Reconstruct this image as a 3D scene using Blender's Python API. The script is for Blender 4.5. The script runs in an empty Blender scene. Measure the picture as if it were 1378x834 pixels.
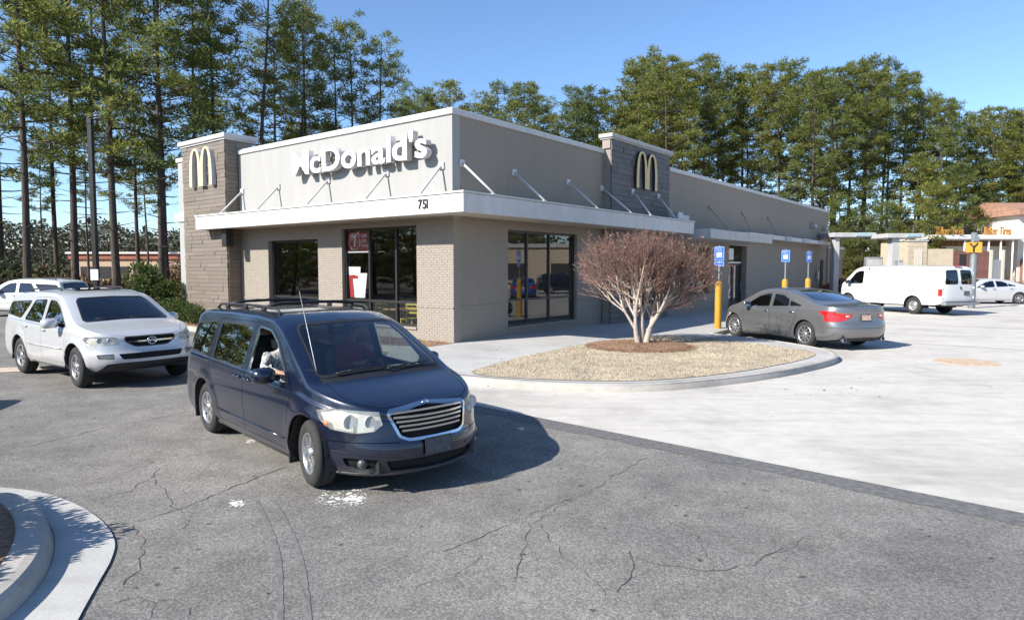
import bpy, bmesh, math, random
from math import sin, cos, pi, radians, sqrt, atan2, floor
from mathutils import Vector, Matrix, Euler
from mathutils.bvhtree import BVHTree
from mathutils import noise as mnoise

SC = bpy.context.scene
COL = SC.collection
R = random.Random(7)

# ------------------------------------------------------------------ camera
cam_d = bpy.data.cameras.new('camera')
cam = bpy.data.objects.new('camera', cam_d)
COL.objects.link(cam)
cam_d.sensor_width = 36.0
cam_d.lens = 898.0 / 1378.0 * 36.0
cam_d.clip_end = 2000.0
cam_d.clip_start = 0.05
cam.location = (0, 0, 2.2)
cam.rotation_euler = (radians(90 - 3.65), 0, 0)
SC.camera = cam

# ------------------------------------------------------------------ light
SUN_DIR_DEG = 33.0        # heading (from +X) in which the light travels
SUN_EL = 35.0
world = bpy.data.worlds.new('World'); SC.world = world
world.use_nodes = True
wn = world.node_tree
bgn = wn.nodes['Background']
sky = wn.nodes.new('ShaderNodeTexSky')
sky.sky_type = 'NISHITA'
sky.sun_disc = False
sky.sun_elevation = radians(SUN_EL)
# sun stands opposite to where the light travels; Nishita rotation is measured from +Y, clockwise seen from above
_sa = radians(SUN_DIR_DEG + 180.0)
sky.sun_rotation = radians(90.0) - _sa
sky.altitude = 600.0
sky.air_density = 1.0
sky.dust_density = 0.35
sky.ozone_density = 5.5
wn.links.new(sky.outputs[0], bgn.inputs[0])
bgn.inputs[1].default_value = 0.115
sun_d = bpy.data.lights.new('sun', 'SUN')
sun_d.energy = 4.6
sun_d.angle = radians(0.53)
sun_d.color = (1.0, 0.95, 0.87)
sun = bpy.data.objects.new('sun', sun_d); COL.objects.link(sun)
_d = Vector((cos(radians(SUN_DIR_DEG)) * cos(radians(SUN_EL)), sin(radians(SUN_DIR_DEG)) * cos(radians(SUN_EL)), -sin(radians(SUN_EL))))
sun.rotation_euler = _d.to_track_quat('-Z', 'Y').to_euler()
sun.location = (-20, -20, 40)
SC.view_settings.view_transform = 'Standard'
SC.view_settings.look = 'None'
SC.view_settings.gamma = 1.0
SC.view_settings.use_curve_mapping = False
SC.view_settings.exposure = 0.95
SC.render.engine = 'CYCLES'
SC.cycles.max_bounces = 6
SC.cycles.transparent_max_bounces = 12
SC.cycles.caustics_reflective = False
SC.cycles.caustics_refractive = False

# ------------------------------------------------------------------ helpers
def new_obj(name, data, parent=None, loc=None, rz=None):
    o = bpy.data.objects.new(name, data)
    COL.objects.link(o)
    if parent is not None: o.parent = parent
    if loc is not None: o.location = loc
    if rz is not None: o.rotation_euler = (0, 0, rz)
    return o

def tag(o, label=None, cat=None, group=None, kind=None):
    if label: o['label'] = label
    if cat: o['category'] = cat
    if group: o['group'] = group
    if kind: o['kind'] = kind
    return o

def thing(name, label, cat, loc=(0, 0, 0), rz=0.0, group=None):
    return tag(new_obj(name, None, None, loc, rz), label, cat, group)

def copy_tree(o, parent=None, swap=None):
    c = o.copy()
    COL.objects.link(c)
    if parent is not None:
        c.parent = parent
    if swap:
        for i, s in enumerate(c.material_slots):
            if s.material and s.material.name in swap:
                nm = swap[s.material.name]; s.link = 'OBJECT'; s.material = nm
    for ch in list(KIDS.get(o.name, ())):
        copy_tree(ch, c, swap)
    return c
KIDS = {}
def index_kids(root):
    for o in [root] + list(root.children_recursive):
        KIDS[o.name] = list(o.children)

class MB:
    """collects polygons of one mesh"""
    def __init__(s):
        s.v = []; s.f = []; s.m = []; s.M = None; s.sm = []
    def add(s, vs, fs, mi=0, smooth=False):
        b = len(s.v)
        for p in vs:
            p = Vector(p)
            if s.M is not None: p = s.M @ p
            s.v.append(tuple(p))
        for f in fs:
            s.f.append([i + b for i in f]); s.m.append(mi); s.sm.append(smooth)
        return s
    def box(s, a, b, mi=0):
        x0, x1 = sorted((a[0], b[0])); y0, y1 = sorted((a[1], b[1])); z0, z1 = sorted((a[2], b[2]))
        vs = [(x0,y0,z0),(x1,y0,z0),(x1,y1,z0),(x0,y1,z0),(x0,y0,z1),(x1,y0,z1),(x1,y1,z1),(x0,y1,z1)]
        return s.add(vs, [(3,2,1,0),(4,5,6,7),(0,1,5,4),(1,2,6,5),(2,3,7,6),(3,0,4,7)], mi)
    def bbox(s, a, b, c=0.01, mi=0):
        """box with chamfered edges"""
        lo = [min(a[i], b[i]) for i in range(3)]; hi = [max(a[i], b[i]) for i in range(3)]
        c = min(c, *(0.45 * (hi[i] - lo[i]) for i in range(3)))
        vs = []; idx = {}
        for ax in range(3):
            for sx in (0, 1):
                for sy in (0, 1):
                    for sz in (0, 1):
                        sg = (sx, sy, sz)
                        p = [hi[i] if sg[i] else lo[i] for i in range(3)]
                        for i in range(3):
                            if i != ax: p[i] += (-c if sg[i] else c)
                        idx[(ax, sx, sy, sz)] = len(vs); vs.append(p)
        fs = []
        for ax in range(3):
            o1, o2 = (ax + 1) % 3, (ax + 2) % 3
            for sgn in (0, 1):
                q = []
                for u, w in ((0,0),(1,0),(1,1),(0,1)):
                    g = [0,0,0]; g[ax] = sgn; g[o1] = u; g[o2] = w
                    q.append(idx[(ax, *g)])
                fs.append(q if sgn else q[::-1])
        for ax in range(3):   # edge chamfers along axis ax
            o1, o2 = (ax + 1) % 3, (ax + 2) % 3
            for u in (0, 1):
                for w in (0, 1):
                    g0 = [0,0,0]; g0[o1] = u; g0[o2] = w; g1 = list(g0); g1[ax] = 1
                    q = [idx[(o1, *g0)], idx[(o1, *g1)], idx[(o2, *g1)], idx[(o2, *g0)]]
                    fs.append(q if u == w else q[::-1])
        for sx in (0, 1):
            for sy in (0, 1):
                for sz in (0, 1):
                    q = [idx[(0,sx,sy,sz)], idx[(1,sx,sy,sz)], idx[(2,sx,sy,sz)]]
                    fs.append(q if (sx + sy + sz) % 2 else q[::-1])
        return s.add(vs, fs, mi)
    def prism(s, poly, z0, z1, mi=0):
        n = len(poly)
        vs = [(p[0], p[1], z0) for p in poly] + [(p[0], p[1], z1) for p in poly]
        fs = [tuple(range(n - 1, -1, -1)), tuple(range(n, 2 * n))]
        fs += [(i, (i + 1) % n, n + (i + 1) % n, n + i) for i in range(n)]
        return s.add(vs, fs, mi)
    def tube(s, path, radii, n=8, mi=0, cap=True, smooth=True):
        path = [Vector(p) for p in path]
        if not hasattr(radii, '__len__'): radii = [radii] * len(path)
        up = Vector((0, 0, 1)); vs = []; fs = []
        prev = None
        for i, p in enumerate(path):
            if i == 0: t = path[1] - path[0]
            elif i == len(path) - 1: t = path[-1] - path[-2]
            else: t = path[i + 1] - path[i - 1]
            t.normalize()
            if prev is None:
                ref = up if abs(t.z) < 0.9 else Vector((1, 0, 0))
                a = t.cross(ref).normalized()
            else:
                a = (prev - t * prev.dot(t))
                if a.length < 1e-6: a = t.cross(up)
                a.normalize()
            prev = a; b = t.cross(a)
            for k in range(n):
                an = 2 * pi * k / n
                vs.append(p + (a * cos(an) + b * sin(an)) * radii[i])
        for i in range(len(path) - 1):
            for k in range(n):
                k2 = (k + 1) % n
                fs.append((i*n + k, i*n + k2, (i+1)*n + k2, (i+1)*n + k))
        if cap:
            fs.append(tuple(range(n - 1, -1, -1))); e = (len(path) - 1) * n
            fs.append(tuple(range(e, e + n)))
        return s.add(vs, fs, mi, smooth)
    def lathe(s, prof, n=24, axis='z', c=(0,0,0), mi=0, smooth=True, a0=0.0, a1=2*pi):
        vs = []; fs = []; full = abs(a1 - a0 - 2*pi) < 1e-6
        m = n if full else n + 1
        for r, h in prof:
            for k in range(m):
                an = a0 + (a1 - a0) * k / n
                x, y = r * cos(an), r * sin(an)
                p = (x, y, h) if axis == 'z' else ((x, h, y) if axis == 'y' else (h, x, y))
                vs.append((p[0] + c[0], p[1] + c[1], p[2] + c[2]))
        for i in range(len(prof) - 1):
            for k in range(n):
                k2 = (k + 1) % m if full else k + 1
                q = (i*m + k, i*m + k2, (i+1)*m + k2, (i+1)*m + k)
                fs.append(q if axis != 'y' else q[::-1])
        return s.add(vs, fs, mi, smooth)
    def sphere(s, c, r, n=10, mi=0):
        if not hasattr(r, '__len__'): r = (r, r, r)
        vs = []; fs = []; h = n // 2
        for i in range(h + 1):
            th = pi * i / h
            for k in range(n):
                an = 2*pi*k/n
                vs.append((c[0]+r[0]*sin(th)*cos(an), c[1]+r[1]*sin(th)*sin(an), c[2]+r[2]*cos(th)))
        for i in range(h):
            for k in range(n):
                k2 = (k+1) % n
                fs.append((i*n+k, (i+1)*n+k, (i+1)*n+k2, i*n+k2))
        return s.add(vs, fs, mi, True)
    def mesh(s, name, mats):
        me = bpy.data.meshes.new(name)
        me.from_pydata(s.v, [], s.f)
        if not isinstance(mats, (list, tuple)): mats = [mats]
        for m in mats: me.materials.append(m)
        me.polygons.foreach_set('material_index', s.m)
        me.polygons.foreach_set('use_smooth', s.sm)
        me.update()
        return me
    def build(s, name, mats, parent=None, loc=None, rz=None):
        return new_obj(name, s.mesh(name, mats), parent, loc, rz)

# ------------------------------------------------------------------ materials
MATS = {}
def nmat(name):
    m = bpy.data.materials.new(name); m.use_nodes = True
    nt = m.node_tree; MATS[name] = m
    return m, nt, nt.nodes['Principled BSDF']
def N(nt, t, **kw):
    n = nt.nodes.new(t)
    for k, v in kw.items():
        if k in ('op', 'operation'): n.operation = v
        elif hasattr(n, k): setattr(n, k, v)
    return n
def noise_tex(nt, scale, detail=4, rough=0.55, coord='Object', vec=None, dist=0.0):
    tc = nt.nodes.new('ShaderNodeTexCoord')
    n = nt.nodes.new('ShaderNodeTexNoise')
    n.inputs['Scale'].default_value = scale; n.inputs['Detail'].default_value = detail
    n.inputs['Roughness'].default_value = rough; n.inputs['Distortion'].default_value = dist
    if vec is not None:
        mp = nt.nodes.new('ShaderNodeMapping'); mp.inputs['Scale'].default_value = vec
        nt.links.new(tc.outputs[coord], mp.inputs[0]); nt.links.new(mp.outputs[0], n.inputs['Vector'])
    else:
        nt.links.new(tc.outputs[coord], n.inputs['Vector'])
    return n
def ramp(nt, src, stops):
    r = nt.nodes.new('ShaderNodeValToRGB')
    el = r.color_ramp.elements
    while len(el) < len(stops): el.new(0.5)
    for e, (p, c) in zip(el, stops):
        e.position = p; e.color = (c[0], c[1], c[2], 1) if hasattr(c, '__len__') else (c, c, c, 1)
    nt.links.new(src, r.inputs[0])
    return r.outputs[0]
def mix(nt, a, b, fac=0.5, mode='MIX'):
    n = nt.nodes.new('ShaderNodeMix'); n.data_type = 'RGBA'; n.blend_type = mode
    for sock, val in ((n.inputs[6], a), (n.inputs[7], b), (n.inputs[0], fac)):
        if hasattr(val, 'is_output'): nt.links.new(val, sock)
        elif hasattr(val, '__len__'): sock.default_value = (*val[:3], 1)
        else: sock.default_value = val
    return n.outputs[2]
def bump(nt, bs, src, strength=0.3, dist=0.01):
    b = nt.nodes.new('ShaderNodeBump'); b.inputs['Strength'].default_value = strength
    b.inputs['Distance'].default_value = dist
    nt.links.new(src, b.inputs['Height']); nt.links.new(b.outputs[0], bs.inputs['Normal'])
def simple(name, col, rough=0.6, metal=0.0, var=0.12, scale=6.0, bmp=0.0, spec=0.5, coat=0.0, vec=None):
    """plain surface with slight tonal wear"""
    m, nt, bs = nmat(name)
    n = noise_tex(nt, scale, 5, 0.6, vec=vec)
    c = Vector(col)
    nt.links.new(ramp(nt, n.outputs[0], [(0.3, c * (1 - var)), (0.7, [min(1, q) for q in c * (1 + var)])]), bs.inputs['Base Color'])
    bs.inputs['Roughness'].default_value = rough; bs.inputs['Metallic'].default_value = metal
    bs.inputs['Specular IOR Level'].default_value = spec
    bs.inputs['Coat Weight'].default_value = coat
    if bmp: bump(nt, bs, n.outputs[0], bmp, 0.01)
    return m
def glass(name, tint, refl=1.0, rough=0.0):
    """thin pane: tinted see-through with a mirror layer"""
    m = bpy.data.materials.new(name); m.use_nodes = True; MATS[name] = m
    nt = m.node_tree; nt.nodes.remove(nt.nodes['Principled BSDF'])
    out = nt.nodes['Material Output']
    tr = N(nt, 'ShaderNodeBsdfTransparent'); tr.inputs[0].default_value = (*tint, 1)
    gl = N(nt, 'ShaderNodeBsdfGlossy'); gl.inputs['Roughness'].default_value = rough
    gl.inputs[0].default_value = (0.97, 0.98, 1.0, 1)
    lw = N(nt, 'ShaderNodeLayerWeight'); pw = N(nt, 'ShaderNodeMath', op='POWER'); pw.inputs[1].default_value = 5.0; nt.links.new(lw.outputs['Facing'], pw.inputs[0])
    fr = N(nt, 'ShaderNodeMath', op='MULTIPLY_ADD'); fr.inputs[1].default_value = 0.955; fr.inputs[2].default_value = 0.045; nt.links.new(pw.outputs[0], fr.inputs[0])
    mu = N(nt, 'ShaderNodeMath', op='MULTIPLY'); mu.inputs[1].default_value = refl
    mu.use_clamp = True
    ms = N(nt, 'ShaderNodeMixShader')
    nt.links.new(fr.outputs[0], mu.inputs[0]); nt.links.new(mu.outputs[0], ms.inputs[0])
    nt.links.new(tr.outputs[0], ms.inputs[1]); nt.links.new(gl.outputs[0], ms.inputs[2])
    nt.links.new(ms.outputs[0], out.inputs[0])
    return m
def paint(name, col, metal=0.35, rough=0.35, dirt=0.12):
    m, nt, bs = nmat(name)
    n = noise_tex(nt, 3.0, 6, 0.65)
    tc = N(nt, 'ShaderNodeTexCoord'); sp = N(nt, 'ShaderNodeSeparateXYZ')
    nt.links.new(tc.outputs['Object'], sp.inputs[0])
    mr = N(nt, 'ShaderNodeMapRange'); mr.inputs[1].default_value = 0.75; mr.inputs[2].default_value = 0.2
    mr.inputs[3].default_value = 0.0; mr.inputs[4].default_value = 1.0
    nt.links.new(sp.outputs[2], mr.inputs[0])
    mu = N(nt, 'ShaderNodeMath', op='MULTIPLY'); nt.links.new(mr.outputs[0], mu.inputs[0]); nt.links.new(n.outputs[0], mu.inputs[1])
    m2 = N(nt, 'ShaderNodeMath', op='MULTIPLY'); nt.links.new(mu.outputs[0], m2.inputs[0]); m2.inputs[1].default_value = dirt * 5
    m2.use_clamp = True
    nt.links.new(mix(nt, col, (0.16, 0.145, 0.12), m2.outputs[0]), bs.inputs['Base Color'])
    bs.inputs['Metallic'].default_value = metal; bs.inputs['Roughness'].default_value = rough
    rr = N(nt, 'ShaderNodeMath', op='MULTIPLY_ADD'); rr.inputs[1].default_value = 0.12; rr.inputs[2].default_value = 0.02
    nt.links.new(n.outputs[0], rr.inputs[0]); nt.links.new(rr.outputs[0], bs.inputs['Coat Roughness'])
    bs.inputs['Coat Weight'].default_value = 1.0
    return m
def lin(c):  # 0-255 sRGB to linear
    return tuple(((x/255)/12.92 if x/255 <= 0.04045 else ((x/255+0.055)/1.055)**2.4) for x in c)

# ground materials
def asphalt_mat():
    m, nt, bs = nmat('asphalt')
    fine = noise_tex(nt, 55, 3, 0.75); speck = noise_tex(nt, 140, 2, 0.6)
    big = noise_tex(nt, 0.35, 5, 0.6); mid = noise_tex(nt, 2.2, 5, 0.65)
    a = ramp(nt, fine.outputs[0], [(0.34, (0.118, 0.112, 0.104)), (0.50, (0.200, 0.189, 0.173)), (0.68, (0.34, 0.323, 0.298))])
    b = ramp(nt, speck.outputs[0], [(0.30, 0.55), (0.5, 0.97), (0.70, 1.4)])
    c = mix(nt, a, b, 1.0, 'MULTIPLY')
    d = mix(nt, c, ramp(nt, big.outputs[0], [(0.34, (0.74, 0.74, 0.75)), (0.66, (1.18, 1.17, 1.14))]), 1.0, 'MULTIPLY')
    e = mix(nt, d, ramp(nt, mid.outputs[0], [(0.3, 0.8), (0.62, 1.1)]), 1.0, 'MULTIPLY')
    # oil spots
    vo = N(nt, 'ShaderNodeTexVoronoi'); vo.inputs['Scale'].default_value = 3.6
    tc = N(nt, 'ShaderNodeTexCoord')
    ad = N(nt, 'ShaderNodeVectorMath', op='ADD'); nt.links.new(tc.outputs['Object'], ad.inputs[0])
    wob = noise_tex(nt, 9, 3); sc = N(nt, 'ShaderNodeVectorMath', op='SCALE'); sc.inputs['Scale'].default_value = 0.12
    nt.links.new(wob.outputs['Color'], sc.inputs[0]); nt.links.new(sc.outputs[0], ad.inputs[1]); nt.links.new(ad.outputs[0], vo.inputs['Vector'])
    f = mix(nt, e, ramp(nt, vo.outputs['Distance'], [(0.06, 0.40), (0.115, 1.0)]), 1.0, 'MULTIPLY')
    nt.links.new(f, bs.inputs['Base Color'])
    bs.inputs['Roughness'].default_value = 0.88; bs.inputs['Specular IOR Level'].default_value = 0.25
    bump(nt, bs, fine.outputs[0], 0.5, 0.012)
    return m
def concrete_mat(name, base=(0.56, 0.55, 0.52), stain=1.0, streak=None):
    m, nt, bs = nmat(name)
    big = noise_tex(nt, 0.5, 6, 0.65, dist=0.4); mid = noise_tex(nt, 3.5, 6, 0.7); fine = noise_tex(nt, 60, 3, 0.6)
    b = Vector(base)
    a = ramp(nt, big.outputs[0], [(0.32, b * (1 - 0.22 * stain)), (0.48, b * 0.96), (0.7, b * 1.06)])
    c = mix(nt, a, ramp(nt, mid.outputs[0], [(0.3, 0.90), (0.6, 1.04)]), 1.0, 'MULTIPLY')
    d = mix(nt, c, ramp(nt, fine.outputs[0], [(0.3, 0.88), (0.7, 1.06)]), 1.0, 'MULTIPLY')
    st = noise_tex(nt, 1.0, 5, 0.7, vec=streak or (0.35, 2.6, 1.0), dist=0.5)
    e = mix(nt, d, ramp(nt, st.outputs[0], [(0.36, (0.70, 0.69, 0.675)), (0.50, 1.0)]), 0.42 * stain, 'MULTIPLY')
    vo = N(nt, 'ShaderNodeTexVoronoi'); vo.inputs['Scale'].default_value = 1.3
    tc = N(nt, 'ShaderNodeTexCoord'); nt.links.new(tc.outputs['Object'], vo.inputs['Vector'])
    f = mix(nt, e, ramp(nt, vo.outputs['Distance'], [(0.025, (0.45, 0.43, 0.4)), (0.045, 1.0)]), 1.0, 'MULTIPLY')
    nt.links.new(f, bs.inputs['Base Color'])
    bs.inputs['Roughness'].default_value = 0.85; bs.inputs['Specular IOR Level'].default_value = 0.3
    bump(nt, bs, fine.outputs[0], 0.25, 0.006)
    return m
M_asphalt = asphalt_mat()
M_concrete = concrete_mat('lot_concrete', (0.535, 0.503, 0.452))
M_walk = concrete_mat('walk_concrete', (0.45, 0.44, 0.415), 0.8)
M_kerb = concrete_mat('kerb_concrete', (0.45, 0.42, 0.37), 1.2, (1.5, 1.5, 6))
M_soil = simple('soil', (0.16, 0.10, 0.06), 0.95, var=0.45, scale=3, bmp=0.5)
M_straw = simple('dormant_turf', (0.395, 0.33, 0.235), 0.95, var=0.3, scale=3, bmp=0.4)
M_mulch = simple('pine_straw', (0.25, 0.15, 0.09), 0.95, var=0.5, scale=18, bmp=0.7)
M_crack = simple('crack_dark', (0.08, 0.076, 0.07), 0.95, var=0.3)
M_tar = simple('asphalt_seam', (0.125, 0.122, 0.118), 0.9, var=0.35, scale=14, bmp=0.3)
M_tyre = simple('tyre_smear', (0.15, 0.146, 0.14), 0.9, var=0.3, scale=10)
M_white_mark = simple('white_residue', (0.62, 0.61, 0.58), 0.9, var=0.25, scale=20)
M_joint = simple('concrete_joint', (0.27, 0.26, 0.24), 0.95, var=0.2)
# building materials
M_brick = simple('painted_brick', (0.293, 0.257, 0.213), 0.82, var=0.09, scale=9, bmp=0.25)
M_wall = simple('taupe_wall', (0.283, 0.247, 0.204), 0.85, var=0.05, scale=3)
M_eifs = simple('stucco', (0.288, 0.245, 0.196), 0.9, var=0.05, scale=1.0, bmp=0.05, vec=(3.2, 3.2, .45))
M_panel = simple('pale_panel', (0.345, 0.338, 0.322), 0.9, var=0.055, scale=1.0, bmp=0.04, vec=(3.0, 3.0, .4))
M_trim = simple('white_trim', (0.56, 0.55, 0.53), 0.55, var=0.09, scale=1.0, vec=(5, 5, 1.2))
M_trim2 = simple('grey_trim', (0.42, 0.415, 0.40), 0.6, var=0.13, scale=1.0, vec=(5, 5, 1.0))
M_soffit = simple('soffit', (0.50, 0.46, 0.39), 0.8, var=0.06)
M_frame = simple('bronze_frame', (0.035, 0.032, 0.03), 0.45, 0.3, var=0.1)
def tile_mat(name, col):
    m, nt, bs = nmat(name)
    oi = N(nt, 'ShaderNodeObjectInfo')
    g = noise_tex(nt, 6, 6, 0.7, vec=(0.8, 0.8, 14))
    c = Vector(col)
    a = ramp(nt, oi.outputs['Random'], [(0.0, c * 0.90), (0.5, c), (1.0, c * 1.11)])
    nt.links.new(mix(nt, a, ramp(nt, g.outputs[0], [(0.3, 0.78), (0.7, 1.18)]), 1.0, 'MULTIPLY'), bs.inputs['Base Color'])
    bs.inputs['Roughness'].default_value = 0.65
    bump(nt, bs, g.outputs[0], 0.3, 0.01)
    return m
M_tile = tile_mat('plank_tile', (0.18, 0.149, 0.118))
M_tile2 = tile_mat('slate_tile', (0.118, 0.112, 0.110))
M_sign_white = simple('sign_white', (0.78, 0.78, 0.77), 0.35, var=0.03)
M_sign_gold = simple('sign_gold', (0.62, 0.43, 0.15), 0.4, var=0.05)
M_sign_pale = simple('sign_pale', (0.64, 0.54, 0.33), 0.4, var=0.05)
M_sign_side = simple('sign_return', (0.52, 0.52, 0.52), 0.4, var=0.04)
M_black = simple('black_plastic', (0.012, 0.012, 0.013), 0.5, var=0.2)
M_dark = simple('dark_void', (0.006, 0.006, 0.006), 0.9, var=0.1)
M_steel = simple('galvanised', (0.38, 0.39, 0.40), 0.45, 0.6, var=0.15, scale=10)
M_yellow = simple('safety_yellow', (0.46, 0.245, 0.018), 0.5, var=0.12)
M_blue_sign = simple('sign_blue', (0.03, 0.16, 0.62), 0.4, var=0.05)
M_red = simple('poster_red', (0.42, 0.03, 0.035), 0.5, var=0.05)
M_white = simple('plain_white', (0.75, 0.74, 0.72), 0.5, var=0.03)
M_chair = simple('chair_yellow', (0.40, 0.36, 0.05), 0.5, var=0.06)
M_wood = simple('table_wood', (0.30, 0.19, 0.10), 0.5, var=0.15, scale=4)
M_floor_in = simple('floor_tile', (0.20, 0.185, 0.165), 0.5, var=0.1, scale=2)
M_in = simple('interior_wall', (0.16, 0.13, 0.105), 0.8, var=0.15)
G_store = glass('window_glass', (0.80, 0.82, 0.82), 1.9)
# ================================================================== ground
def to_ground(px, py, z=0.0):
    x = (px - 689) / 898.0; d = (py - 417) / 898.0; p = radians(3.65)
    ry = cos(p) - d * sin(p); rz = -(sin(p) + d * cos(p)); t = (z - 2.2) / rz
    return (x * t, ry * t)
def sheet(name, poly, z, mat, kind='structure', hole=None):
    """flat or lightly triangulated polygon sheet"""
    bm = bmesh.new()
    vs = [bm.verts.new((p[0], p[1], z)) for p in poly]
    bm.faces.new(vs)
    bmesh.ops.triangulate(bm, faces=bm.faces[:])
    bmesh.ops.recalc_face_normals(bm, faces=bm.faces[:])
    if bm.faces[0].normal.z < 0: bmesh.ops.reverse_faces(bm, faces=bm.faces[:])
    me = bpy.data.meshes.new(name); bm.to_mesh(me); bm.free(); me.materials.append(mat)
    return tag(new_obj(name, me), kind=kind)
def smooth_poly(pts, n=6, closed=True):
    out = []; L = len(pts)
    rng = range(L) if closed else range(L - 1)
    for i in rng:
        if closed: p0, p1, p2, p3 = (Vector(pts[(i + k) % L][:2]) for k in (-1, 0, 1, 2))
        else: p0, p1, p2, p3 = (Vector(pts[min(max(i + k, 0), L - 1)][:2]) for k in (-1, 0, 1, 2))
        for k in range(n):
            t = k / n
            out.append(0.5 * ((2*p1) + (p2-p0)*t + (2*p0-5*p1+4*p2-p3)*t*t + (-p0+3*p1-3*p2+p3)*t**3))
    if not closed: out.append(Vector(pts[-1][:2]))
    return out
def offset_poly(poly, d):
    out = []; n = len(poly)
    for i in range(n):
        a, b, c = Vector(poly[i-1]), Vector(poly[i]), Vector(poly[(i+1) % n])
        t = ((b - a).normalized() + (c - b).normalized()); t = t.normalized() if t.length > 1e-6 else Vector((1, 0))
        out.append(b + Vector((-t.y, t.x)) * d)
    return out
PHI = radians(52.0)
BO = Vector((-1.608, 18.178, 0))
def bl(u, v, z=0.0):      # building-local to world
    return Vector((BO.x + u*cos(PHI) - v*sin(PHI), BO.y + u*sin(PHI) + v*cos(PHI), z))

# terrain far around, asphalt lot, concrete lot
sheet('ground', [(-900,-900),(900,-900),(900,900),(-900,900)], -0.02, M_soil)
sheet('asphalt_lot', [(-60,-14),(40,-14),(40,20),(-3,20),(-6.0,26.0),(-22,40),(-34,36),(-60,30)], -0.008, M_asphalt)
EDGE0, EDGE1 = (-3.9, 13.6), (4.6, 5.87)
ex = (Vector(EDGE1) - Vector(EDGE0)).normalized()
eA = Vector(EDGE0); eB = Vector(EDGE0) + ex * 26.0
sheet('concrete_lot', [eA, eB, (60, 10), (95, 60), (60, 88), (26, 60), bl(0.5, 0)[:2], (-3.3, 16.0)], -0.002, M_concrete)
# tarred seam along the edge between the two pavings
def strip(poly_pts, w, z, mb, jag=0.0, rnd=None):
    pts = [Vector(p[:2]) for p in poly_pts]
    vs = []
    for i, p in enumerate(pts):
        t = (pts[min(i+1, len(pts)-1)] - pts[max(i-1, 0)]).normalized(); nrm = Vector((-t.y, t.x))
        ww = w * (1 + (rnd.uniform(-jag, jag) if rnd else 0))
        vs += [(p.x + nrm.x*ww/2, p.y + nrm.y*ww/2, z), (p.x - nrm.x*ww/2, p.y - nrm.y*ww/2, z)]
    fs = [(2*i+1, 2*i+3, 2*i+2, 2*i) for i in range(len(pts) - 1)]
    mb.add(vs, fs)
RS = random.Random(3)
mb = MB()
nrm = Vector((-ex.y, ex.x))
strip([eA + ex * (26.0 * i / 120) - nrm * (0.17 + 0.02*sin(i*0.7)) for i in range(121)], 0.34, -0.004, mb, 0.30, RS)
tag(mb.build('asphalt_seam', M_tar), kind='structure')
# cracks
def crack(pts_px, w, mb, seg=14, amp=0.06, jag=0.6, jit=.012):
    pw = [Vector(to_ground(*p)) for p in pts_px]
    out = []
    for a, b in zip(pw, pw[1:]):
        L = (b - a).length; n = max(3, int(L / 0.07)); t = (b - a).normalized(); nn = Vector((-t.y, t.x))
        for i in range(n):
            out.append(a.lerp(b, i / n) + nn * (mnoise.noise(Vector((a.x*3 + i*0.45, a.y*5, 1.3))) * amp + RS.uniform(-jit, jit)))
    out.append(pw[-1])
    strip(out, w * .42, -0.0045, mb, jag, RS)
mb = MB()
for pts, w in [([(120,672),(175,660),(205,640),(215,630)], .018), ([(185,700),(240,685),(300,660),(350,640),(385,627)], .022),
               ([(205,640),(225,668),(240,685)], .013), ([(240,685),(262,690),(255,702),(235,712)], .011),
               ([(30,602),(80,590),(140,575),(200,565),(250,553)], .022), ([(182,705),(190,735),(185,765),(165,785)], .015),
               ([(690,780),(715,705),(760,678),(800,655),(870,615)], .012), ([(850,740),(852,762),(830,795)], .022),
               ([(852,745),(900,762),(960,765),(1010,757),(1060,738)], .015), ([(725,705),(760,750),(800,780),(815,800)], .010),
               ([(600,740),(690,702),(770,668)], .013),
               ([(160,810),(190,800),(210,812),(200,834)], .014), ([(215,805),(240,805),(255,825)], .012),
               ([(1010,757),(1040,745),(1080,725),(1105,712)], .010), ([(90,560),(75,545),(110,530)], .01),
               ([(560,790),(610,775),(650,745)], .008), ([(880,690),(940,720),(960,765)], .007)]:
    crack(pts, w, mb)
tag(mb.build('asphalt_crack', M_crack), kind='structure')
mb = MB()
for off, w in ((0, .07), (22, .05)):
    crack([tuple(q) for q in smooth_poly([(345+off*1.1,672),(362+off*1.2,705),(375+off*1.35,745),(378+off*1.6,790),(378+off*1.8,834)], 5, closed=False)], w, mb, amp=0.0, jag=.25, jit=.001)
tag(mb.build('tyre_mark', M_tyre), kind='structure')
# chalky residue on the asphalt by the van's front wheel
def blotch(px, py, rx, ry, n, mb, z=-0.0042):
    for k in range(n):
        a = RS.uniform(0, 2*pi); r = sqrt(RS.random())
        c = to_ground(px + rx*r*cos(a), py + ry*r*sin(a)); s = RS.uniform(.005, .03) * (1.3 - r) * (1.6 if RS.random() < .08 else 1)
        m = RS.randint(5, 8)
        ph = [2*pi*i/m + RS.uniform(-.3, .3) for i in range(m)]
        vs = [(c[0]+s*cos(q)*RS.uniform(.6, 1.5), c[1]+s*sin(q)*RS.uniform(.5, 1.2), z + k*1e-6) for q in ph]
        mb.add(vs, [tuple(range(m))])
mb = MB()
blotch(462, 668, 38, 14, 150, mb); blotch(476, 671, 17, 8, 70, mb); blotch(318, 676, 12, 6, 70, mb); blotch(338, 593, 8, 4, 40, mb)

tag(mb.build('white_residue', M_white_mark), kind='structure')
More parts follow.
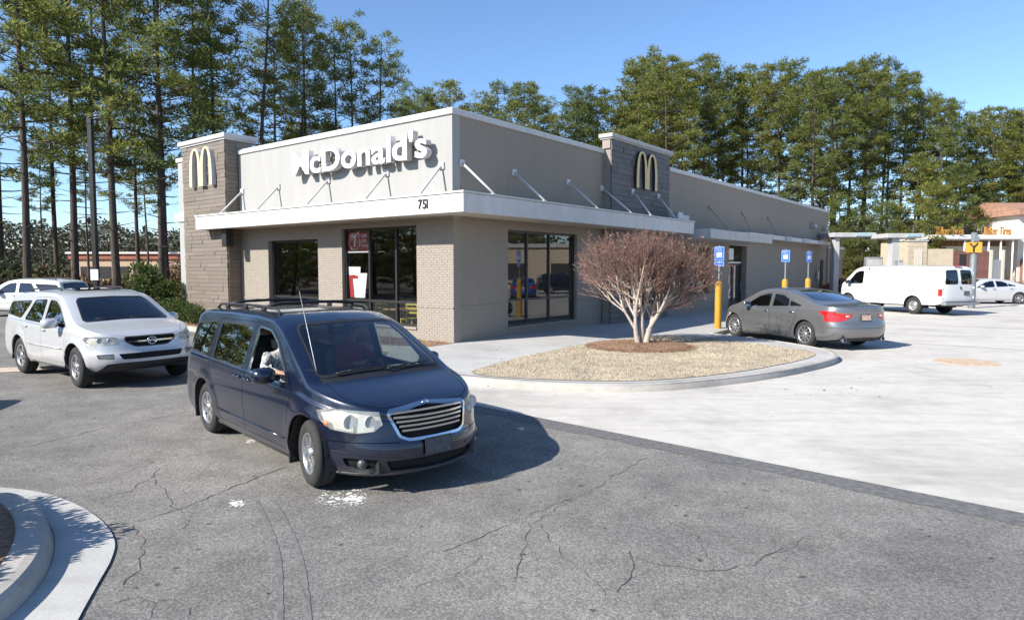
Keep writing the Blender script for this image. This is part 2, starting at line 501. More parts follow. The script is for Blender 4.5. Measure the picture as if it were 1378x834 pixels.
# joints sawn in the concrete lot
mb = MB()
rd = Vector((cos(PHI), sin(PHI))); ld = Vector((-sin(PHI), cos(PHI)))
for u in (9.0, 16.5, 24.0, 31.5, 39.0, 46.5):
    strip([bl(u, -5.2)[:2], bl(u, -34)[:2]], .05, 0.002, mb)
for v in (-14.2, -20.0, -26.0):
    strip([bl(-1.5 if v < -14.5 else 3.5, v)[:2], bl(70, v)[:2]], .05, 0.0022, mb)
tag(mb.build('concrete_joint', M_joint), kind='structure')
# tan patch in the concrete
c0 = to_ground(1300, 487)
mb = MB(); mb.lathe([(0.0, .006), (.62, .006), (.66, .004), (.66, -.02)], 40, c=(c0[0], c0[1], 0), smooth=False)
tag(mb.build('utility_cover', simple('rusty_cover', (0.50, 0.37, 0.25), 0.8, var=0.3, scale=8)), 'tan round utility cover set in the white concrete lot', 'utility cover')

# island with kerb in front of the building
isl = [(-2.9,15.0),(-1.95,13.3),(-0.68,12.42),(0.9,11.80),(2.5,11.76),(4.4,12.62),(6.06,13.85),(7.45,15.25),(7.95,16.4),(7.9,17.5),(7.5,18.8),(6.9,19.9),(6.35,21.0)]
isl_s = smooth_poly(isl, 5, closed=False)
walk_poly = [Vector(p) for p in isl_s] + [Vector(bl(u, v)[:2]) for u, v in ((11.5, -4.25), (20, -3.75), (45.0, -3.55))] + [Vector(bl(45.0, 0.05)[:2]), Vector(bl(0.05, 0.05)[:2]), Vector(bl(0.05, 1.2)[:2]), Vector((-3.2, 18.5))]
mb = MB(); mb.prism([tuple(p) for p in walk_poly], -0.05, 0.13)
bm_ = mb
tag(mb.build('pavement', M_walk), kind='structure')
# kerb band along the curved edge
nK = len(isl_s)
inner = []
for i, p in enumerate(isl_s):
    t = (isl_s[min(i+1, nK-1)] - isl_s[max(i-1, 0)]).normalized()
    inner.append(p + Vector((-t.y, t.x)) * 0.17)
kp = [(p - (q - p).normalized() * 0.012, q) for p, q in zip(isl_s, inner)]
vs = []; fs = []
for (p, q) in kp:
    d = (q - p).normalized()
    vs += [(p.x, p.y, -0.03), (p.x + d.x*.012, p.y + d.y*.012, 0.105), (p.x + d.x*.04, p.y + d.y*.04, 0.136), (q.x, q.y, 0.138), (q.x, q.y, 0.10)]
for i in range(nK - 1):
    for k in range(4):
        a = i*5 + k; fs.append((a, a+5, a+6, a+1))
mb = MB(); mb.add(vs, fs, 0, True)
tag(mb.build('kerb', M_kerb), kind='structure')
# dormant turf
turf = [(-0.75,12.85),(0.9,12.15),(2.5,12.12),(4.2,12.92),(5.75,14.15),(6.95,15.35),(7.35,16.3),(6.9,17.3),(6.1,18.9),(5.2,20.0),(4.2,19.9),(2.3,18.3),(0.8,16.2),(-0.35,14.2)]
turf_s = smooth_poly(turf, 5)
sheet('turf_bed', [tuple(p) for p in turf_s], 0.142, M_straw)
def inside(poly, x, y):
    c = False; n = len(poly)
    for i in range(n):
        x1, y1 = poly[i][0], poly[i][1]; x2, y2 = poly[i-1][0], poly[i-1][1]
        if (y1 > y) != (y2 > y) and x < (x2-x1)*(y-y1)/(y2-y1)+x1: c = not c
    return c
M_blade = simple('dry_grass', (0.43, 0.365, 0.265), 0.95, var=0.35, scale=1.2)
M_needle_mulch = simple('mulch_straw', (0.27, 0.16, 0.095), 0.95, var=0.45, scale=6)
MC = Vector((3.35, 17.35))
def blades(name, poly, count, mat, h0, h1, z, keep=None, flat=0.7, w=0.0055):
    mb = MB(); xs = [p[0] for p in poly]; ys = [p[1] for p in poly]; k = 0
    RB = random.Random(11)
    while k < count:
        x = RB.uniform(min(xs), max(xs)); y = RB.uniform(min(ys), max(ys))
        if not inside(poly, x, y) or (keep and not keep(x, y)): continue
        a = RB.uniform(0, 2*pi); h = RB.uniform(h0, h1); t = RB.uniform(0, flat); b = a + 1.57
        dx, dy = cos(a)*h*t, sin(a)*h*t; ww = w * RB.uniform(.7, 1.6)
        mb.add([(x-cos(b)*ww, y-sin(b)*ww, z), (x+cos(b)*ww, y+sin(b)*ww, z), (x+dx, y+dy, z+h*sqrt(max(.05, 1-t*t)))], [(0, 1, 2)]); k += 1
    return tag(mb.build(name, mat), kind='stuff')
o = blades('dry_grass', turf_s, 40000, M_blade, .015, .04, .14, lambda x, y: (Vector((x, y)) - MC).length > 1.25, .95)
tag(o, 'straw coloured dormant grass covering the kerbed island', 'grass')
mul = [Vector((MC.x + 1.38*cos(a)*(1+.05*sin(3*a)), MC.y + 1.38*sin(a)*(1+.05*cos(2*a)))) for a in [2*pi*i/40 for i in range(40)]]
vs = [(MC.x, MC.y, .23)]; fs = []
for ring, (rr, zz) in enumerate(((.45, .225), (.8, .19), (1.0, .143))):
    for p in mul: vs.append((MC.x + (p.x-MC.x)*rr, MC.y + (p.y-MC.y)*rr, zz + RS.uniform(-.012, .012)*(ring < 2)))
for i in range(40):
    j = (i+1) % 40
    fs += [(0, 1+i, 1+j), (1+i, 41+i, 41+j, 1+j), (41+i, 81+i, 81+j, 41+j)]
mb = MB(); mb.add(vs, fs, 0, True)
tag(mb.build('mulch_mound', M_mulch), kind='structure')
mb = MB(); RB = random.Random(5)
for k in range(9000):
    a = RB.uniform(0, 2*pi); r = 1.44*sqrt(RB.random()); x = MC.x + r*cos(a); y = MC.y + r*sin(a)
    z = .15 + .085*max(0, 1 - (r/1.4)**1.6) + .004
    b = RB.uniform(0, 2*pi); l = RB.uniform(.04, .11); e = RB.uniform(-.1, .5); w = .006
    mb.add([(x-sin(b)*w, y+cos(b)*w, z), (x+sin(b)*w, y-cos(b)*w, z), (x+l*cos(b), y+l*sin(b), z+l*e)], [(0, 1, 2)])
o = tag(mb.build('pine_straw', M_needle_mulch), 'ring of red brown pine straw mulch around the bare tree', 'mulch', kind='stuff')
# planting bed along the front wall
bed = [bl(-1.3, -.1)[:2], bl(-0.02, -.02)[:2], bl(-0.02, 16.5)[:2], bl(-1.9, 16.5)[:2], bl(-1.9, 3.5)[:2]]
mb = MB(); mb.prism([tuple(p) for p in bed][::-1], -.03, .14)
tag(mb.build('front_bed', M_mulch), kind='structure')
o = blades('bed_straw', [tuple(p) for p in bed], 5000, M_needle_mulch, .03, .1, .14, None, .95, .007)
tag(o, 'red brown pine straw in the bed along the front wall', 'mulch')
mb = MB(); b2 = [bl(-2.05, 16.5), bl(-2.05, 3.4), bl(-1.45, -.1), bl(-1.28, -.1), bl(-1.88, 3.45), bl(-1.88, 16.5)]
mb.prism([tuple(p[:2]) for p in b2], -.03, .15)
tag(mb.build('bed_kerb', M_kerb), kind='structure')
# pale gutter strip behind the SUV
g0, g1 = Vector(to_ground(-160, 503)), Vector(to_ground(110, 494))
mb = MB(); strip([g0, g1], .75, .002, mb)
tag(mb.build('gutter_strip', concrete_mat('old_concrete', (0.56, 0.46, 0.36), 1.0)), kind='structure')
# left foreground island: gutter apron and kerb
outer = [Vector(to_ground(*p)) for p in [(-260,655),(-130,650),(0,656),(60,664),(105,680),(138,702),(154,727),(150,752),(132,785),(105,834),(70,905),(0,1050)]]
outer = smooth_poly(outer, 5, closed=False)
inner_ = [Vector(to_ground(*p)) for p in [(-260,700),(-130,690),(-40,683),(20,678),(50,688),(68,708),(74,735),(64,770),(38,806),(0,842),(-60,900),(-160,990)]]
inner_ = smooth_poly(inner_, 5, closed=False)
vs = [(p.x, p.y, .004) for p in outer] + [(p.x, p.y, -.02) for p in outer]
nO = len(outer); fs = [(i, nO+i, nO+i+1, i+1) for i in range(nO-1)]
mb = MB(); mb.add([(p.x, p.y, .006) for p in outer] + [(p.x, p.y, .001) for p in inner_], [(i+1, i, nO+i, nO+i+1) for i in range(nO-1)])
tag(mb.build('gutter', M_walk), kind='structure')
vs = []; fs = []; nI = len(inner_)
for i, p in enumerate(inner_):
    t = (inner_[min(i+1, nI-1)] - inner_[max(i-1, 0)]).normalized(); n_ = Vector((t.y, -t.x))
    n_ = -n_ if n_.dot(Vector((-5.2, 4.6)) - p) < 0 else n_
    for dd, zz in ((0, -.02), (.035, .10), (.07, .135), (.13, .145), (.235, .146), (.25, .140), (.26, .05)):
        q = p + n_*dd; vs.append((q.x, q.y, zz))
for i in range(nI-1):
    for k in range(6): fs.append((i*7+k+1, i*7+k, i*7+7+k, i*7+8+k))
mb = MB(); mb.add(vs, fs, 0, False)
tag(mb.build('island_kerb', M_kerb), kind='structure')
_iv = []
for i, p in enumerate(inner_):
    t = (inner_[min(i+1, nI-1)] - inner_[max(i-1, 0)]).normalized(); n_ = Vector((t.y, -t.x)); n_ = -n_ if n_.dot(Vector((-5.2, 4.6)) - p) < 0 else n_
    _iv.append(tuple(p + n_*.22))
sheet('island_soil', _iv, .118, M_mulch)
# the strip of leaf litter under the pines and the far slope on the right
M_litter = simple('leaf_litter', (0.24, 0.14, 0.075), 0.95, var=0.45, scale=1.2, bmp=0.5)
sheet('leaf_litter', [(-80,32),(-30,34),(-20,47),(-4,52),(12,66),(30,84),(70,96),(110,80),(150,140),(-120,140)], -0.004, M_litter)
# ================================================================== restaurant
bld = thing('restaurant', 'single storey taupe restaurant with white canopy, bronze windows and tiled towers', 'restaurant', tuple(BO), PHI)
def cells(u0, u1, z0, z1, holes):
    us = sorted({u0, u1, *[h for o in holes for h in o[:2]]}); zs = sorted({z0, z1, *[h for o in holes for h in o[2:4]]})
    us = [u for u in us if u0 <= u <= u1]; zs = [z for z in zs if z0 <= z <= z1]
    for a, b in zip(us, us[1:]):
        for c, d in zip(zs, zs[1:]):
            mu, mz = (a+b)/2, (c+d)/2
            if not any(o[0] < mu < o[1] and o[2] < mz < o[3] for o in holes): yield a, b, c, d
ROOF = 6.45
LEN = 41.5; WID = 13.9
holeF = [(1.43, 4.80, 0.48, 3.40), (6.04, 8.92, 0.48, 3.13)]
holeS = [(2.45, 6.29, 0.40, 3.33), (14.0, 18.35, 0.95, 3.12), (20.9, 23.6, 0.13, 3.35), (39.6, 40.6, .2, 2.74)]
def wall_grid(fn, mb, rng, holes, mi=0):
    pass
# wall cores: front (x=0 plane, runs along v), side (y=0 plane, runs along u)
mb = MB()
for a, b, c, d in cells(0.0, WID, 0.0, 3.55, holeF): mb.box((0.03, a, c), (0.32, b, d))
mb.build('lower_wall', M_wall, bld); mb = MB()
for u0_, u1_ in ((0.0, 8.0), (12.85, LEN)):
    mb = MB()
    for a, b, c, d in cells(u0_, u1_, 0.0, 3.55, holeS): mb.box((a if a > 0 else 0.321, 0.03, c), (b, 0.32, d))
    mb.build('lower_wall', M_wall, bld)
mb = MB()
mb.box((0.0, 0.0, 3.552), (0.30, 10.69, 6.30)); mb.build('front_panel', M_panel, bld); mb = MB(); mb.box((0.302, 0.0, 3.552), (8.0, 0.30, 6.30)); mb.box((12.85, 0.0, 3.552), (LEN, 0.30, 6.30))
mb.box((LEN - .3, .302, 0), (LEN - .002, WID, 6.3)); mb.box((1.0, WID - .3, 0), (LEN - .3, WID, 6.3))
mb.build('upper_wall', M_eifs, bld)
mb = MB(); mb.box((.3, .3, 5.9), (LEN - .3, WID - .3, 5.98)); mb.build('roof', simple('roof_membrane', (.45, .45, .44), .8), bld)
# vertical control joints in the stucco are recessed beads
for u in (17.2, 21.5, 25.8, 30.2, 34.6): mb = MB(); mb.box((u, -.004, 3.6), (u + .015, .01, 6.3)); mb.build('stucco_joint', M_wall, bld)
# parapet cap
mb = MB()
mb.bbox((-.05, -.05, 6.30), (.36, 10.69, 6.47), .012); mb.bbox((.362, -.05, 6.302), (7.98, .36, 6.468), .012); mb.bbox((12.87, -.05, 6.30), (LEN + .04, .36, 6.468), .012)
mb.build('parapet_cap', M_trim, bld)
# real painted bricks, one joined mesh (far too many to pick apart singly)
mb = MB(); RB = random.Random(21)
BL, BH = .203, .0667
def brick_face(u0, u1, z0, z1, holes, to3, mb):
    row = 0; z = z0
    while z + BH <= z1 + 1e-6:
        off = (row % 2) * BL/2; u = u0 - off
        while u < u1 - 0.01:
            a, b = max(u, u0) + .0025, min(u + BL, u1) - .0025; c, d = z + .0025, z + BH - .0025
            u += BL
            if b - a < .02: continue
            segs = [(a, b)]
            for o in holes:
                if o[2] < d - .01 and o[3] > c + .01:
                    ns = []
                    for s, e in segs:
                        if o[0] > s and o[0] < e: ns.append((s, o[0]))
                        if o[1] > s and o[1] < e: ns.append((o[1], e))
                        if e <= o[0] or s >= o[1]: ns.append((s, e))
                    segs = ns
            for s, e in segs:
                if e - s < .015: continue
                p = .004 + RB.uniform(0, .003); k = .004
                if (abs(z - 1.0672) < .034): p += .018
                vs = [to3(s, c, 0), to3(e, c, 0), to3(e, d, 0), to3(s, d, 0), to3(s+k, c+k, p), to3(e-k, c+k, p), to3(e-k, d-k, p), to3(s+k, d-k, p)]
                mb.add(vs, [(4,5,6,7), (0,1,5,4), (1,2,6,5), (2,3,7,6), (3,0,4,7)])
        z += BH; row += 1
brick_face(0.0, 10.68, 0.13, 3.54, holeF, lambda a, z, p: (.03 - p - .012, 10.68 - a, z), mb) if False else brick_face(0.0, 10.68, 0.13, 3.54, [(10.68-h[1], 10.68-h[0], h[2], h[3]) for h in holeF], lambda a, z, p: (.028 - p, 10.68 - a, z), mb)
brick_face(0.03, 7.98, 0.13, 3.54, holeS, lambda a, z, p: (a, .028 - p, z), mb)
brick_face(12.87, 24.0, 0.13, 3.40, holeS, lambda a, z, p: (a, .028 - p, z), mb)
tag(mb.build('brickwork', M_brick, bld), kind='stuff')
# ---- canopy
def canopy_ring(mb):
    F, S = 1.0, 1.3
    mb.bbox((-F, -S, 3.57), (-F + .10, 12.0, 4.05), .012)                 # front fascia
    mb.bbox((-F + .102, -S, 3.572), (13.2, -S + .10, 4.048), .012)        # side fascia
    mb.box((-F + .10, 11.9, 3.574), (-.52, 11.998, 4.04)); mb.box((13.1, -S + .1, 3.574), (13.198, -.32, 4.04))
    mb.box((-F - .03, -S - .03, 4.052), (-F + .12, 12.02, 4.10))           # drip edge
    mb.box((-F + .122, -S - .03, 4.053), (13.22, -S + .12, 4.098))
canopy = new_obj('canopy', None, bld)
mb = MB(); canopy_ring(mb); mb.build('fascia', M_trim, canopy)
mb = MB(); mb.box((-.90, -1.2, 3.60), (-.02, 10.68, 3.66)); mb.box((-.018, -1.2, 3.602), (13.1, -.02, 3.658)); mb.box((-.9, 10.69, 3.60), (-.52, 11.9, 3.66))
mb.build('soffit', M_soffit, canopy)
mb = MB(); mb.box((-.90, -1.2, 3.9), (-.02, 10.68, 3.96)); mb.box((-.018, -1.2, 3.902), (13.1, -.32, 3.958)); mb.build('canopy_deck', M_trim2, canopy)
# hanger rods with wall plates: each a part of the canopy
def rod(p0, p1, nrm, nm='hanger_rod'):
    mb = MB(); mb.tube([p0, p1], .032, 8)
    c = Vector(p0); mb.M = None
    if nrm == 'y': mb.bbox((c.x-.10, c.y-.02, c.z-.10), (c.x+.10, c.y+.05, c.z+.10), .01); mb.box((p1[0]-.05, p1[1]-.05, p1[2]-.09), (p1[0]+.05, p1[1]+.05, p1[2]-.01))
    else: mb.bbox((c.x-.02, c.y-.10, c.z-.10), (c.x+.05, c.y+.10, c.z+.10), .01); mb.box((p1[0]-.05, p1[1]-.05, p1[2]-.09), (p1[0]+.05, p1[1]+.05, p1[2]-.01))
    mb.build(nm, M_trim, canopy)
for v in (10.45, 8.15, 5.38, 2.60, .38): rod((-.03, v, 4.96), (-.82, v, 4.16), 'x')
for u in (.37, 2.70, 5.66): rod((u, -.03, 5.04), (u, -1.12, 4.16), 'y')
rod((8.0 - .12, -.03, 5.05), (7.98, -1.12, 4.16), 'y')
for u in (9.6, 11.8): rod((u, -.36, 5.06), (u - .1, -1.14, 4.16), 'y')
# two flood light boxes standing on the canopy
mb = MB(); mb.bbox((11.95, -1.15, 4.12), (12.45, -.9, 4.42), .02); mb.bbox((12.5, -1.1, 4.12), (13.15, -.92, 4.34), .02); mb.build('flood_light', M_steel, canopy)
# ---- windows
def window(parent, axis, a0, a1, z0, z1, verts, hors, depth=.16, name='window', base=0.03):
    """axis 'f': front wall (a runs along v); 's': side wall (a runs along u)"""
    root = new_obj(name, None, parent)
    w = .065; y0, y1 = base + depth - .05, base + depth + .05
    P = (lambda a, y, z: (y, a, z)) if axis == 'f' else (lambda a, y, z: (a, y, z))
    fr = MB()
    fr.box(P(a0, y0, z0), P(a0 + w, y1, z1)); fr.box(P(a1 - w, y0, z0), P(a1, y1, z1))
    fr.box(P(a0 + w, y0, z1 - w), P(a1 - w, y1, z1)); fr.box(P(a0 + w, y0, z0), P(a1 - w, y1, z0 + w))
    fr.build('frame', M_frame, root)
    for v in verts:
        m = MB(); m.box(P(v - w/2, y0 + .002, z0 + w), P(v + w/2, y1, z1 - w)); m.build('mullion', M_frame, root)
    xs = [a0 + w] + [q for v in verts for q in (v - w/2, v + w/2)] + [a1 - w]
    zs = [z0 + w] + [q for h in hors for q in (h - w/2, h + w/2)] + [z1 - w]
    for i in range(0, len(xs), 2):
        for h in hors:
            m = MB(); m.box(P(xs[i], y0 + .004, h - w/2), P(xs[i+1], y1, h + w/2)); m.build('transom', M_frame, root)
        for j in range(0, len(zs), 2):
            m = MB(); m.add([P(xs[i], base + depth, zs[j]), P(xs[i+1], base + depth, zs[j]), P(xs[i+1], base + depth, zs[j+1]), P(xs[i], base + depth, zs[j+1])], [(0, 1, 2, 3)])
            m.build('pane', G_store, root)
    return root
window(bld, 'f', 1.43, 4.80, .48, 3.40, (2.43, 3.63), (1.18,))
window(bld, 'f', 6.04, 8.92, .48, 3.13, (), (1.18,), .2)
window(bld, 's', 2.45, 6.29, .40, 3.33, (3.58, 4.80), (1.20,))
window(bld, 's', 14.0, 18.35, .95, 3.12, (15.5, 17.0), ())
# jambs and sills
for (a, b, c, d) in holeF: mb = MB(); mb.box((-.02, a + .002, c - .06), (.17, b - .002, c - .002)); mb.build('window_sill', M_brick, bld)
for (a, b, c, d) in holeS[:2]: mb = MB(); mb.box((a + .002, -.02, c - .06), (b - .002, .17, c - .002)); mb.build('window_sill', M_brick, bld)
# ---- left tiled tower (front) and right tiled tower (side)
def tile_run(parent, u0, u1, z0, z1, th, to_loc, rot, mat, lens, seed, holes=()):
    RT = random.Random(seed); cache = {}; z = z0; row = 0; n = 0
    while z < z1 - .03:
        hh = min(th, z1 - z); u = u0; first = True
        while u < u1 - .02:
            l = RT.choice(lens) * (RT.uniform(.4, .9) if first else 1); first = False
            if u1 - (u + l) < .18: l = u1 - u
            l = round(min(l, u1 - u), 2) if u + l < u1 - .02 else round(u1 - u, 3)
            mu, mz = u + l/2, z + hh/2
            if not any(h[0] < mu < h[1] and h[2] < mz < h[3] for h in holes):
                key = (l, round(hh, 3))
                if key not in cache:
                    m = MB(); m.bbox((0.003, -.03, .003), (l - .003, .03, hh - .003), .005); cache[key] = m.mesh('plank_tile', mat)
                o = new_obj('plank_tile', cache[key], parent, to_loc(u, z, RT.choice((0, .006, .012, .02)))); o.rotation_euler = (0, 0, rot)
                n += 1
            u += l
        z += th; row += 1
    return n
TZ = 6.80
twr = new_obj('tower', None, bld)
mb = MB(); mb.box((-.46, 10.74, 0), (.6, 13.82, TZ)); mb.build('tower_core', M_wall, twr)
n1 = tile_run(twr, 10.71, 13.85, .13, TZ, .148, lambda u, z, d: (-.48 - d, u, z), radians(90), M_tile, (.6, .9, 1.2), 4)
n2 = tile_run(twr, -.47, -.03, 4.05, TZ, .148, lambda u, z, d: (u, 10.72 - d*.5, z), 0, M_tile, (.6,), 5) + tile_run(twr, -.47, -.03, .13, 3.56, .148, lambda u, z, d: (u, 10.72 - d*.5, z), 0, M_tile, (.6,), 6)
mb = MB(); mb.bbox((-.62, 10.55, 6.86), (.75, 14.0, 7.02), .015); mb.box((-.56, 10.62, TZ), (.69, 13.93, 6.862)); mb.build('tower_cap', M_trim, twr)
mb = MB(); mb.bbox((-.75, 10.35, 2.95), (-.45, 10.66, 3.56), .02); mb.build('wall_light', M_frame, twr)
# pale pilaster on the drive-through side, behind the tower
mb = MB(); mb.box((.0, 13.86, 0), (1.6, 15.3, 6.45)); mb.build('side_pilaster', M_panel, bld)
mb = MB(); mb.bbox((-.06, 13.87, 4.05), (1.7, 15.6, 4.40), .015); mb.bbox((-.05, 13.87, 6.45), (1.65, 15.38, 6.62), .015); mb.build('side_canopy', M_trim, bld)
tw2 = new_obj('tower', None, bld)
mb = MB(); hT = [(8.7, 12.2, .55, 3.1)]
for a, b, c, d in cells(8.02, 12.83, 0, 6.80, hT): mb.box((a, -.28, c), (b, .02, d))
mb.build('tower_core', M_wall, tw2)
n3 = tile_run(tw2, 8.0, 12.85, 4.05, 6.80, .1965, lambda u, z, d: (u, -.30 - d, z), 0, M_tile2, (.9, 1.2, .6), 8)
TL2 = lambda u, z, d: (u, -.30 - d, z)
n4 = tile_run(tw2, 8.0, 8.70, .13, 3.56, .1965, TL2, 0, M_tile2, (.7,), 9) + tile_run(tw2, 12.20, 12.85, .13, 3.56, .1965, TL2, 0, M_tile2, (.65,), 10)
n4 += tile_run(tw2, 8.70, 12.20, .13, .55, .1965, TL2, 0, M_tile2, (1.2, .9), 12) + tile_run(tw2, 8.70, 12.20, 3.10, 3.56, .1965, TL2, 0, M_tile2, (1.2, .9), 13)
mb = MB(); mb.box((7.96, -.29, 6.475), (8.018, .03, 6.8)); mb.build('tower_return', M_eifs, tw2)
mb = MB(); mb.bbox((7.86, -.44, 6.85), (13.0, .14, 6.99), .015); mb.box((7.92, -.38, 6.80), (12.93, .10, 6.852)); mb.build('tower_cap', M_trim2, tw2)  # white cap given the grey trim: its shade is put into the colour
window(tw2, 's', 8.7, 12.2, .55, 3.1, (9.87, 11.03), (1.1,), .12, base=-.25)
# white menu posters behind the panes of the side windows
wp = new_obj('window_poster', None, bld)
for a, b, c, d in ((9.96, 10.95, 1.2, 2.3), (11.1, 12.05, 1.2, 2.3), (14.15, 15.4, 1.05, 2.2), (15.6, 16.9, 1.05, 2.2), (9.0, 9.8, .65, 1.0)):
    mb = MB(); y = -.08 if a < 13 else .28; mb.box((a, y, c), (b, y + .006, d)); mb.build('poster_sheet', M_white, wp)
# ---- door canopy slabs
mb = MB(); mb.bbox((13.5, -1.9, 3.40), (21.7, -.002, 3.80), .015); mb.build('door_canopy', M_trim2, bld)
mb = MB(); mb.bbox((21.9, -.7, 3.79), (39.6, -.003, 4.03), .012); mb.build('wall_canopy', M_trim, bld)
for u in (24.5, 28.2, 32, 36): mb = MB(); mb.bbox((u, -.78, 3.76), (u+1.2, -.695, 4.05), .01); mb.build('canopy_shade_patch', M_trim2, bld)  # grey slabs on the white edge stand in for patches of shade
# ---- recessed entrance
ent = new_obj('entrance', None, bld)
mb = MB(); mb.box((20.9, .9, .13), (23.6, .96, 3.35)); mb.box((20.84, .3, .13), (20.9, .96, 3.35)); mb.box((23.6, .3, .13), (23.66, .96, 3.35)); mb.build('recess', M_in, ent)
door = new_obj('door', None, ent)
mb = MB()
for a, b in ((21.0, 22.2), (22.3, 23.5)):
    mb.box((a, .3, .15), (a + .09, .36, 2.4)); mb.box((b - .09, .3, .15), (b, .36, 2.4)); mb.box((a + .09, .3, 2.3), (b - .09, .36, 2.4)); mb.box((a + .09, .3, .15), (b - .09, .36, .35))
mb.build('door_frame', M_frame, door)
mb = MB()
for a, b in ((21.0, 22.2), (22.3, 23.5)): mb.tube([(b - .2, .24, .9), (b - .2, .24, 1.4)], .018, 6)
mb.build('door_handle', M_steel, door)
mb = MB()
for a, b in ((21.09, 22.11), (22.39, 23.41)): mb.add([(a, .33, .35), (b, .33, .35), (b, .33, 2.3), (a, .33, 2.3)], [(0, 1, 2, 3)])
mb.build('door_pane', G_store, door)
mb = MB(); mb.box((21.0, .3, 2.42), (23.5, .36, 2.5)); mb.box((21.05, .29, 2.6), (22.3, .298, 3.2)); mb.build('transom_notice', M_white, ent)
mb = MB(); mb.box((21.1, .338, 1.3), (21.9, .344, 1.75)); mb.box((21.15, .338, .55), (21.85, .344, 1.1)); mb.build('door_notice', M_white, ent)
# small service hatch and wall lights near the far end
mb = MB(); mb.box((39.6, .2, .2), (40.6, .26, 2.74)); mb.build('service_door', M_frame, bld)
for q0, q1, nm in (((36.4, -.35, 4.95), (37.0, -.002, 5.2), 'wall_light'), ((39.8, -.3, 4.95), (40.4, -.002, 5.2), 'wall_light'), ((38.4, -.12, 1.3), (38.9, -.002, 1.9), 'meter_box')):
    mb = MB(); mb.bbox(q0, q1, .02); mb.build(nm, M_steel, bld)
# conduit brackets on the stucco
M_stay = simple('painted_stay', (.24, .22, .195), .7)
for u in (18.0, 22.6, 27.0): mb = MB(); mb.bbox((u-.09, -.05, 4.98), (u+.09, -.002, 5.16), .01); mb.tube([(u, -.05, 5.05), (u+.05, -1.0 if u < 21 else -.6, 3.9)], .018, 6); mb.build('stay_rod', M_stay, bld)
# lower block at the far end
eb = new_obj('rear_block', None, bld)
mb = MB(); mb.box((LEN, -.05, 0), (46.5, 6.0, 3.62)); mb.build('block_wall', M_eifs, eb)
mb = MB(); mb.bbox((LEN - .1, -.15, 3.62), (46.65, 6.1, 3.8), .01); mb.build('block_cap', M_trim, eb)
mb = MB(); mb.box((43.2, -.10, .1), (44.6, -.052, 2.9)); mb.build('block_door', M_frame, eb)
mb = MB(); mb.bbox((43.0, -.2, 2.92), (44.8, -.052, 3.08), .01); mb.build('door_hood', M_trim, eb)
# ---- interior seen through the panes
room = new_obj('dining_room', None, bld)
mb = MB(); mb.box((.34, .34, .10), (LEN - .4, WID - .4, .14)); mb.build('room_floor', M_floor_in, room)
mb = MB(); mb.box((.34, .34, 3.6), (LEN - .4, WID - .4, 3.66)); mb.build('room_ceiling', M_in, room)
mb = MB(); mb.box((8.2, 5.5, .14), (8.3, WID - .4, 3.6)); mb.box((8.2, 5.4, .14), (LEN - .4, 5.5, 3.6)); mb.box((.34, WID - .4, .14), (LEN - .4, WID - .36, 3.6)); mb.build('room_partition', M_in, room)
# ---- writing
def letters(txt, name, size, depth, mats, parent, origin, xdir, track=1.0, bold=0.0, squash=1.0, out=None):
    """extruded letters, one part each, set left to right along xdir; flat backs on the wall"""
    xd = Vector(xdir).normalized(); zd = Vector((0, 0, 1)); od = xd.cross(zd)
    if out is not None and od.dot(Vector(out)) < 0: od = -od
    pen = 0.0; objs = []
    for ch in txt:
        cu = bpy.data.curves.new('glyph', 'FONT'); cu.body = ch; cu.size = size; cu.extrude = depth/2; cu.offset = bold
        cu.bevel_depth = 0.0; cu.resolution_u = 6
        ob = bpy.data.objects.new('glyph', cu); COL.objects.link(ob)
        dg = bpy.context.evaluated_depsgraph_get(); dg.update()
        me = bpy.data.meshes.new_from_object(ob.evaluated_get(dg))
        bpy.data.objects.remove(ob); bpy.data.curves.remove(cu)
        if len(me.vertices) == 0: pen += size * .3; continue
        xs = [v.co.x for v in me.vertices]; w = max(xs) - min(xs); x0 = min(xs)
        Mx = Matrix(((xd.x*squash, zd.x, od.x, 0), (xd.y*squash, zd.y, od.y, 0), (xd.z, zd.z, od.z, 0), (0, 0, 0, 1)))
        me.transform(Matrix.Translation((-x0, 0, depth/2))); me.transform(Mx)
        me.materials.clear()
        for m in mats: me.materials.append(m)
        for p in me.polygons: p.material_index = 0 if abs(p.normal.dot(od)) > .9 else len(mats) - 1
        me.update()
        o = new_obj(name, me, parent, Vector(origin) + xd * pen); objs.append((o, w))
        pen += w * squash + size * .055 * track
    return pen, objs
wm = thing('wordmark_sign', 'raised white channel letter wordmark on the front parapet wall above the canopy', 'sign', tuple(BO), PHI)
tot, obs = letters("McDonald's", 'letter', 1.02, .20, [M_sign_white, M_sign_side], wm, (-.13, 6.86, 5.21), (0, -1, 0), 1.0, .022, 1.0, (-1, 0, 0))
k = 6.3 / tot
for o, w in obs:
    o.location.y = 6.86 - (6.86 - o.location.y) * k; o.scale = (1, k, 1)
mb = MB(); mb.box((-.10, .95, 5.27), (-.02, 6.7, 5.33)); mb.box((-.10, .95, 5.6), (-.02, 6.7, 5.66)); mb.build('raceway', M_eifs, wm)
wall_fix = MB()
for y in (1.2, 3.0, 5.0, 6.5): wall_fix.box((-.1, y, 5.3), (.0, y+.05, 5.64))
wall_fix.build('bracket', M_eifs, wm)
hn = thing('house_number', 'black street number on the white canopy fascia above the corner', 'house number', tuple(BO), PHI)
tot, obs = letters('751', 'digit', .34, .02, [M_black], hn, (-1.0, .28, 3.72), (0, -1, 0), 1.2, .004, .9, (-1, 0, 0))
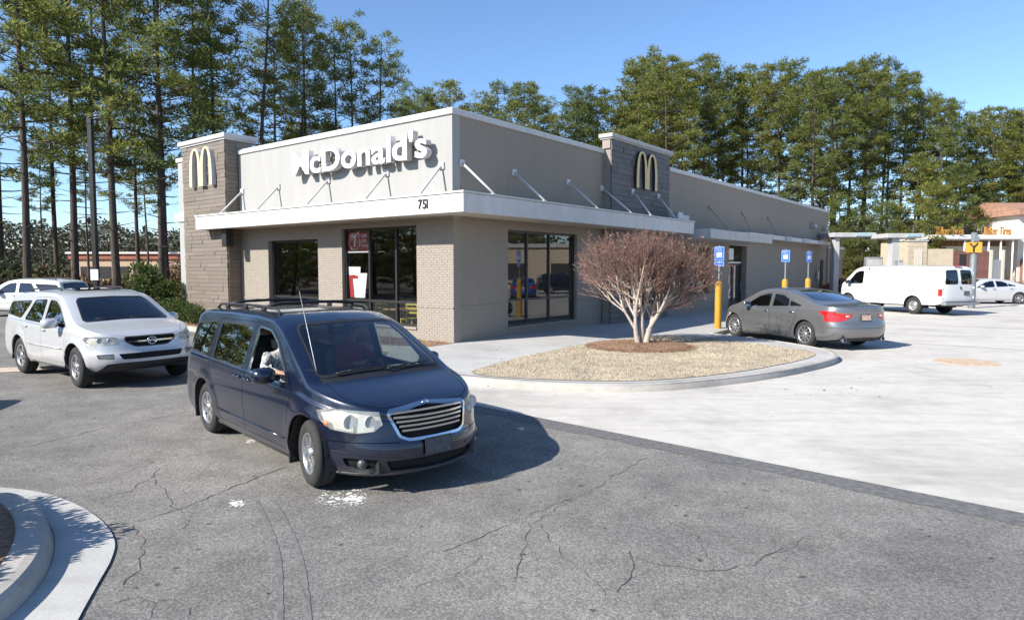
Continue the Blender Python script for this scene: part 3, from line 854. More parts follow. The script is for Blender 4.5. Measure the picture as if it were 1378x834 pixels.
def arches(parent, mats, w, h, depth, xdir, out, base):
    """two tall rounded arches as a bent band with real depth"""
    xd = Vector(xdir); od = Vector(out); zd = Vector((0, 0, 1)); base = Vector(base)
    def half(c, r_out, r_in):
        pts_o = []; pts_i = []
        n = 22
        for i in range(n + 1):
            a = pi - pi * i / n
            co, si = cos(a), sin(a)
            pts_o.append((c + r_out * (abs(co) ** .80) * (1 if co > 0 else -1), h * (abs(si) ** .62) if si > 1e-6 else 0))
            pts_i.append((c + r_in * (abs(co) ** .80) * (1 if co > 0 else -1), (h * .945) * (abs(si) ** .60) if si > 1e-6 else 0))
        return pts_o, pts_i
    mb = MB()
    r = w / 4 + .02
    for c in (w/4, 3*w/4):
        po, pi_ = half(c, r, r - w*.122)
        n = len(po); vs = []
        for dd in (0, depth):
            for q in po + pi_: vs.append(base + xd*q[0] + zd*q[1] + od*dd)
        fs = []; mi = []
        for i in range(n - 1):
            fs.append((2*n+i, 2*n+i+1, 2*n+n+i+1, 2*n+n+i)); mi.append(0)
            fs.append((i, i+1, 2*n+i+1, 2*n+i)); mi.append(1)
            fs.append((n+i, n+i+1, 3*n+i+1, 3*n+i)); mi.append(1)
            fs.append((i, n+i, n+i+1, i+1)); mi.append(1)
        for e in (0, n-1): fs.append((e, n+e, 3*n+e, 2*n+e)); mi.append(1)
        b = len(mb.v)
        for f, m in zip(fs, mi): mb.f.append([q + b for q in f]); mb.m.append(m); mb.sm.append(False)
        mb.v += [tuple(v) for v in vs]
        od_off = .002; base = base + od * od_off
    me = mb.mesh('arch_band', mats)
    bm = bmesh.new(); bm.from_mesh(me); bmesh.ops.recalc_face_normals(bm, faces=bm.faces[:]); bm.to_mesh(me); bm.free()
    return new_obj('arch_band', me, parent)
a1 = thing('arches_emblem', 'pale double arch emblem on the brown tiled tower left of the front wall', 'emblem', tuple(BO), PHI)
arches(a1, [M_sign_pale, M_sign_side], 1.62, 1.42, .16, (0, -1, 0), (-1, 0, 0), (-.52, 12.98, 5.22))
a2 = thing('arches_emblem', 'golden double arch emblem on the slate tiled tower over the side canopy', 'emblem', tuple(BO), PHI)
arches(a2, [M_sign_gold, M_frame], 1.72, 1.40, .09, (1, 0, 0), (0, -1, 0), (9.72, -.37, 5.22))
# ================================================================== vehicles
G_car = glass('car_glass', (0.62, 0.68, 0.64), 2.2)
G_tint = glass('tinted_glass', (0.045, 0.05, 0.055), 2.2)
G_lens = glass('lamp_lens', (0.93, 0.93, 0.91), 1.2)
def hazy_lens():
    m = glass('hazy_lens', (0.9, 0.9, 0.87), 1.3); nt = m.node_tree; out = nt.nodes['Material Output']; src = out.inputs[0].links[0].from_socket
    df = N(nt, 'ShaderNodeBsdfDiffuse'); df.inputs[0].default_value = (.60, .585, .53, 1); n = noise_tex(nt, 9, 4, .6)
    ms = N(nt, 'ShaderNodeMixShader'); mr = N(nt, 'ShaderNodeMapRange'); mr.inputs[1].default_value = .3; mr.inputs[2].default_value = .7; mr.inputs[3].default_value = .14; mr.inputs[4].default_value = .40
    nt.links.new(n.outputs[0], mr.inputs[0]); nt.links.new(mr.outputs[0], ms.inputs[0]); nt.links.new(src, ms.inputs[1]); nt.links.new(df.outputs[0], ms.inputs[2]); nt.links.new(ms.outputs[0], out.inputs[0]); return m
G_hazy = hazy_lens()
M_blue_paint = paint('midnight_blue_paint', (0.0035, 0.0070, 0.0235), 0.25, 0.3, 0.035)
M_silver_white = paint('pearl_white_paint', (0.53, 0.535, 0.54), 0.25, 0.35, 0.05)
M_grey_paint = paint('warm_grey_paint', (0.235, 0.235, 0.236), 0.7, 0.38, 0.07)
M_white_paint = paint('white_paint', (0.72, 0.72, 0.70), 0.0, 0.4, 0.05)
M_orange_paint = paint('rust_paint', (0.36, 0.13, 0.05), 0.3, 0.4, 0.08)
M_navy_paint = paint('bright_blue_paint', (0.02, 0.07, 0.30), 0.4, 0.4, 0.05)
M_silver_paint = paint('silver_paint', (0.50, 0.505, 0.51), 0.7, 0.35, 0.05)
M_chrome = simple('chrome', (0.62, 0.63, 0.65), 0.14, 1.0, var=0.06)
M_alloy = simple('alloy', (0.50, 0.50, 0.50), 0.32, 0.85, var=0.12, scale=12)
M_rubber = simple('rubber', (0.026, 0.025, 0.024), 0.85, var=0.35, scale=9, bmp=0.2)
M_trimblack = simple('dark_trim', (0.016, 0.016, 0.017), 0.55, var=0.2)
M_seam = simple('panel_gap', (0.004, 0.004, 0.005), 0.8, var=0.1)
M_redlens = simple('red_lens', (0.50, 0.012, 0.012), 0.2, 0.0, var=0.15, coat=1.0, scale=14)
M_amber = simple('amber_lens', (0.65, 0.16, 0.03), 0.25, var=0.1, coat=1.0)
M_reflector = simple('lamp_reflector', (0.74, 0.725, 0.67), 0.3, 0.15, var=0.12, scale=25)
M_plate = simple('plate', (0.40, 0.41, 0.41), 0.5, var=0.35, scale=30)
M_seatgrey = simple('seat_fabric', (0.24, 0.235, 0.215), 0.9, var=0.15, scale=20)
M_dash = simple('dashboard', (0.22, 0.235, 0.21), 0.7, var=0.1)
M_cream_trim = simple('cabin_trim', (0.26, 0.255, 0.235), 0.8, var=0.1)

def lerp_tab(tab, x):
    if x <= tab[0][0]: return tab[0][1]
    for (a, va), (b, vb) in zip(tab, tab[1:]):
        if x <= b: return va + (vb - va) * (x - a) / (b - a)
    return tab[-1][1]
def smooth_tab(tab, r=0.05):
    tab = sorted(tab)
    def f(x): return sum(lerp_tab(tab, x + r * o) for o in (-1, -.66, -.33, 0, .33, .66, 1)) / 7
    return f
def catmull(P, n):
    """sample an open polyline of (y,z) control points with a centripetal-ish Catmull-Rom"""
    out = []; L = len(P)
    for i in range(L - 1):
        p0 = P[max(i-1, 0)]; p1 = P[i]; p2 = P[i+1]; p3 = P[min(i+2, L-1)]
        for k in range(n[i]):
            t = k / n[i]
            q = []
            for c in (0, 1):
                a = p1[c] + 0.5*t*((p2[c]-p0[c]) + t*(2*p0[c]-5*p1[c]+4*p2[c]-p3[c] + t*(3*(p1[c]-p2[c])+p3[c]-p0[c])))
                lo, hi = min(p1[c], p2[c]), max(p1[c], p2[c]); q.append(min(max(a, lo - .004), hi + .004))
            out.append(tuple(q))
    out.append(tuple(P[-1])); return out

class Body:
    """left half of a car skin (y >= 0) as a dense sheet, cut along panel outlines and sorted into parts"""
    def __init__(s, sp):
        s.sp = sp
        zt = smooth_tab(sp['top'], sp.get('tr', .05)); ze = smooth_tab(sp['edge'], .08)
        xf, xr, W = sp['xf'], sp['xr'], sp['W']
        df, dr = sp.get('df', .75), sp.get('dr', .4); pf, pr_ = sp.get('pf', 2.4), sp.get('pr', 3.0)
        NF, NR = 20, 18
        out = []
        for k in range(NR + 1):
            t = pi/2 * (1 - k/NR); out.append((xr + dr - dr*sin(t)**(2/pr_), W*max(0.0, cos(t))**(2/pr_) if k else 0.0))
        n = int((xf - df - xr - dr) / .07)
        for k in range(1, n): out.append((xr + dr + (xf - df - xr - dr)*k/n, W))
        for k in range(NF + 1):
            t = pi/2 * k/NF; out.append((xf - df + df*sin(t)**(2/pf), W*cos(t)**(2/pf) if k < NF else 0.0))
        taper = sp.get('taper', .03); xm = (xf + xr)/2; hl = (xf - xr)/2
        out = [(x, y * (1 - taper*abs((x - xm)/hl)**2.2)) for x, y in out]
        s.outl = out
        wz = smooth_tab(sp['wz'], .03); fx = smooth_tab(sp['fx'], .03); rx = smooth_tab(sp['rx'], .03)
        zb = smooth_tab(sp['bot'], .1)
        LV = [0, .05, .12, .2, .29, .38, .47, .55, .63, .71, .79, .86, .92, .97, 1.0]
        bow = smooth_tab(sp['bow'], .2); tb = sp['tumble']
        rows = []
        NS = [2, 7, 4, 2, 6]
        ax = sp['axles']; ra = sp['arch']; zw = sp['rw']
        for (x, y) in out:
            row = []
            e = ze(x); b = zb(x)
            fw = max(0.0, min(1.0, (x - (xf - df*1.3)) / (df*.8))); fw = fw*fw*(3-2*fw)
            rw = max(0.0, min(1.0, ((xr + dr*1.5) - x) / (dr*1.2))); rw = rw*rw*(3-2*rw)
            for t in LV:
                z = b + (e - b)*t
                yy = y * wz(z); xx = x + fx(z)*fw + rx(z)*rw
                if y > .7*W:
                    for a in ax:
                        d = sqrt((x-a)**2 + (z-zw)**2)
                        yy += sp.get('flare', .022) * math.exp(-((d - ra - .015)/.055)**2) * (1 if d > ra - .08 else 0.6)
                row.append(Vector((xx, yy, z)))
            E = row[-1]
            def sect(H, ye, zE):
                H = max(H, .012)
                k = min(1.0, ye / .45)
                s1 = zE + min(.035, .18*H); zc = zE + H*.79; zd = zE + H*.925
                B = (ye - .018*k, s1); C = (B[0] - tb*(zc - s1)*k, zc); D = (C[0] - (.045 + .3*tb*(zd-zc))*k, zd)
                F = (D[0]*.72, zE + H*.978)
                return catmull([(ye, zE), B, C, D, F, (0.0, zE + H)], NS)
            H0 = zt(x) - e
            base = sect(H0, E.y, e)
            fwz = fx(e)*fw; rwz = rx(e)*rw
            for i, (py, pz) in enumerate(base[1:], 1):
                xe = x - bow(x) * (1 - (py/max(E.y, .05))**2) if E.y > .05 else x - bow(x)
                z2 = sect(zt(xe) - e, E.y, e)[i][1]
                row.append(Vector((x + fwz + rwz, max(0.0, py), z2)))
            rows.append(row)
        bm = bmesh.new(); s.bm = bm
        V = [[bm.verts.new(p) for p in row] for row in rows]
        s.L = len(rows[0])
        for a, b_ in zip(V, V[1:]):
            for j in range(s.L - 1):
                q = [a[j], b_[j], b_[j+1], a[j+1]]
                try: bm.faces.new(q)
                except ValueError: pass
        bmesh.ops.remove_doubles(bm, verts=bm.verts, dist=.0006)
        bm.normal_update()
        bm.verts.ensure_lookup_table()
        s.bvh = BVHTree.FromBMesh(bm)
        s.nl = bm.verts.layers.float_vector.new('nrm')
        for f in bm.faces: f.smooth = True
        # outward orientation
        fsum = sum((f.normal.y * f.calc_area() for f in bm.faces))
        if fsum < 0: bmesh.ops.reverse_faces(bm, faces=bm.faces[:]); bm.normal_update()
        for v in bm.verts:
            nv = v.normal.copy()
            if v.co.y < .002: nv.y = 0; v.co.y = 0.0
            if nv.length > 1e-6: nv.normalize()
            v[s.nl] = nv
        s.tags = ['body']
    def tid(s, name):
        if name not in s.tags: s.tags.append(name)
        return s.tags.index(name)
    def cut(s, poly, axis, name, sel, only=None):
        """axis: 'y' poly in (x,z); 'x' poly in (y,z); 'z' poly in (x,y)"""
        ia, ib = {'y': (0, 2), 'x': (1, 2), 'z': (0, 1)}[axis]; ic = 3 - ia - ib
        lo = [min(p[i] for p in poly) - .002 for i in (0, 1)]; hi = [max(p[i] for p in poly) + .002 for i in (0, 1)]
        okt = None if only is None else {s.tid(n) for n in only}
        bm = s.bm; nl = s.nl
        fs = []
        for f in bm.faces:
            if okt is not None and f.material_index not in okt: continue
            a0 = min(v.co[ia] for v in f.verts); a1 = max(v.co[ia] for v in f.verts)
            if a1 < lo[0] or a0 > hi[0]: continue
            b0 = min(v.co[ib] for v in f.verts); b1 = max(v.co[ib] for v in f.verts)
            if b1 < lo[1] or b0 > hi[1]: continue
            c = f.calc_center_median()
            nv = f.normal
            if sel(c, nv): fs.append(f)
        n = len(poly)
        for i in range(n):
            p, q = poly[i], poly[(i+1) % n]
            d = (q[0]-p[0], q[1]-p[1])
            if abs(d[0]) + abs(d[1]) < 1e-6: continue
            co = Vector((0, 0, 0)); no = Vector((0, 0, 0))
            co[ia], co[ib] = p; no[ia], no[ib] = -d[1], d[0]
            elo = (min(p[0], q[0]) - .001, min(p[1], q[1]) - .001); ehi = (max(p[0], q[0]) + .001, max(p[1], q[1]) + .001)
            sub = []
            rest = []
            for f in fs:
                aa = [v.co[ia] for v in f.verts]; bb = [v.co[ib] for v in f.verts]
                if max(aa) < elo[0] or min(aa) > ehi[0] or max(bb) < elo[1] or min(bb) > ehi[1]: rest.append(f)
                else: sub.append(f)
            if not sub: continue
            vs = set(); es = set()
            for f in sub: vs.update(f.verts); es.update(f.edges)
            r = bmesh.ops.bisect_plane(bm, geom=list(vs) + list(es) + sub, dist=1e-5, plane_co=co, plane_no=no.normalized())
            new = set(g for g in r['geom'] if isinstance(g, bmesh.types.BMFace))
            new |= set(f for f in sub if f.is_valid)
            fs = [f for f in rest if f.is_valid] + list(new - set(rest))
        t = s.tid(name)
        for f in fs:
            if not f.is_valid: continue
            c = f.calc_center_median()
            if inside(poly, c[ia], c[ib]): f.material_index = t
    def hole(s, *a, **k): s.cut(*a, **k)
    def door(s, name, poly, gap=.008, sel=None, axis='y', only=None, gapname='panel_gap'):
        sel = sel or (lambda c, n: n.y > .25)
        pl = [Vector(p) for p in poly]
        ar = sum(a.x*b.y - b.x*a.y for a, b in zip(pl, pl[1:] + pl[:1]))
        inn = offset_poly(pl, gap if ar > 0 else -gap)
        s.cut(poly, axis, gapname, sel, only); s.cut([tuple(p) for p in inn], axis, name, sel, [gapname])
    def ring(s, name, inner_name, poly, w, sel, axis='y', only=None):
        pl = [Vector(p) for p in poly]
        ar = sum(a.x*b.y - b.x*a.y for a, b in zip(pl, pl[1:] + pl[:1]))
        outp = offset_poly(pl, -w if ar > 0 else w)
        s.cut([tuple(p) for p in outp], axis, name, sel, only); s.cut(poly, axis, inner_name, sel, [name])
    def mesh(s, names, mat, depth=.02, off=0.0, side=0, mname=None):
        """faces carrying these tags as one mesh; side 0 both halves, +1 left, -1 right"""
        ids = {s.tags.index(n) for n in names if n in s.tags}
        V = []; NRM = []; F = []; cache = {}
        nl = s.nl
        fl = [f for f in s.bm.faces if f.material_index in ids]
        if not fl: return None
        bnd = {}
        for f in fl:
            vv = list(f.verts)
            for a, b in zip(vv, vv[1:] + vv[:1]):
                k = (a.index, b.index) if False else frozenset((a, b))
                bnd.setdefault(k, []).append((a, b))
        for sg in ((1, -1) if side == 0 else (side,)):
            for f in fl:
                idx = []
                for v in f.verts:
                    key = (v, 0 if v.co.y < 1e-5 else sg)
                    if key not in cache:
                        nv = v[nl]; p = v.co + nv * off
                        cache[key] = len(V); V.append((p.x, p.y*sg, p.z)); NRM.append((nv.x, nv.y*sg, nv.z))
                    idx.append(cache[key])
                F.append(idx if sg > 0 else idx[::-1])
            if depth:
                for k, l in bnd.items():
                    if len(l) != 1: continue
                    a, b = l[0]
                    if a.co.y < 1e-5 and b.co.y < 1e-5: continue
                    na, nb = a[nl], b[nl]
                    pa, pb = a.co + na*off, b.co + nb*off
                    qa, qb = pa - na*depth, pb - nb*depth
                    fn = (pb - pa).cross(qa - pa)
                    if fn.length > 1e-9: fn.normalize()
                    fn = -fn
                    i0 = len(V)
                    for p in (pa, pb, qb, qa): V.append((p.x, p.y*sg, p.z)); NRM.append((fn.x, fn.y*sg, fn.z))
                    q = [i0+1, i0, i0+3, i0+2]
                    F.append(q if sg > 0 else q[::-1])
        me = bpy.data.meshes.new(mname or names[0]); me.from_pydata(V, [], F); me.materials.append(mat)
        me.polygons.foreach_set('use_smooth', [True]*len(F)); me.update()
        me.normals_split_custom_set_from_vertices(NRM)
        return me
    def part(s, names, oname, mat, parent, **k):
        if isinstance(names, str): names = [names]
        me = s.mesh(names, mat, mname=oname, **k)
        return new_obj(oname, me, parent) if me else None
    def sx(s, y, z, front=True):
        o = Vector((s.sp['xf'] + 1 if front else s.sp['xr'] - 1, abs(y), z)); d = Vector((-1 if front else 1, 0, 0))
        h = s.bvh.ray_cast(o, d); return h[0].x if h[0] else (s.sp['xf'] if front else s.sp['xr'])
    def sy(s, x, z):
        h = s.bvh.ray_cast(Vector((x, 3, z)), Vector((0, -1, 0))); return h[0].y if h[0] else s.sp['W']
    def sz(s, x, y):
        h = s.bvh.ray_cast(Vector((x, abs(y), 4)), Vector((0, 0, -1))); return h[0].z if h[0] else 1.0

def circle(cx, cz, r, n=28, a0=0, a1=2*pi):
    return [(cx + r*cos(a0 + (a1-a0)*i/n), cz + r*sin(a0 + (a1-a0)*i/n)) for i in range(n)]
def rpoly(poly, r, n=4):
    """rounded corners"""
    out = []; L = len(poly)
    for i in range(L):
        a, b, c = Vector(poly[i-1]), Vector(poly[i]), Vector(poly[(i+1) % L])
        u = (a - b); v = (c - b); rr = min(r, u.length*.45, v.length*.45)
        p, q = b + u.normalized()*rr, b + v.normalized()*rr
        for k in range(n + 1):
            t = k / n; out.append(tuple((1-t)**2*p + 2*t*(1-t)*b + t*t*q))
    return out

def wheel_meshes(r, w, rim_r, spokes, style, key, cap=False):
    t = MB()
    tw = w/2
    prof = [(rim_r-.004, -tw+.02), (rim_r+.018, -tw+.004), (rim_r + (r-rim_r)*.5, -tw-.004), (r-.028, -tw+.012), (r-.008, -tw+.032),
            (r, -tw+.06), (r-.004, -.045), (r-.012, -.043), (r-.012, -.036), (r-.002, -.034), (r, 0), (r-.002, .034), (r-.012, .036), (r-.012, .043), (r-.004, .045), (r, tw-.06),
            (r-.008, tw-.032), (r-.028, tw-.012), (r - (r-rim_r)*.5, tw+.004), (rim_r+.018, tw-.004), (rim_r-.004, tw-.02)]
    t.lathe(prof, 40, 'y')
    tm = t.mesh(key + '_tyre', M_rubber)
    b = MB()
    # outer face towards +y
    y = tw - .018
    b.lathe([(rim_r+.002, y), (rim_r-.004, y+.008), (rim_r-.02, y+.004), (rim_r-.028, y-.02), (rim_r-.035, y-.10), (rim_r-.04, -tw+.03)], 40, 'y')
    hub = .062
    yc = y - .012
    if style == 'spoke':
        for i in range(spokes):
            a = 2*pi*i/spokes
            ca, sa = cos(a), sin(a)
            ww0, ww1 = .026, (.020 if spokes > 8 else .034)
            pts = []
            for (rad, hw, yy) in ((hub*.8, ww0, yc), ((hub+rim_r)*.5, (ww0+ww1)*.45, yc + .004), (rim_r-.022, ww1, yc+.002)):
                for sg in (-1, 1):
                    for dy in (0, -.03):
                        hh = hw if dy == 0 else hw*1.15
                        pts.append((ca*rad - sa*sg*hh, yy + dy, sa*rad + ca*sg*hh))
            fs = []
            for k in (0, 1):
                o = k*4
                fs += [(o, o+2, o+6, o+4), (o+1, o, o+4, o+5), (o+2, o+3, o+7, o+6)]
            b.add(pts, [f[::-1] for f in fs])
    else:
        b.lathe([(rim_r-.022, y-.002), (rim_r*.82, y-.028), (rim_r*.62, y-.03), (rim_r*.5, y-.004), (rim_r*.34, y+.004), (.0, y+.006)], 36, 'y')
        for i in range(8):
            a = 2*pi*i/8; b.sphere((cos(a)*rim_r*.38, y+.006, sin(a)*rim_r*.38), .014, 6)
    b.lathe([(hub, yc-.004), (hub*.92, yc+.012), (hub*.5, yc+.018), (0, yc+.019)], 20, 'y')
    for i in range(5):
        a = 2*pi*(i+.5)/5; b.sphere((cos(a)*hub*1.25, yc-.004, sin(a)*hub*1.25), .011, 6)
    rm = b.mesh(key + '_rim', M_alloy)
    d = MB(); d.lathe([(0, y-.075), (rim_r*.8, y-.075), (rim_r*.8, y-.09), (0, y-.09)], 28, 'y')
    d.lathe([(0, y-.12), (rim_r-.04, y-.125)], 28, 'y')
    dm = d.mesh(key + '_brake', M_trimblack if style != 'x' else M_steel)
    return tm, rm, dm
def put_wheels(car, sp, key, spokes=7, style='spoke', steer=0.0):
    tm, rm, dm = wheel_meshes(sp['rw'], sp['tw'], sp['rim'], spokes, style, key)
    for a in sp['axles']:
        for sg in (1, -1):
            wroot = new_obj('wheel', None, car, (a, sg * (sp['track']), sp['rw']))
            st = steer if a > 0 else 0.0
            wroot.rotation_euler = (0, 0, st + (0 if sg > 0 else pi))
            spin = R.uniform(0, 6)
            for nm, me in (('tyre', tm), ('rim', rm), ('brake_disc', dm)):
                o = new_obj(nm, me, wroot); o.rotation_euler = (0, spin, 0)
def underbody(B, car, sp):
    xf, xr, W = sp['xf'], sp['xr'], sp['W']; mb = MB(); zb = sp.get('floor', .24)
    mb.box((xr + .30, -W*.62, zb), (xf - .35, W*.62, zb + .16))
    a0, a1 = sp['axles'][1] + sp['arch'] + .03, sp['axles'][0] - sp['arch'] - .03
    mb.box((a0, -W*.93, zb), (a1, W*.93, zb + .12))
    mb.box((xr + .12, -W*.7, zb + .04), (xr + .35, W*.7, zb + .25)); mb.box((xf - .45, -W*.6, zb + .02), (xf - .16, W*.6, zb + .25))
    for a in sp['axles']:   # wheel housings
        for sg in (1, -1):
            n = 16; r = sp['arch'] + .012; vs = []; fs = []
            for i in range(n + 1):
                t = pi * i/n + 0.0
                for yy in (W*.58, B.sy(a, sp['rw'] + sp['arch'] + .02) - .03):
                    vs.append((a + r*cos(t), sg*yy, sp['rw'] - .10 + (r+.10)*sin(t) if True else 0))
            for i in range(n): fs.append((2*i, 2*i+1, 2*i+3, 2*i+2))
            b0 = len(vs); vs += [(a + r*cos(pi*i/n), sg*W*.58, sp['rw'] - .10 + (r+.10)*sin(pi*i/n)) for i in range(n+1)]
            fs.append(tuple(range(b0, b0 + n + 1)))
            mb.add(vs, fs)
    return mb.build('underbody', M_trimblack, car)
def seat(parent, x, y, z, name='seat', w=.5, mat=None):
    mb = MB()
    mb.bbox((x-.25, y-w/2, z), (x+.27, y+w/2, z+.15), .05)
    M = Matrix.Translation((x-.23, y, z+.12)) @ Matrix.Rotation(radians(-14), 4, 'Y')
    mb.M = M; mb.bbox((-.07, -w/2+.02, 0), (.07, w/2-.02, .56), .045); mb.bbox((-.05, -.13, .60), (.05, .13, .78), .04); mb.tube([(0, -.06, .52), (0, -.06, .64)], .008, 5); mb.tube([(0, .06, .52), (0, .06, .64)], .008, 5); mb.M = None
    return mb.build(name, mat or M_seatgrey, parent)
def mirror(car, x, y, z, mat, sg, s=1.0):
    mb = MB()
    n = 10; rows = []
    sec = [(-.085, .72), (-.075, .93), (-.03, 1.0), (.03, .92), (.075, .6), (.09, .2)]
    vs = []; fs = []
    for (dx, sc) in sec:
        for k in range(16):
            a = 2*pi*k/16; c, q = cos(a), sin(a)
            vs.append((x + dx*s, sg*(y + .13*s) + s*.125*sc*(abs(c)**.6)*(1 if c > 0 else -1), z + s*.085*sc*(abs(q)**.7)*(1 if q > 0 else -1)))
    for i in range(len(sec)-1):
        for k in range(16): fs.append((i*16+k, i*16+(k+1) % 16, (i+1)*16+(k+1) % 16, (i+1)*16+k))
    fs.append(tuple(range(80, 96)))
    if sg < 0: pass
    mb.add(vs, fs, 0, True)
    mb.tube([(x - .01, sg*(y - .03), z - .04), (x, sg*(y + .06), z - .02)], [.035, .03], 8, 1)
    me = mb.mesh('mirror', [mat, M_trimblack])
    bm = bmesh.new(); bm.from_mesh(me); bmesh.ops.recalc_face_normals(bm, faces=bm.faces[:]); bm.to_mesh(me); bm.free()
    o = new_obj('mirror', me, car)
    g = MB(); g.add([(x-.0855*s, sg*(y+.13*s)+s*.105*c, z+s*.066*q) for c, q in ((-1,-.8),(-.8,-1),(.8,-1),(1,-.8),(1,.8),(.8,1),(-.8,1),(-1,.8))], [tuple(range(8))])
    g.build('mirror_glass', M_chrome, o)
    return o
def handle(B, door, x, z, sg, mat, l=.2):
    mb = MB(); y = B.sy(x, z)
    mb.tube([(x-l/2, sg*(y-.005), z), (x-l/2+.03, sg*(y+.028), z+.004), (x+l/2-.03, sg*(y+.028), z+.004), (x+l/2, sg*(y-.005), z)], [.012, .014, .014, .012], 8)
    return mb.build('handle', mat, door)
def bar_x(B, y0, y1, z0, z1, hh, dep, off, mb, front=True, n=14, mi=0):
    """bar across the nose or tail that follows the skin"""
    vs = []; fs = []
    for i in range(n + 1):
        t = i/n; y = y0 + (y1-y0)*t; z = z0 + (z1-z0)*t if not callable(z1) else z1(t)
        x = B.sx(y, z, front); d = 1 if front else -1
        for dx, dz in ((off, hh/2), (off, -hh/2), (off - dep, -hh/2), (off - dep, hh/2)): vs.append((x + d*dx, y, z + dz))
    for i in range(n):
        for k in range(4): fs.append((i*4+k, i*4+(k+1) % 4, i*4+4+(k+1) % 4, i*4+4+k))
    fs += [(0, 1, 2, 3), (n*4+3, n*4+2, n*4+1, n*4)]
    mb.add(vs, fs, mi)
    return mb
def curve_bar(pts, hw, mb, n=6, mi=0):
    mb.tube(pts, hw, n, mi); return mb
def plate_obj(car, name, x, y, z, w, h, dirx, tilt=0.0, mat=None):
    mb = MB(); mb.M = Matrix.Translation((x, y, z)) @ Matrix.Rotation(tilt, 4, 'Y')
    mb.bbox((-.006, -w/2, -h/2), (.006, w/2, h/2), .004, 1); d = .0075 if dirx > 0 else -.0075
    mb.box((d - .0005, -w/2+.012, -h/2+.012), (d + .0005, w/2-.012, h/2-.012), 0); mb.M = None
    return mb.build(name, [mat or M_plate, M_trimblack], car)
def lamp_bowl(B, car, parent, y, z, r, sg, front=True, inset=.05):
    x = B.sx(y, z, front) - inset if front else B.sx(y, z, front) + inset
    mb = MB(); mb.lathe([(r, -.012), (r*.93, .0), (r*.85, -.006), (r*.5, -.016), (0.0, -.018)], 18, 'x', (x, sg*y, z)); mb.sphere((x-.012, sg*y, z), r*.24, 8)
    return mb.build('lamp_bowl', M_reflector, parent)
side_sel = lambda c, n: n.y > .28 and c.y > .35
front_sel = lambda x0: (lambda c, n: n.x > .12 and c.x > x0)
rear_sel = lambda x0: (lambda c, n: n.x < -.12 and c.x < x0)
top_sel = lambda c, n: n.z > .3

def cut_arches(B, sp):
    for a in sp['axles']: B.cut(circle(a, sp['rw'], sp['arch'], 40), 'y', 'arch', lambda c, n: c.y > .4*sp['W'])

def side_window(B, door, name, gt, rt, sg, glass_m, trim_m):
    o = B.part([rt], 'window_trim', trim_m, door, side=sg, off=.003, depth=.02)
    if name: B.part([gt], name, glass_m, door, side=sg, off=-.006, depth=0)

# ------------------------------------------------------------------ minivan
MV = dict(xf=2.50, xr=-2.62, W=.985, df=.95, dr=.34, pf=2.3, pr=3.0, taper=.035, tumble=.30, arch=.415, rw=.345, tw=.225, rim=.215, track=.835, axles=(1.54, -1.54), floor=.22,
    top=[(-2.62,.98),(-2.56,1.12),(-2.43,1.52),(-2.32,1.63),(-2.0,1.70),(-1.0,1.735),(-.2,1.735),(.25,1.705),(.52,1.61),(1.38,1.12),(1.52,1.06),(1.9,.99),(2.2,.915),(2.38,.85),(2.5,.77)],
    edge=[(-2.62,.92),(-2.3,1.03),(0,.985),(1.2,.95),(1.9,.87),(2.3,.785),(2.5,.71)],
    bot=[(-2.62,.30),(-2.2,.24),(-1,.20),(1,.20),(2.0,.21),(2.5,.20)],
    wz=[(.18,.90),(.26,.95),(.40,.985),(.48,.978),(.60,.993),(.75,1.0),(.88,.985),(1.05,.955)],
    fx=[(.18,-.13),(.26,-.03),(.36,0),(.50,-.005),(.56,-.04),(.65,-.06),(.8,-.10),(.92,-.15)],
    rx=[(.2,.14),(.35,.02),(.6,.0),(.66,.05),(1.0,.08)],
    bow=[(-2.7,-.03),(-2.2,-.05),(-1,0),(0,.04),(.6,.15),(1.4,.17),(1.9,.1),(2.4,0)], flare=.022)
M_foglens = simple('fog_lens', (.13, .13, .13), .25, .2, var=.3, scale=20)
M_airdam = simple('grey_lip', (.10, .10, .105), .5, var=.25)
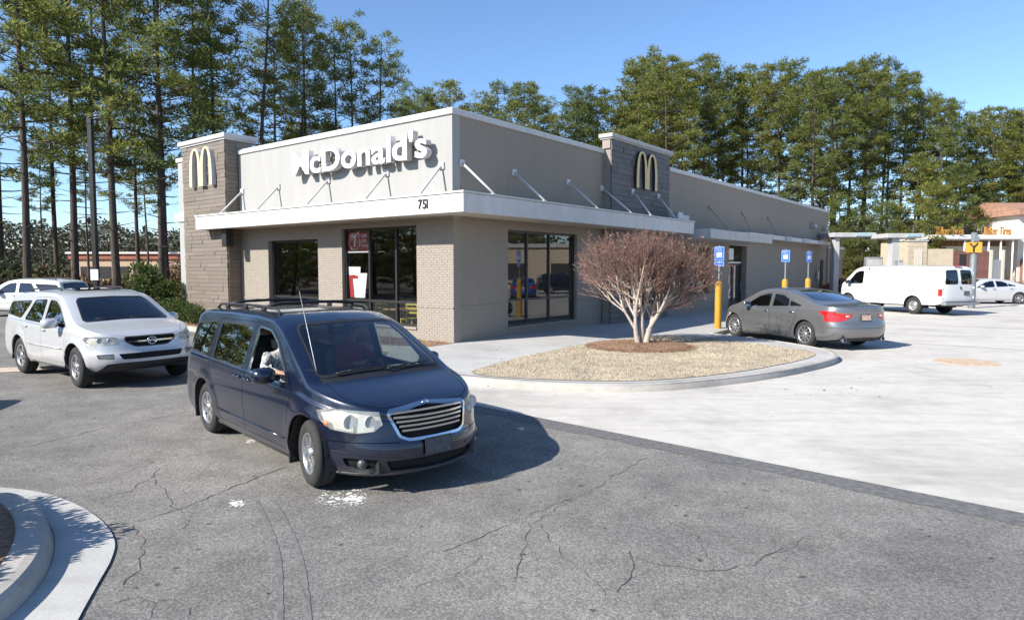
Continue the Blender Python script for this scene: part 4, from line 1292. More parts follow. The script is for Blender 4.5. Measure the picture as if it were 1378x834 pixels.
def make_minivan():
    sp = MV; B = Body(sp)
    car = thing('minivan', 'dark blue minivan with roof rails and chrome grille standing on the asphalt in front', 'minivan')
    cut_arches(B, sp)
    fd = [(-.12,.30),(1.03,.30),(1.10,.60),(1.19,.955),(.60,1.435),(.36,1.55),(-.10,1.595)]
    sd = [(-.99,.30),(-.135,.30),(-.115,1.595),(-1.36,1.575),(-1.42,1.0),(-1.26,.80),(-1.08,.58)]
    B.door('front_door', fd, .008, side_sel, only=['body']); B.door('sliding_door', sd, .008, side_sel, only=['body'])
    w1 = rpoly([(-.025,1.04),(1.045,1.005),(.57,1.395),(.33,1.51),(-.02,1.535)], .05)
    w2 = rpoly([(-1.29,1.05),(-.215,1.045),(-.20,1.53),(-1.265,1.52)], .06)
    w3 = rpoly([(-2.36,1.10),(-1.47,1.06),(-1.45,1.52),(-2.20,1.46)], .06)
    B.ring('w1_trim', 'w1', w1, .02, side_sel, only=['front_door']); B.ring('w2_trim', 'w2', w2, .02, side_sel, only=['sliding_door']); B.ring('w3_trim', 'w3', w3, .018, side_sel, only=['body'])
    fs = front_sel(1.6)
    B.ring('grille_frame', 'grille_back', rpoly([(-.1,.565),(.30,.568),(.375,.60),(.455,.815),(-.1,.855)], .02), .028, fs, 'x', ['body'])
    B.cut([(.525,.715),(.60,.655),(.74,.635),(.885,.665),(.93,.74),(.935,.835),(.86,.865),(.54,.838)], 'x', 'headlight', front_sel(1.45), ['body'])
    B.cut([(-.1,.255),(.47,.255),(.53,.365),(-.1,.375)], 'x', 'lower_grille', fs, ['body'])
    B.cut(rpoly([(.56,.28),(.80,.305),(.84,.40),(.58,.385)], .03), 'x', 'fog_pocket', fs, ['body'])
    B.cut([(-.1,.205),(.95,.205),(.95,.235),(-.1,.243)], 'x', 'air_dam', fs, ['body'])
    B.cut([(.40,.535),(.99,.552),(.99,.560),(.40,.543)], 'x', 'panel_gap', front_sel(1.3), ['body'])
    wsel = lambda c, n: n.x > .15 and .2 < c.x < 1.75 and c.z > .98
    ws = rpoly([(-.1,1.155),(.70,1.115),(.745,1.125),(.625,1.535),(.565,1.585),(-.1,1.605)], .03)
    B.ring('windshield_seal', 'windshield', ws, .022, wsel, 'x', ['body'])
    B.cut([(-.1,1.075),(.76,1.05),(.76,1.11),(-.1,1.13)], 'x', 'cowl', wsel, ['body'])
    B.door('hood', [(1.50,-.1),(1.47,.60),(1.42,.735),(1.9,.745),(2.12,.66),(2.245,.50),(2.29,-.1)], .008, lambda c, n: n.z > .3 and c.x > 1.2, 'z', ['body'])
    B.cut([(-2.66,.84),(-2.45,.85),(-2.40,1.0),(-2.46,1.16),(-2.66,1.14)], 'y', 'tail_lamp', lambda c, n: c.x < -2.2 and c.y > .5, ['body'])
    B.ring('rear_seal', 'rear_window', rpoly([(-.1,1.14),(.72,1.12),(.64,1.50),(-.1,1.54)], .05), .02, rear_sel(-2.2), 'x', ['body'])
    P = lambda t, n, m, **k: B.part(t, n, m, car, **k)
    pm = M_blue_paint
    P('body', 'body', pm); P('panel_gap', 'panel_gap', M_seam, off=-.012, depth=0)
    P('hood', 'hood', pm)
    P('grille_back', 'grille_back', M_dark, off=-.035, depth=0)
    gf = P('grille_frame', 'grille_frame', M_chrome, off=.012, depth=.04)
    mb = MB()
    for k in range(1, 6):
        z = .60 + .043*k; yw = .335 + .022*k
        bar_x(B, -yw, yw, z, z, .021, .03, .0, mb)
    mb.build('grille_bar', M_chrome, car)
    for sg in (1, -1):
        mb = MB(); bar_x(B, .40, .905, .415, .455, .016, .03, .012, mb, n=10)
        mb.v = [(p[0], p[1]*sg, p[2]) for p in mb.v]; mb.f = [f if sg > 0 else f[::-1] for f in mb.f]; mb.build('bumper_crease', pm, car)
    x = B.sx(0, .865) + .012; mb = MB(); mb.lathe([(0, .012), (.045, .010), (.05, 0), (.0, -.01)], 24, 'x', (x, 0, .850)); em = mb.build('emblem', M_chrome, car)
    for sg in (-1, 1):
        mb = MB(); mb.bbox((x-.016, sg*.045, .842), (x+.002, sg*.17, .856), .004); mb.build('emblem_wing', M_chrome, em)
    for sg in (1, -1):
        hl = P('headlight', 'headlight', G_hazy, side=sg, off=.004, depth=0)
        B.part('headlight', 'lamp_reflector', M_reflector, hl, side=sg, off=-.05, depth=0)
        lamp_bowl(B, car, hl, .62, .745, .062, sg, inset=.004); lamp_bowl(B, car, hl, .765, .745, .072, sg, inset=.004)
        mb = MB(); xx = B.sx(.90, .70)
        mb.sphere((xx - .035, sg*.895, .71), (.05, .022, .035), 8); mb.build('turn_signal', M_amber, hl)
        fp = P('fog_pocket', 'fog_lamp_pocket', M_dark, side=sg, off=-.03, depth=0)
        mb = MB(); xx = B.sx(.69, .34); mb.lathe([(0, .0), (.04, -.002), (.05, -.02), (.05, -.05)], 16, 'x', (xx - .005, sg*.69, .34)); mb.build('fog_lamp', M_foglens, car)
        P('tail_lamp', 'tail_lamp', M_redlens, side=sg, off=.004, depth=.03)
        d = P('front_door', 'front_door', pm, side=sg); side_window(B, d, 'window' if sg > 0 else None, 'w1', 'w1_trim', sg, G_car, M_chrome)
        handle(B, d, .02, .93, sg, pm)
        d2 = P('sliding_door', 'sliding_door', pm, side=sg); side_window(B, d2, 'window', 'w2', 'w2_trim', sg, G_tint, M_trimblack)
        handle(B, d2, -.30, .93, sg, pm)
        mb = MB(); y = B.sy(-1.0, .60)
        mb.tube([(1.02, sg*(B.sy(1.0,.42)+.004), .42), (.4, sg*(B.sy(.4,.42)+.006), .42), (-.4, sg*(B.sy(-.4,.42)+.006), .42), (-1.05, sg*(B.sy(-1.05,.42)+.004), .42)], .010, 6)
        mb.build('side_moulding', pm, car)
        side_window(B, car, 'quarter_window', 'w3', 'w3_trim', sg, G_tint, M_trimblack)
        mirror(car, .83, .955, 1.08, pm, sg, 1.05)
        # roof rail: rail and feet
        rr = MB(); pts = [(x, sg*.60, B.sz(x, .60) + .055) for x in (.05, -.4, -.9, -1.4, -1.85)]
        rr.tube([(.16, sg*.60, B.sz(.16, .60))] + pts + [(-1.98, sg*.60, B.sz(-1.98, .60))], .017, 8)
        rl = rr.build('roof_rail', M_trimblack, car)
        for x in (-.35, -.95, -1.6): ft = MB(); ft.bbox((x-.05, sg*.60-.02, B.sz(x, .60)-.005), (x+.05, sg*.60+.02, B.sz(x, .60)+.05), .012); ft.build('rail_foot', M_trimblack, rl)
        for a in sp['axles']:
            mf = MB(); mf.bbox((a - sp['arch'] - .025, sg*.70, .16), (a - sp['arch'] + .0, sg*.955, .42), .006); mf.build('mud_flap', M_trimblack, car)
    for x in (-.25, -1.45):
        cb = MB(); zz = B.sz(x, .60) + .075; cb.tube([(x, -.61, zz-.015), (x, -.45, zz+.012), (x, 0, zz+.022), (x, .45, zz+.012), (x, .61, zz-.015)], .02, 8); cb.build('cross_bar', M_trimblack, car)
    P('lower_grille', 'lower_grille', M_dark, off=-.03, depth=0); P('air_dam', 'air_dam', M_airdam, off=.006, depth=.02)
    P('cowl', 'cowl', M_trimblack, off=-.004, depth=0); P('windshield_seal', 'windshield_seal', M_trimblack, off=.002, depth=.015)
    P('windshield', 'windshield', G_car, off=-.003, depth=0)
    P('rear_seal', 'rear_seal', M_trimblack, off=.002, depth=.01); P('rear_window', 'rear_window', G_tint, off=-.004, depth=0)
    plate_obj(car, 'number_plate', B.sx(0, .47) + .022, 0, .47, .33, .18, 1, radians(-4), simple('dull_plate', (.075, .08, .09), .5, var=.35, scale=25))
    for (ya, yb) in ((-.58, .02), (.02, .62)):
        w = MB(); pts = []
        for k in range(7):
            t = k/6; y = ya + (yb-ya)*t; z = 1.115 + .012*sin(t*3) + .02*t; pts.append((B.sx(y, z) + .025, y, z + .012))
        w.tube(pts, [.012] + [.009]*6, 6); w.build('wiper', M_trimblack, car)
    an = MB(); zb = B.sz(1.36, .74)
    an.tube([(1.36, -.74, zb), (1.33, -.742, zb+.06), (1.02, -.76, zb+.84)], [.008, .005, .0035], 5); an.build('antenna', M_steel, car)
    underbody(B, car, sp); put_wheels(car, sp, 'minivan', 7, 'spoke', radians(-9))
    # cabin
    cab = new_obj('cabin', None, car)
    mb = MB(); mb.box((-2.3, -.85, .42), (1.15, .85, .46)); mb.build('cabin_floor', M_trimblack, cab)
    mb = MB(); mb.bbox((.86, -.80, .62), (1.42, .80, .99), .05); mb.bbox((.78, .12, .80), (1.06, .66, 1.04), .06); mb.bbox((.80, -.66, .80), (1.10, -.05, 1.015), .05); mb.build('dashboard', M_dash, cab)
    mb = MB(); mb.bbox((1.0, .16, 1.03), (1.30, .62, 1.075), .02); mb.bbox((.98, -.28, 1.02), (1.28, .10, 1.07), .02); mb.build('dash_top', simple('dash_pale', (.55, .60, .52), .7), cab)
    for sg in (1, -1): seat(cab, .10, .40*sg, .50, 'front_seat'); seat(cab, -1.0, .42*sg, .50, 'rear_seat')
    seat(cab, -1.85, 0, .55, 'bench_seat', 1.2)
    mb = MB(); M = Matrix.Translation((.62, .40, .96)) @ Matrix.Rotation(radians(-68), 4, 'Y'); mb.M = M
    pts = [(.185*cos(a), .185*sin(a), 0) for a in [2*pi*i/24 for i in range(25)]]; mb.tube(pts, .015, 8, cap=False); mb.tube([(-.17,0,0),(.17,0,0)], .014, 6); mb.lathe([(0,.02),(.06,.015),(.06,-.02)], 12); mb.tube([(0,0,0),(0,0,-.25)], .03, 8)
    mb.build('steering_wheel', M_trimblack, cab)
    mb = MB(); mb.bbox((.55, -.14, 1.47), (.57, .14, 1.53), .01); mb.build('inner_mirror', M_trimblack, cab)
    for sg in (1, -1):
        mb = MB(); mb.bbox((-.10, sg*.80, .5), (1.0, sg*.86, .98), .02); mb.bbox((-1.3, sg*.80, .5), (-.16, sg*.86, .98), .02); mb.build('door_card', M_cream_trim, cab)
    B.bm.free()
    return car

# ------------------------------------------------------------------ SUV
SV = dict(xf=2.27, xr=-2.50, W=.972, df=.70, dr=.34, pf=2.6, pr=3.2, taper=.03, tumble=.30, arch=.435, rw=.365, tw=.24, rim=.225, track=.835, axles=(1.35, -1.35), floor=.30,
    top=[(-2.5,1.02),(-2.45,1.15),(-2.30,1.47),(-2.16,1.58),(-1.8,1.645),(-.9,1.70),(-.1,1.70),(.25,1.655),(.46,1.58),(1.16,1.18),(1.30,1.125),(1.75,1.06),(2.02,1.0),(2.18,.93),(2.27,.85)],
    edge=[(-2.5,.96),(-2.2,1.10),(0,1.03),(1.1,1.0),(1.7,.945),(2.05,.88),(2.27,.78)],
    bot=[(-2.5,.40),(-2.1,.33),(-1,.29),(1,.29),(1.9,.31),(2.27,.33)],
    wz=[(.28,.91),(.36,.955),(.48,.985),(.54,.98),(.62,.993),(.82,1.0),(.95,.985),(1.1,.955)],
    fx=[(.28,-.16),(.36,-.06),(.44,0),(.60,0),(.64,-.05),(.72,-.075),(.9,-.11)],
    rx=[(.3,.14),(.42,.02),(.64,.0),(.68,.06),(1.05,.09)],
    bow=[(-2.7,-.03),(-1,0),(0,.04),(.6,.13),(1.2,.15),(1.7,.08),(2.2,0)], flare=.03)
M_fogdark = simple('fog_lamp_glass', (.16, .16, .15), .2, .3, var=.3, scale=20)
def make_suv():
    sp = SV; B = Body(sp)
    car = thing('suv', 'pearl white mid size SUV with dark sunroof and oval grille behind the blue minivan', 'suv')
    cut_arches(B, sp)
    fd = [(-.18,.40),(.83,.40),(.90,.70),(1.0,1.0),(.46,1.425),(.24,1.53),(-.15,1.57)]
    rd = [(-.88,.40),(-.195,.40),(-.165,1.57),(-.85,1.545),(-1.22,1.12),(-1.20,.98),(-1.0,.86),(-.93,.66)]
    B.door('front_door', fd, .008, side_sel, only=['body']); B.door('rear_door', rd, .008, side_sel, only=['body'])
    w1 = rpoly([(-.10,1.085),(.90,1.055),(.44,1.39),(.20,1.49),(-.08,1.51)], .05)
    w2 = rpoly([(-1.12,1.11),(-.27,1.09),(-.25,1.51),(-.82,1.485)], .06)
    w3 = rpoly([(-2.26,1.20),(-1.36,1.13),(-1.0,1.47),(-2.08,1.42)], .07)
    B.ring('w1_trim', 'w1', w1, .016, side_sel, only=['front_door']); B.ring('w2_trim', 'w2', w2, .016, side_sel, only=['rear_door']); B.ring('w3_trim', 'w3', w3, .016, side_sel, only=['body'])
    fs = front_sel(1.5)
    B.ring('grille_frame', 'grille_back', rpoly([(-.1,.745),(.28,.75),(.41,.835),(.43,.89),(-.1,.895)], .05), .02, fs, 'x', ['body'])
    B.cut(rpoly([(.52,.80),(.70,.775),(.90,.79),(.94,.86),(.92,.93),(.56,.915)], .03), 'x', 'headlight', front_sel(1.3), ['body'])
    B.cut(rpoly([(-.1,.525),(.50,.525),(.56,.625),(-.1,.635)], .03), 'x', 'lower_grille', fs, ['body'])
    B.cut(rpoly([(.62,.53),(.82,.54),(.84,.62),(.62,.625)], .02), 'x', 'fog_lamp', fs, ['body'])
    B.cut([(-.1,.31),(.80,.31),(.72,.45),(.5,.47),(-.1,.47)], 'x', 'air_dam', fs, ['body'])
    wsel = lambda c, n: n.x > .15 and .2 < c.x < 1.6 and c.z > 1.05
    B.ring('windshield_seal', 'windshield', rpoly([(-.1,1.20),(.70,1.165),(.73,1.175),(.62,1.49),(.56,1.545),(-.1,1.565)], .03), .02, wsel, 'x', ['body'])
    B.door('hood', [(1.30,-.1),(1.26,.55),(1.20,.72),(1.75,.735),(2.02,.62),(2.10,.40),(2.13,-.1)], .008, lambda c, n: n.z > .3 and c.x > 1.0, 'z', ['body'])
    B.cut(rpoly([(-.62,-.1),(-.62,.42),(.05,.42),(.10,-.1)], .05), 'z', 'sunroof', lambda c, n: n.z > .6, ['body'])
    B.cut(rpoly([(-1.9,-.1),(-1.9,.5),(-.85,.5),(-.85,-.1)], .05), 'z', 'roof_panel', lambda c, n: n.z > .6, ['body'])
    B.cut([(-2.56,.84),(-2.36,.86),(-2.30,1.02),(-2.36,1.34),(-2.56,1.36)], 'y', 'tail_lamp', lambda c, n: c.x < -2.1 and c.y > .5, ['body'])
    B.ring('rear_seal', 'rear_window', rpoly([(-.1,1.16),(.70,1.15),(.62,1.46),(-.1,1.50)], .05), .02, rear_sel(-2.0), 'x', ['body'])
    pm = M_silver_white
    P = lambda t, n, m, **k: B.part(t, n, m, car, **k)
    P('body', 'body', pm); P('panel_gap', 'panel_gap', M_seam, off=-.012, depth=0); P('hood', 'hood', pm)
    P('grille_back', 'grille_back', M_dark, off=-.03, depth=0); P('grille_frame', 'grille_frame', M_trimblack, off=.006, depth=.03)
    mb = MB(); bar_x(B, -.40, .40, .825, .825, .028, .03, .004, mb); mb.build('grille_bar', M_chrome, car)
    x = B.sx(0, .825) + .02
    mb = MB(); pts = [(x, .075*cos(a), .825 + .062*sin(a)) for a in [2*pi*i/20 for i in range(21)]]; mb.tube(pts, .010, 6, cap=False)
    mb.tube([(x, -.045, .785), (x, 0, .865), (x, .045, .785)], .009, 6); mb.tube([(x, -.03, .815), (x, .03, .815)], .007, 6); mb.build('emblem', M_chrome, car)
    P('lower_grille', 'lower_grille', M_dark, off=-.03, depth=0); P('air_dam', 'air_dam', M_trimblack, off=.002, depth=.0)
    for sg in (1, -1):
        hl = P('headlight', 'headlight', G_hazy, side=sg, off=.004, depth=0)
        B.part('headlight', 'lamp_reflector', M_reflector, hl, side=sg, off=-.05, depth=0)
        lamp_bowl(B, car, hl, .64, .855, .05, sg, inset=.005); lamp_bowl(B, car, hl, .77, .86, .055, sg, inset=.005)
        P('fog_lamp', 'fog_lamp', M_fogdark, side=sg, off=-.015, depth=0)
        P('tail_lamp', 'tail_lamp', M_redlens, side=sg, off=.004, depth=.03)
        d = P('front_door', 'front_door', pm, side=sg); side_window(B, d, 'window', 'w1', 'w1_trim', sg, G_tint, M_trimblack); handle(B, d, -.03, .955, sg, pm)
        d2 = P('rear_door', 'rear_door', pm, side=sg); side_window(B, d2, 'window', 'w2', 'w2_trim', sg, G_tint, M_trimblack); handle(B, d2, -.98, .985, sg, pm)
        side_window(B, car, 'quarter_window', 'w3', 'w3_trim', sg, G_tint, M_trimblack)
        mb = MB(); mb.tube([(.80, sg*(B.sy(.8,.66)+.005), .66), (.2, sg*(B.sy(.2,.66)+.008), .66), (-.5, sg*(B.sy(-.5,.66)+.008), .66), (-.88, sg*(B.sy(-.88,.66)+.005), .66)], .016, 6); mb.build('side_moulding', pm, car)
        mirror(car, .70, .95, 1.12, pm, sg, 1.1)
        rr = MB(); pts = [(x_, sg*.56, B.sz(x_, .56) + .045) for x_ in (-.3, -.8, -1.3, -1.75)]
        rr.tube([(-.2, sg*.56, B.sz(-.2, .56))] + pts + [(-1.85, sg*.56, B.sz(-1.85, .56))], .016, 8); rr.build('roof_rail', M_trimblack, car)
    P('windshield_seal', 'windshield_seal', M_trimblack, off=.002, depth=.015); P('windshield', 'windshield', G_tint, off=-.003, depth=0)
    P('sunroof', 'sunroof', G_tint, off=-.003, depth=.012); P('roof_panel', 'roof_panel', pm, off=.001, depth=.01)
    P('rear_seal', 'rear_seal', M_trimblack, off=.002, depth=.01); P('rear_window', 'rear_window', G_tint, off=-.004, depth=0)
    mb = MB(); mb.bbox((-.55, -.40, 1.70), (.0, .40, 1.712), .004); mb.build('sunroof_visor', G_tint, car)
    for (ya, yb) in ((-.55, .02), (.02, .60)):
        w = MB(); pts = [(B.sx(ya+(yb-ya)*t, 1.19) + .018, ya+(yb-ya)*t, 1.20) for t in (0, .33, .66, 1)]; w.tube(pts, .009, 6); w.build('wiper', M_trimblack, car)
    underbody(B, car, sp); put_wheels(car, sp, 'suv', 5, 'spoke', radians(-4))
    cab = new_obj('cabin', None, car)
    mb = MB(); mb.box((-2.2, -.8, .5), (1.0, .8, .54)); mb.bbox((.75, -.78, .7), (1.2, .78, 1.06), .05); mb.build('dashboard', M_dash, cab)
    for sg in (1, -1): seat(cab, .02, .38*sg, .58, 'front_seat')
    seat(cab, -.95, 0, .60, 'rear_seat', 1.3)
    B.bm.free()
    return car

# ------------------------------------------------------------------ sedan
SD = dict(xf=2.34, xr=-2.50, W=.925, df=.85, dr=.50, pf=2.3, pr=2.6, taper=.04, tumble=.40, arch=.372, rw=.332, tw=.225, rim=.228, track=.80, axles=(1.4, -1.4), floor=.20,
    top=[(-2.5,1.0),(-2.44,1.055),(-2.2,1.075),(-1.85,1.09),(-1.62,1.13),(-.85,1.375),(-.5,1.44),(-.1,1.47),(.2,1.465),(.45,1.41),(1.22,1.02),(1.36,.975),(1.8,.89),(2.1,.79),(2.34,.64)],
    edge=[(-2.5,.93),(-2.2,.985),(-1.5,.975),(0,.925),(1.1,.88),(1.6,.82),(2.0,.73),(2.34,.58)],
    bot=[(-2.5,.28),(-2.1,.24),(-1,.19),(1,.18),(1.9,.19),(2.34,.19)],
    wz=[(.17,.90),(.26,.955),(.36,.985),(.5,.975),(.66,.99),(.78,1.0),(.86,.985),(.98,.955)],
    fx=[(.18,-.14),(.27,-.03),(.36,0),(.5,-.02),(.7,-.12)],
    rx=[(.2,.16),(.32,.05),(.45,.0),(.62,.01),(.7,.06),(.85,.075),(.98,.05)],
    bow=[(-2.6,.0),(-2.0,-.10),(-1.2,-.14),(-.6,-.05),(0,.04),(.6,.13),(1.3,.14),(1.8,.06),(2.3,0)], flare=.018)
def make_sedan():
    sp = SD; B = Body(sp)
    car = thing('sedan', 'warm grey four door sedan parked nose in beside the kerbed island', 'sedan')
    cut_arches(B, sp)
    fd = [(-.12,.27),(.90,.27),(.98,.55),(1.02,.85),(.98,.905),(.42,1.265),(.14,1.345),(-.08,1.36)]
    rd = [(-.86,.27),(-.135,.27),(-.095,1.36),(-.52,1.325),(-.98,1.12),(-1.16,.99),(-1.10,.80),(-.98,.58)]
    B.door('front_door', fd, .008, side_sel, only=['body']); B.door('rear_door', rd, .008, side_sel, only=['body'])
    w1 = rpoly([(-.05,.985),(.93,.93),(.42,1.215),(.13,1.295),(-.02,1.305)], .035)
    w2 = rpoly([(-.78,1.02),(-.19,.99),(-.15,1.305),(-.5,1.275),(-.74,1.175)], .035)
    w3 = rpoly([(-1.22,1.045),(-.83,1.025),(-.80,1.145)], .03)
    B.ring('w1_trim', 'w1', w1, .016, side_sel, only=['front_door']); B.ring('w2_trim', 'w2', w2, .016, side_sel, only=['rear_door']); B.ring('w3_trim', 'w3', w3, .014, side_sel, only=['body', 'rear_door', 'panel_gap'])
    wsel = lambda c, n: n.x > .12 and .1 < c.x < 1.6 and c.z > .93
    B.ring('windshield_seal', 'windshield', rpoly([(-.1,1.03),(.68,.985),(.72,1.0),(.55,1.32),(.5,1.36),(-.1,1.395)], .03), .018, wsel, 'x', ['body'])
    B.ring('rear_seal', 'rear_window', rpoly([(-1.60,-.1),(-1.55,.40),(-1.46,.60),(-1.36,.62),(-.80,.50),(-.72,.40),(-.66,-.1)], .05), .018, lambda c, n: n.z > .3 and n.y < .75 and -1.8 < c.x < -.4 and c.z > 1.03, 'z', ['body'])
    B.door('boot_lid', [(-2.56,-.1),(-2.56,.50),(-2.3,.60),(-1.75,.67),(-1.66,.60),(-1.68,-.1)], .007, lambda c, n: n.z > .35 and c.x < -1.5, 'z', ['body'])
    B.door('hood', [(1.40,-.1),(1.36,.5),(1.28,.70),(1.7,.72),(2.0,.58),(2.12,.40),(2.18,-.1)], .007, lambda c, n: n.z > .3 and c.x > 1.1, 'z', ['body'])
    tl = lambda c, n: c.x < -1.75 and c.y > .2 and n.z < .85
    B.cut([(.36,.885),(.45,.80),(.62,.725),(.80,.70),(1.0,.71),(1.0,.95),(.80,.925),(.55,.90)], 'x', 'tail_lamp', lambda c, n: c.x < -2.0 and n.x < -.08 and n.z < .85, ['body', 'panel_gap', 'boot_lid'])
    B.cut([(-2.25,.70),(-2.02,.835),(-1.82,.945),(-2.25,.955)], 'y', 'tail_lamp', lambda c, n: c.x < -1.7 and n.y > .3 and n.z < .8, ['body', 'panel_gap', 'boot_lid'])
    B.cut([(.46,.60),(.62,.56),(.9,.60),(.93,.72),(.80,.74),(.5,.66)], 'x', 'headlight', front_sel(1.4), ['body'])
    B.cut(rpoly([(-.1,.50),(.38,.50),(.42,.62),(-.1,.64)], .03), 'x', 'grille_back', front_sel(1.6), ['body'])
    B.cut(rpoly([(-.1,.24),(.55,.24),(.6,.38),(-.1,.40)], .03), 'x', 'lower_grille', front_sel(1.6), ['body'])
    B.cut([(-.1,.20),(.74,.20),(.66,.31),(-.1,.33)], 'x', 'rear_diffuser', rear_sel(-2.0), ['body'])
    B.cut([(-.1,.545),(.95,.555),(.95,.562),(-.1,.552)], 'x', 'panel_gap', rear_sel(-1.9), ['body'])
    pm = M_grey_paint
    P = lambda t, n, m, **k: B.part(t, n, m, car, **k)
    P('body', 'body', pm); P('panel_gap', 'panel_gap', M_seam, off=-.010, depth=0); P('hood', 'hood', pm); P('boot_lid', 'boot_lid', pm)
    P('grille_back', 'grille_back', M_dark, off=-.02, depth=0); P('lower_grille', 'lower_grille', M_dark, off=-.02, depth=0); P('rear_diffuser', 'rear_diffuser', M_trimblack, off=.002, depth=0)
    for sg in (1, -1):
        hl = P('headlight', 'headlight', G_lens, side=sg, off=.003, depth=0); B.part('headlight', 'lamp_reflector', M_reflector, hl, side=sg, off=-.04, depth=0)
        tlm = P('tail_lamp', 'tail_lamp', M_redlens, side=sg, off=.005, depth=.03)
        mb = MB(); bx = B.sx(.50, .845, False); mb.bbox((bx-.014, sg*.40, .82), (bx+.02, sg*.55, .86), .008); mb.build('reverse_lamp', M_reflector, tlm)
        d = P('front_door', 'front_door', pm, side=sg); side_window(B, d, 'window', 'w1', 'w1_trim', sg, G_tint, M_chrome); handle(B, d, .0, .845, sg, M_chrome)
        d2 = P('rear_door', 'rear_door', pm, side=sg); side_window(B, d2, 'window', 'w2', 'w2_trim', sg, G_tint, M_chrome); handle(B, d2, -.95, .87, sg, M_chrome)
        side_window(B, car, 'quarter_window', 'w3', 'w3_trim', sg, G_tint, M_trimblack)
        mirror(car, .72, .90, 1.0, pm, sg, .92)
        mb = MB(); mb.lathe([(.045, 0), (.05, -.004), (.05, .14), (.044, .14), (.044, 0)], 14, 'x', (-2.40, sg*.60, .27)); mb.build('exhaust_tip', M_chrome, car)
    P('windshield_seal', 'windshield_seal', M_trimblack, off=.002, depth=.012); P('windshield', 'windshield', G_tint, off=-.003, depth=0)
    P('rear_seal', 'rear_seal', M_trimblack, off=.002, depth=.012); P('rear_window', 'rear_window', G_tint, off=-.003, depth=0)
    plate_obj(car, 'number_plate', B.sx(0, .80, False) - .012, 0, .80, .31, .155, -1, radians(8), simple('peach_plate', (.52, .36, .28), .5, var=.3, scale=25))
    mb = MB(); x = B.sx(0, .945, False) - .012
    mb.tube([(x, .06*cos(a), .94 + .032*sin(a)) for a in [2*pi*i/18 for i in range(19)]], .006, 6, cap=False); mb.tube([(x, -.03, .92), (x, -.012, .94), (x, .012, .94), (x, .03, .96)], .006, 6); mb.build('emblem', M_chrome, car)
    mb = MB(); z = B.sz(-.85, 0); mb.add([(-1.0, -.012, z-.04), (-1.0, .012, z-.04), (-.80, .004, z-.012), (-.80, -.004, z-.012), (-.98, -.004, z+.04), (-.98, .004, z+.04)], [(0,3,4),(1,5,2),(4,3,2,5),(0,4,5,1)]); mb.build('roof_fin', pm, car)
    underbody(B, car, sp); put_wheels(car, sp, 'sedan', 10, 'spoke', radians(3))
    cab = new_obj('cabin', None, car)
    mb = MB(); mb.box((-1.6, -.75, .32), (1.0, .75, .36)); mb.bbox((.6, -.74, .6), (1.15, .74, .93), .05); mb.bbox((-1.62, -.66, .90), (-1.2, .66, .98), .03); mb.build('dashboard', M_dash, cab)
    for sg in (1, -1): seat(cab, .0, .37*sg, .36, 'front_seat')
    seat(cab, -.85, 0, .38, 'rear_seat', 1.25)
    B.bm.free()
    return car

# ------------------------------------------------------------------ cargo van
CV = dict(xf=2.55, xr=-3.08, W=1.01, df=.55, dr=.22, pf=2.6, pr=3.4, taper=.02, tumble=.13, arch=.44, rw=.37, tw=.235, rim=.21, track=.85, axles=(1.75, -1.75), floor=.36,
    top=[(-3.08,1.30),(-3.06,1.55),(-3.0,1.92),(-2.94,2.02),(-2.78,2.07),(-1,2.10),(1.0,2.085),(1.25,2.03),(1.42,1.94),(2.0,1.36),(2.12,1.285),(2.35,1.21),(2.48,1.12),(2.55,1.0)],
    edge=[(-3.08,1.18),(-2.85,1.25),(1.5,1.22),(2.0,1.15),(2.4,1.06),(2.55,.93)],
    bot=[(-3.08,.50),(-2.8,.44),(-1,.40),(1,.40),(2.0,.42),(2.55,.42)],
    wz=[(.38,.95),(.48,.975),(.62,.985),(.68,.978),(.80,.992),(.95,1.0),(1.1,.995),(1.3,.98)],
    fx=[(.4,-.04),(.5,0),(.7,0),(.78,-.05),(1.1,-.08)], rx=[(.4,.03),(.6,.0),(1.2,.0)],
    bow=[(-3.2,-.01),(0,0),(1.2,.06),(2.0,.12),(2.5,0)], flare=.012)
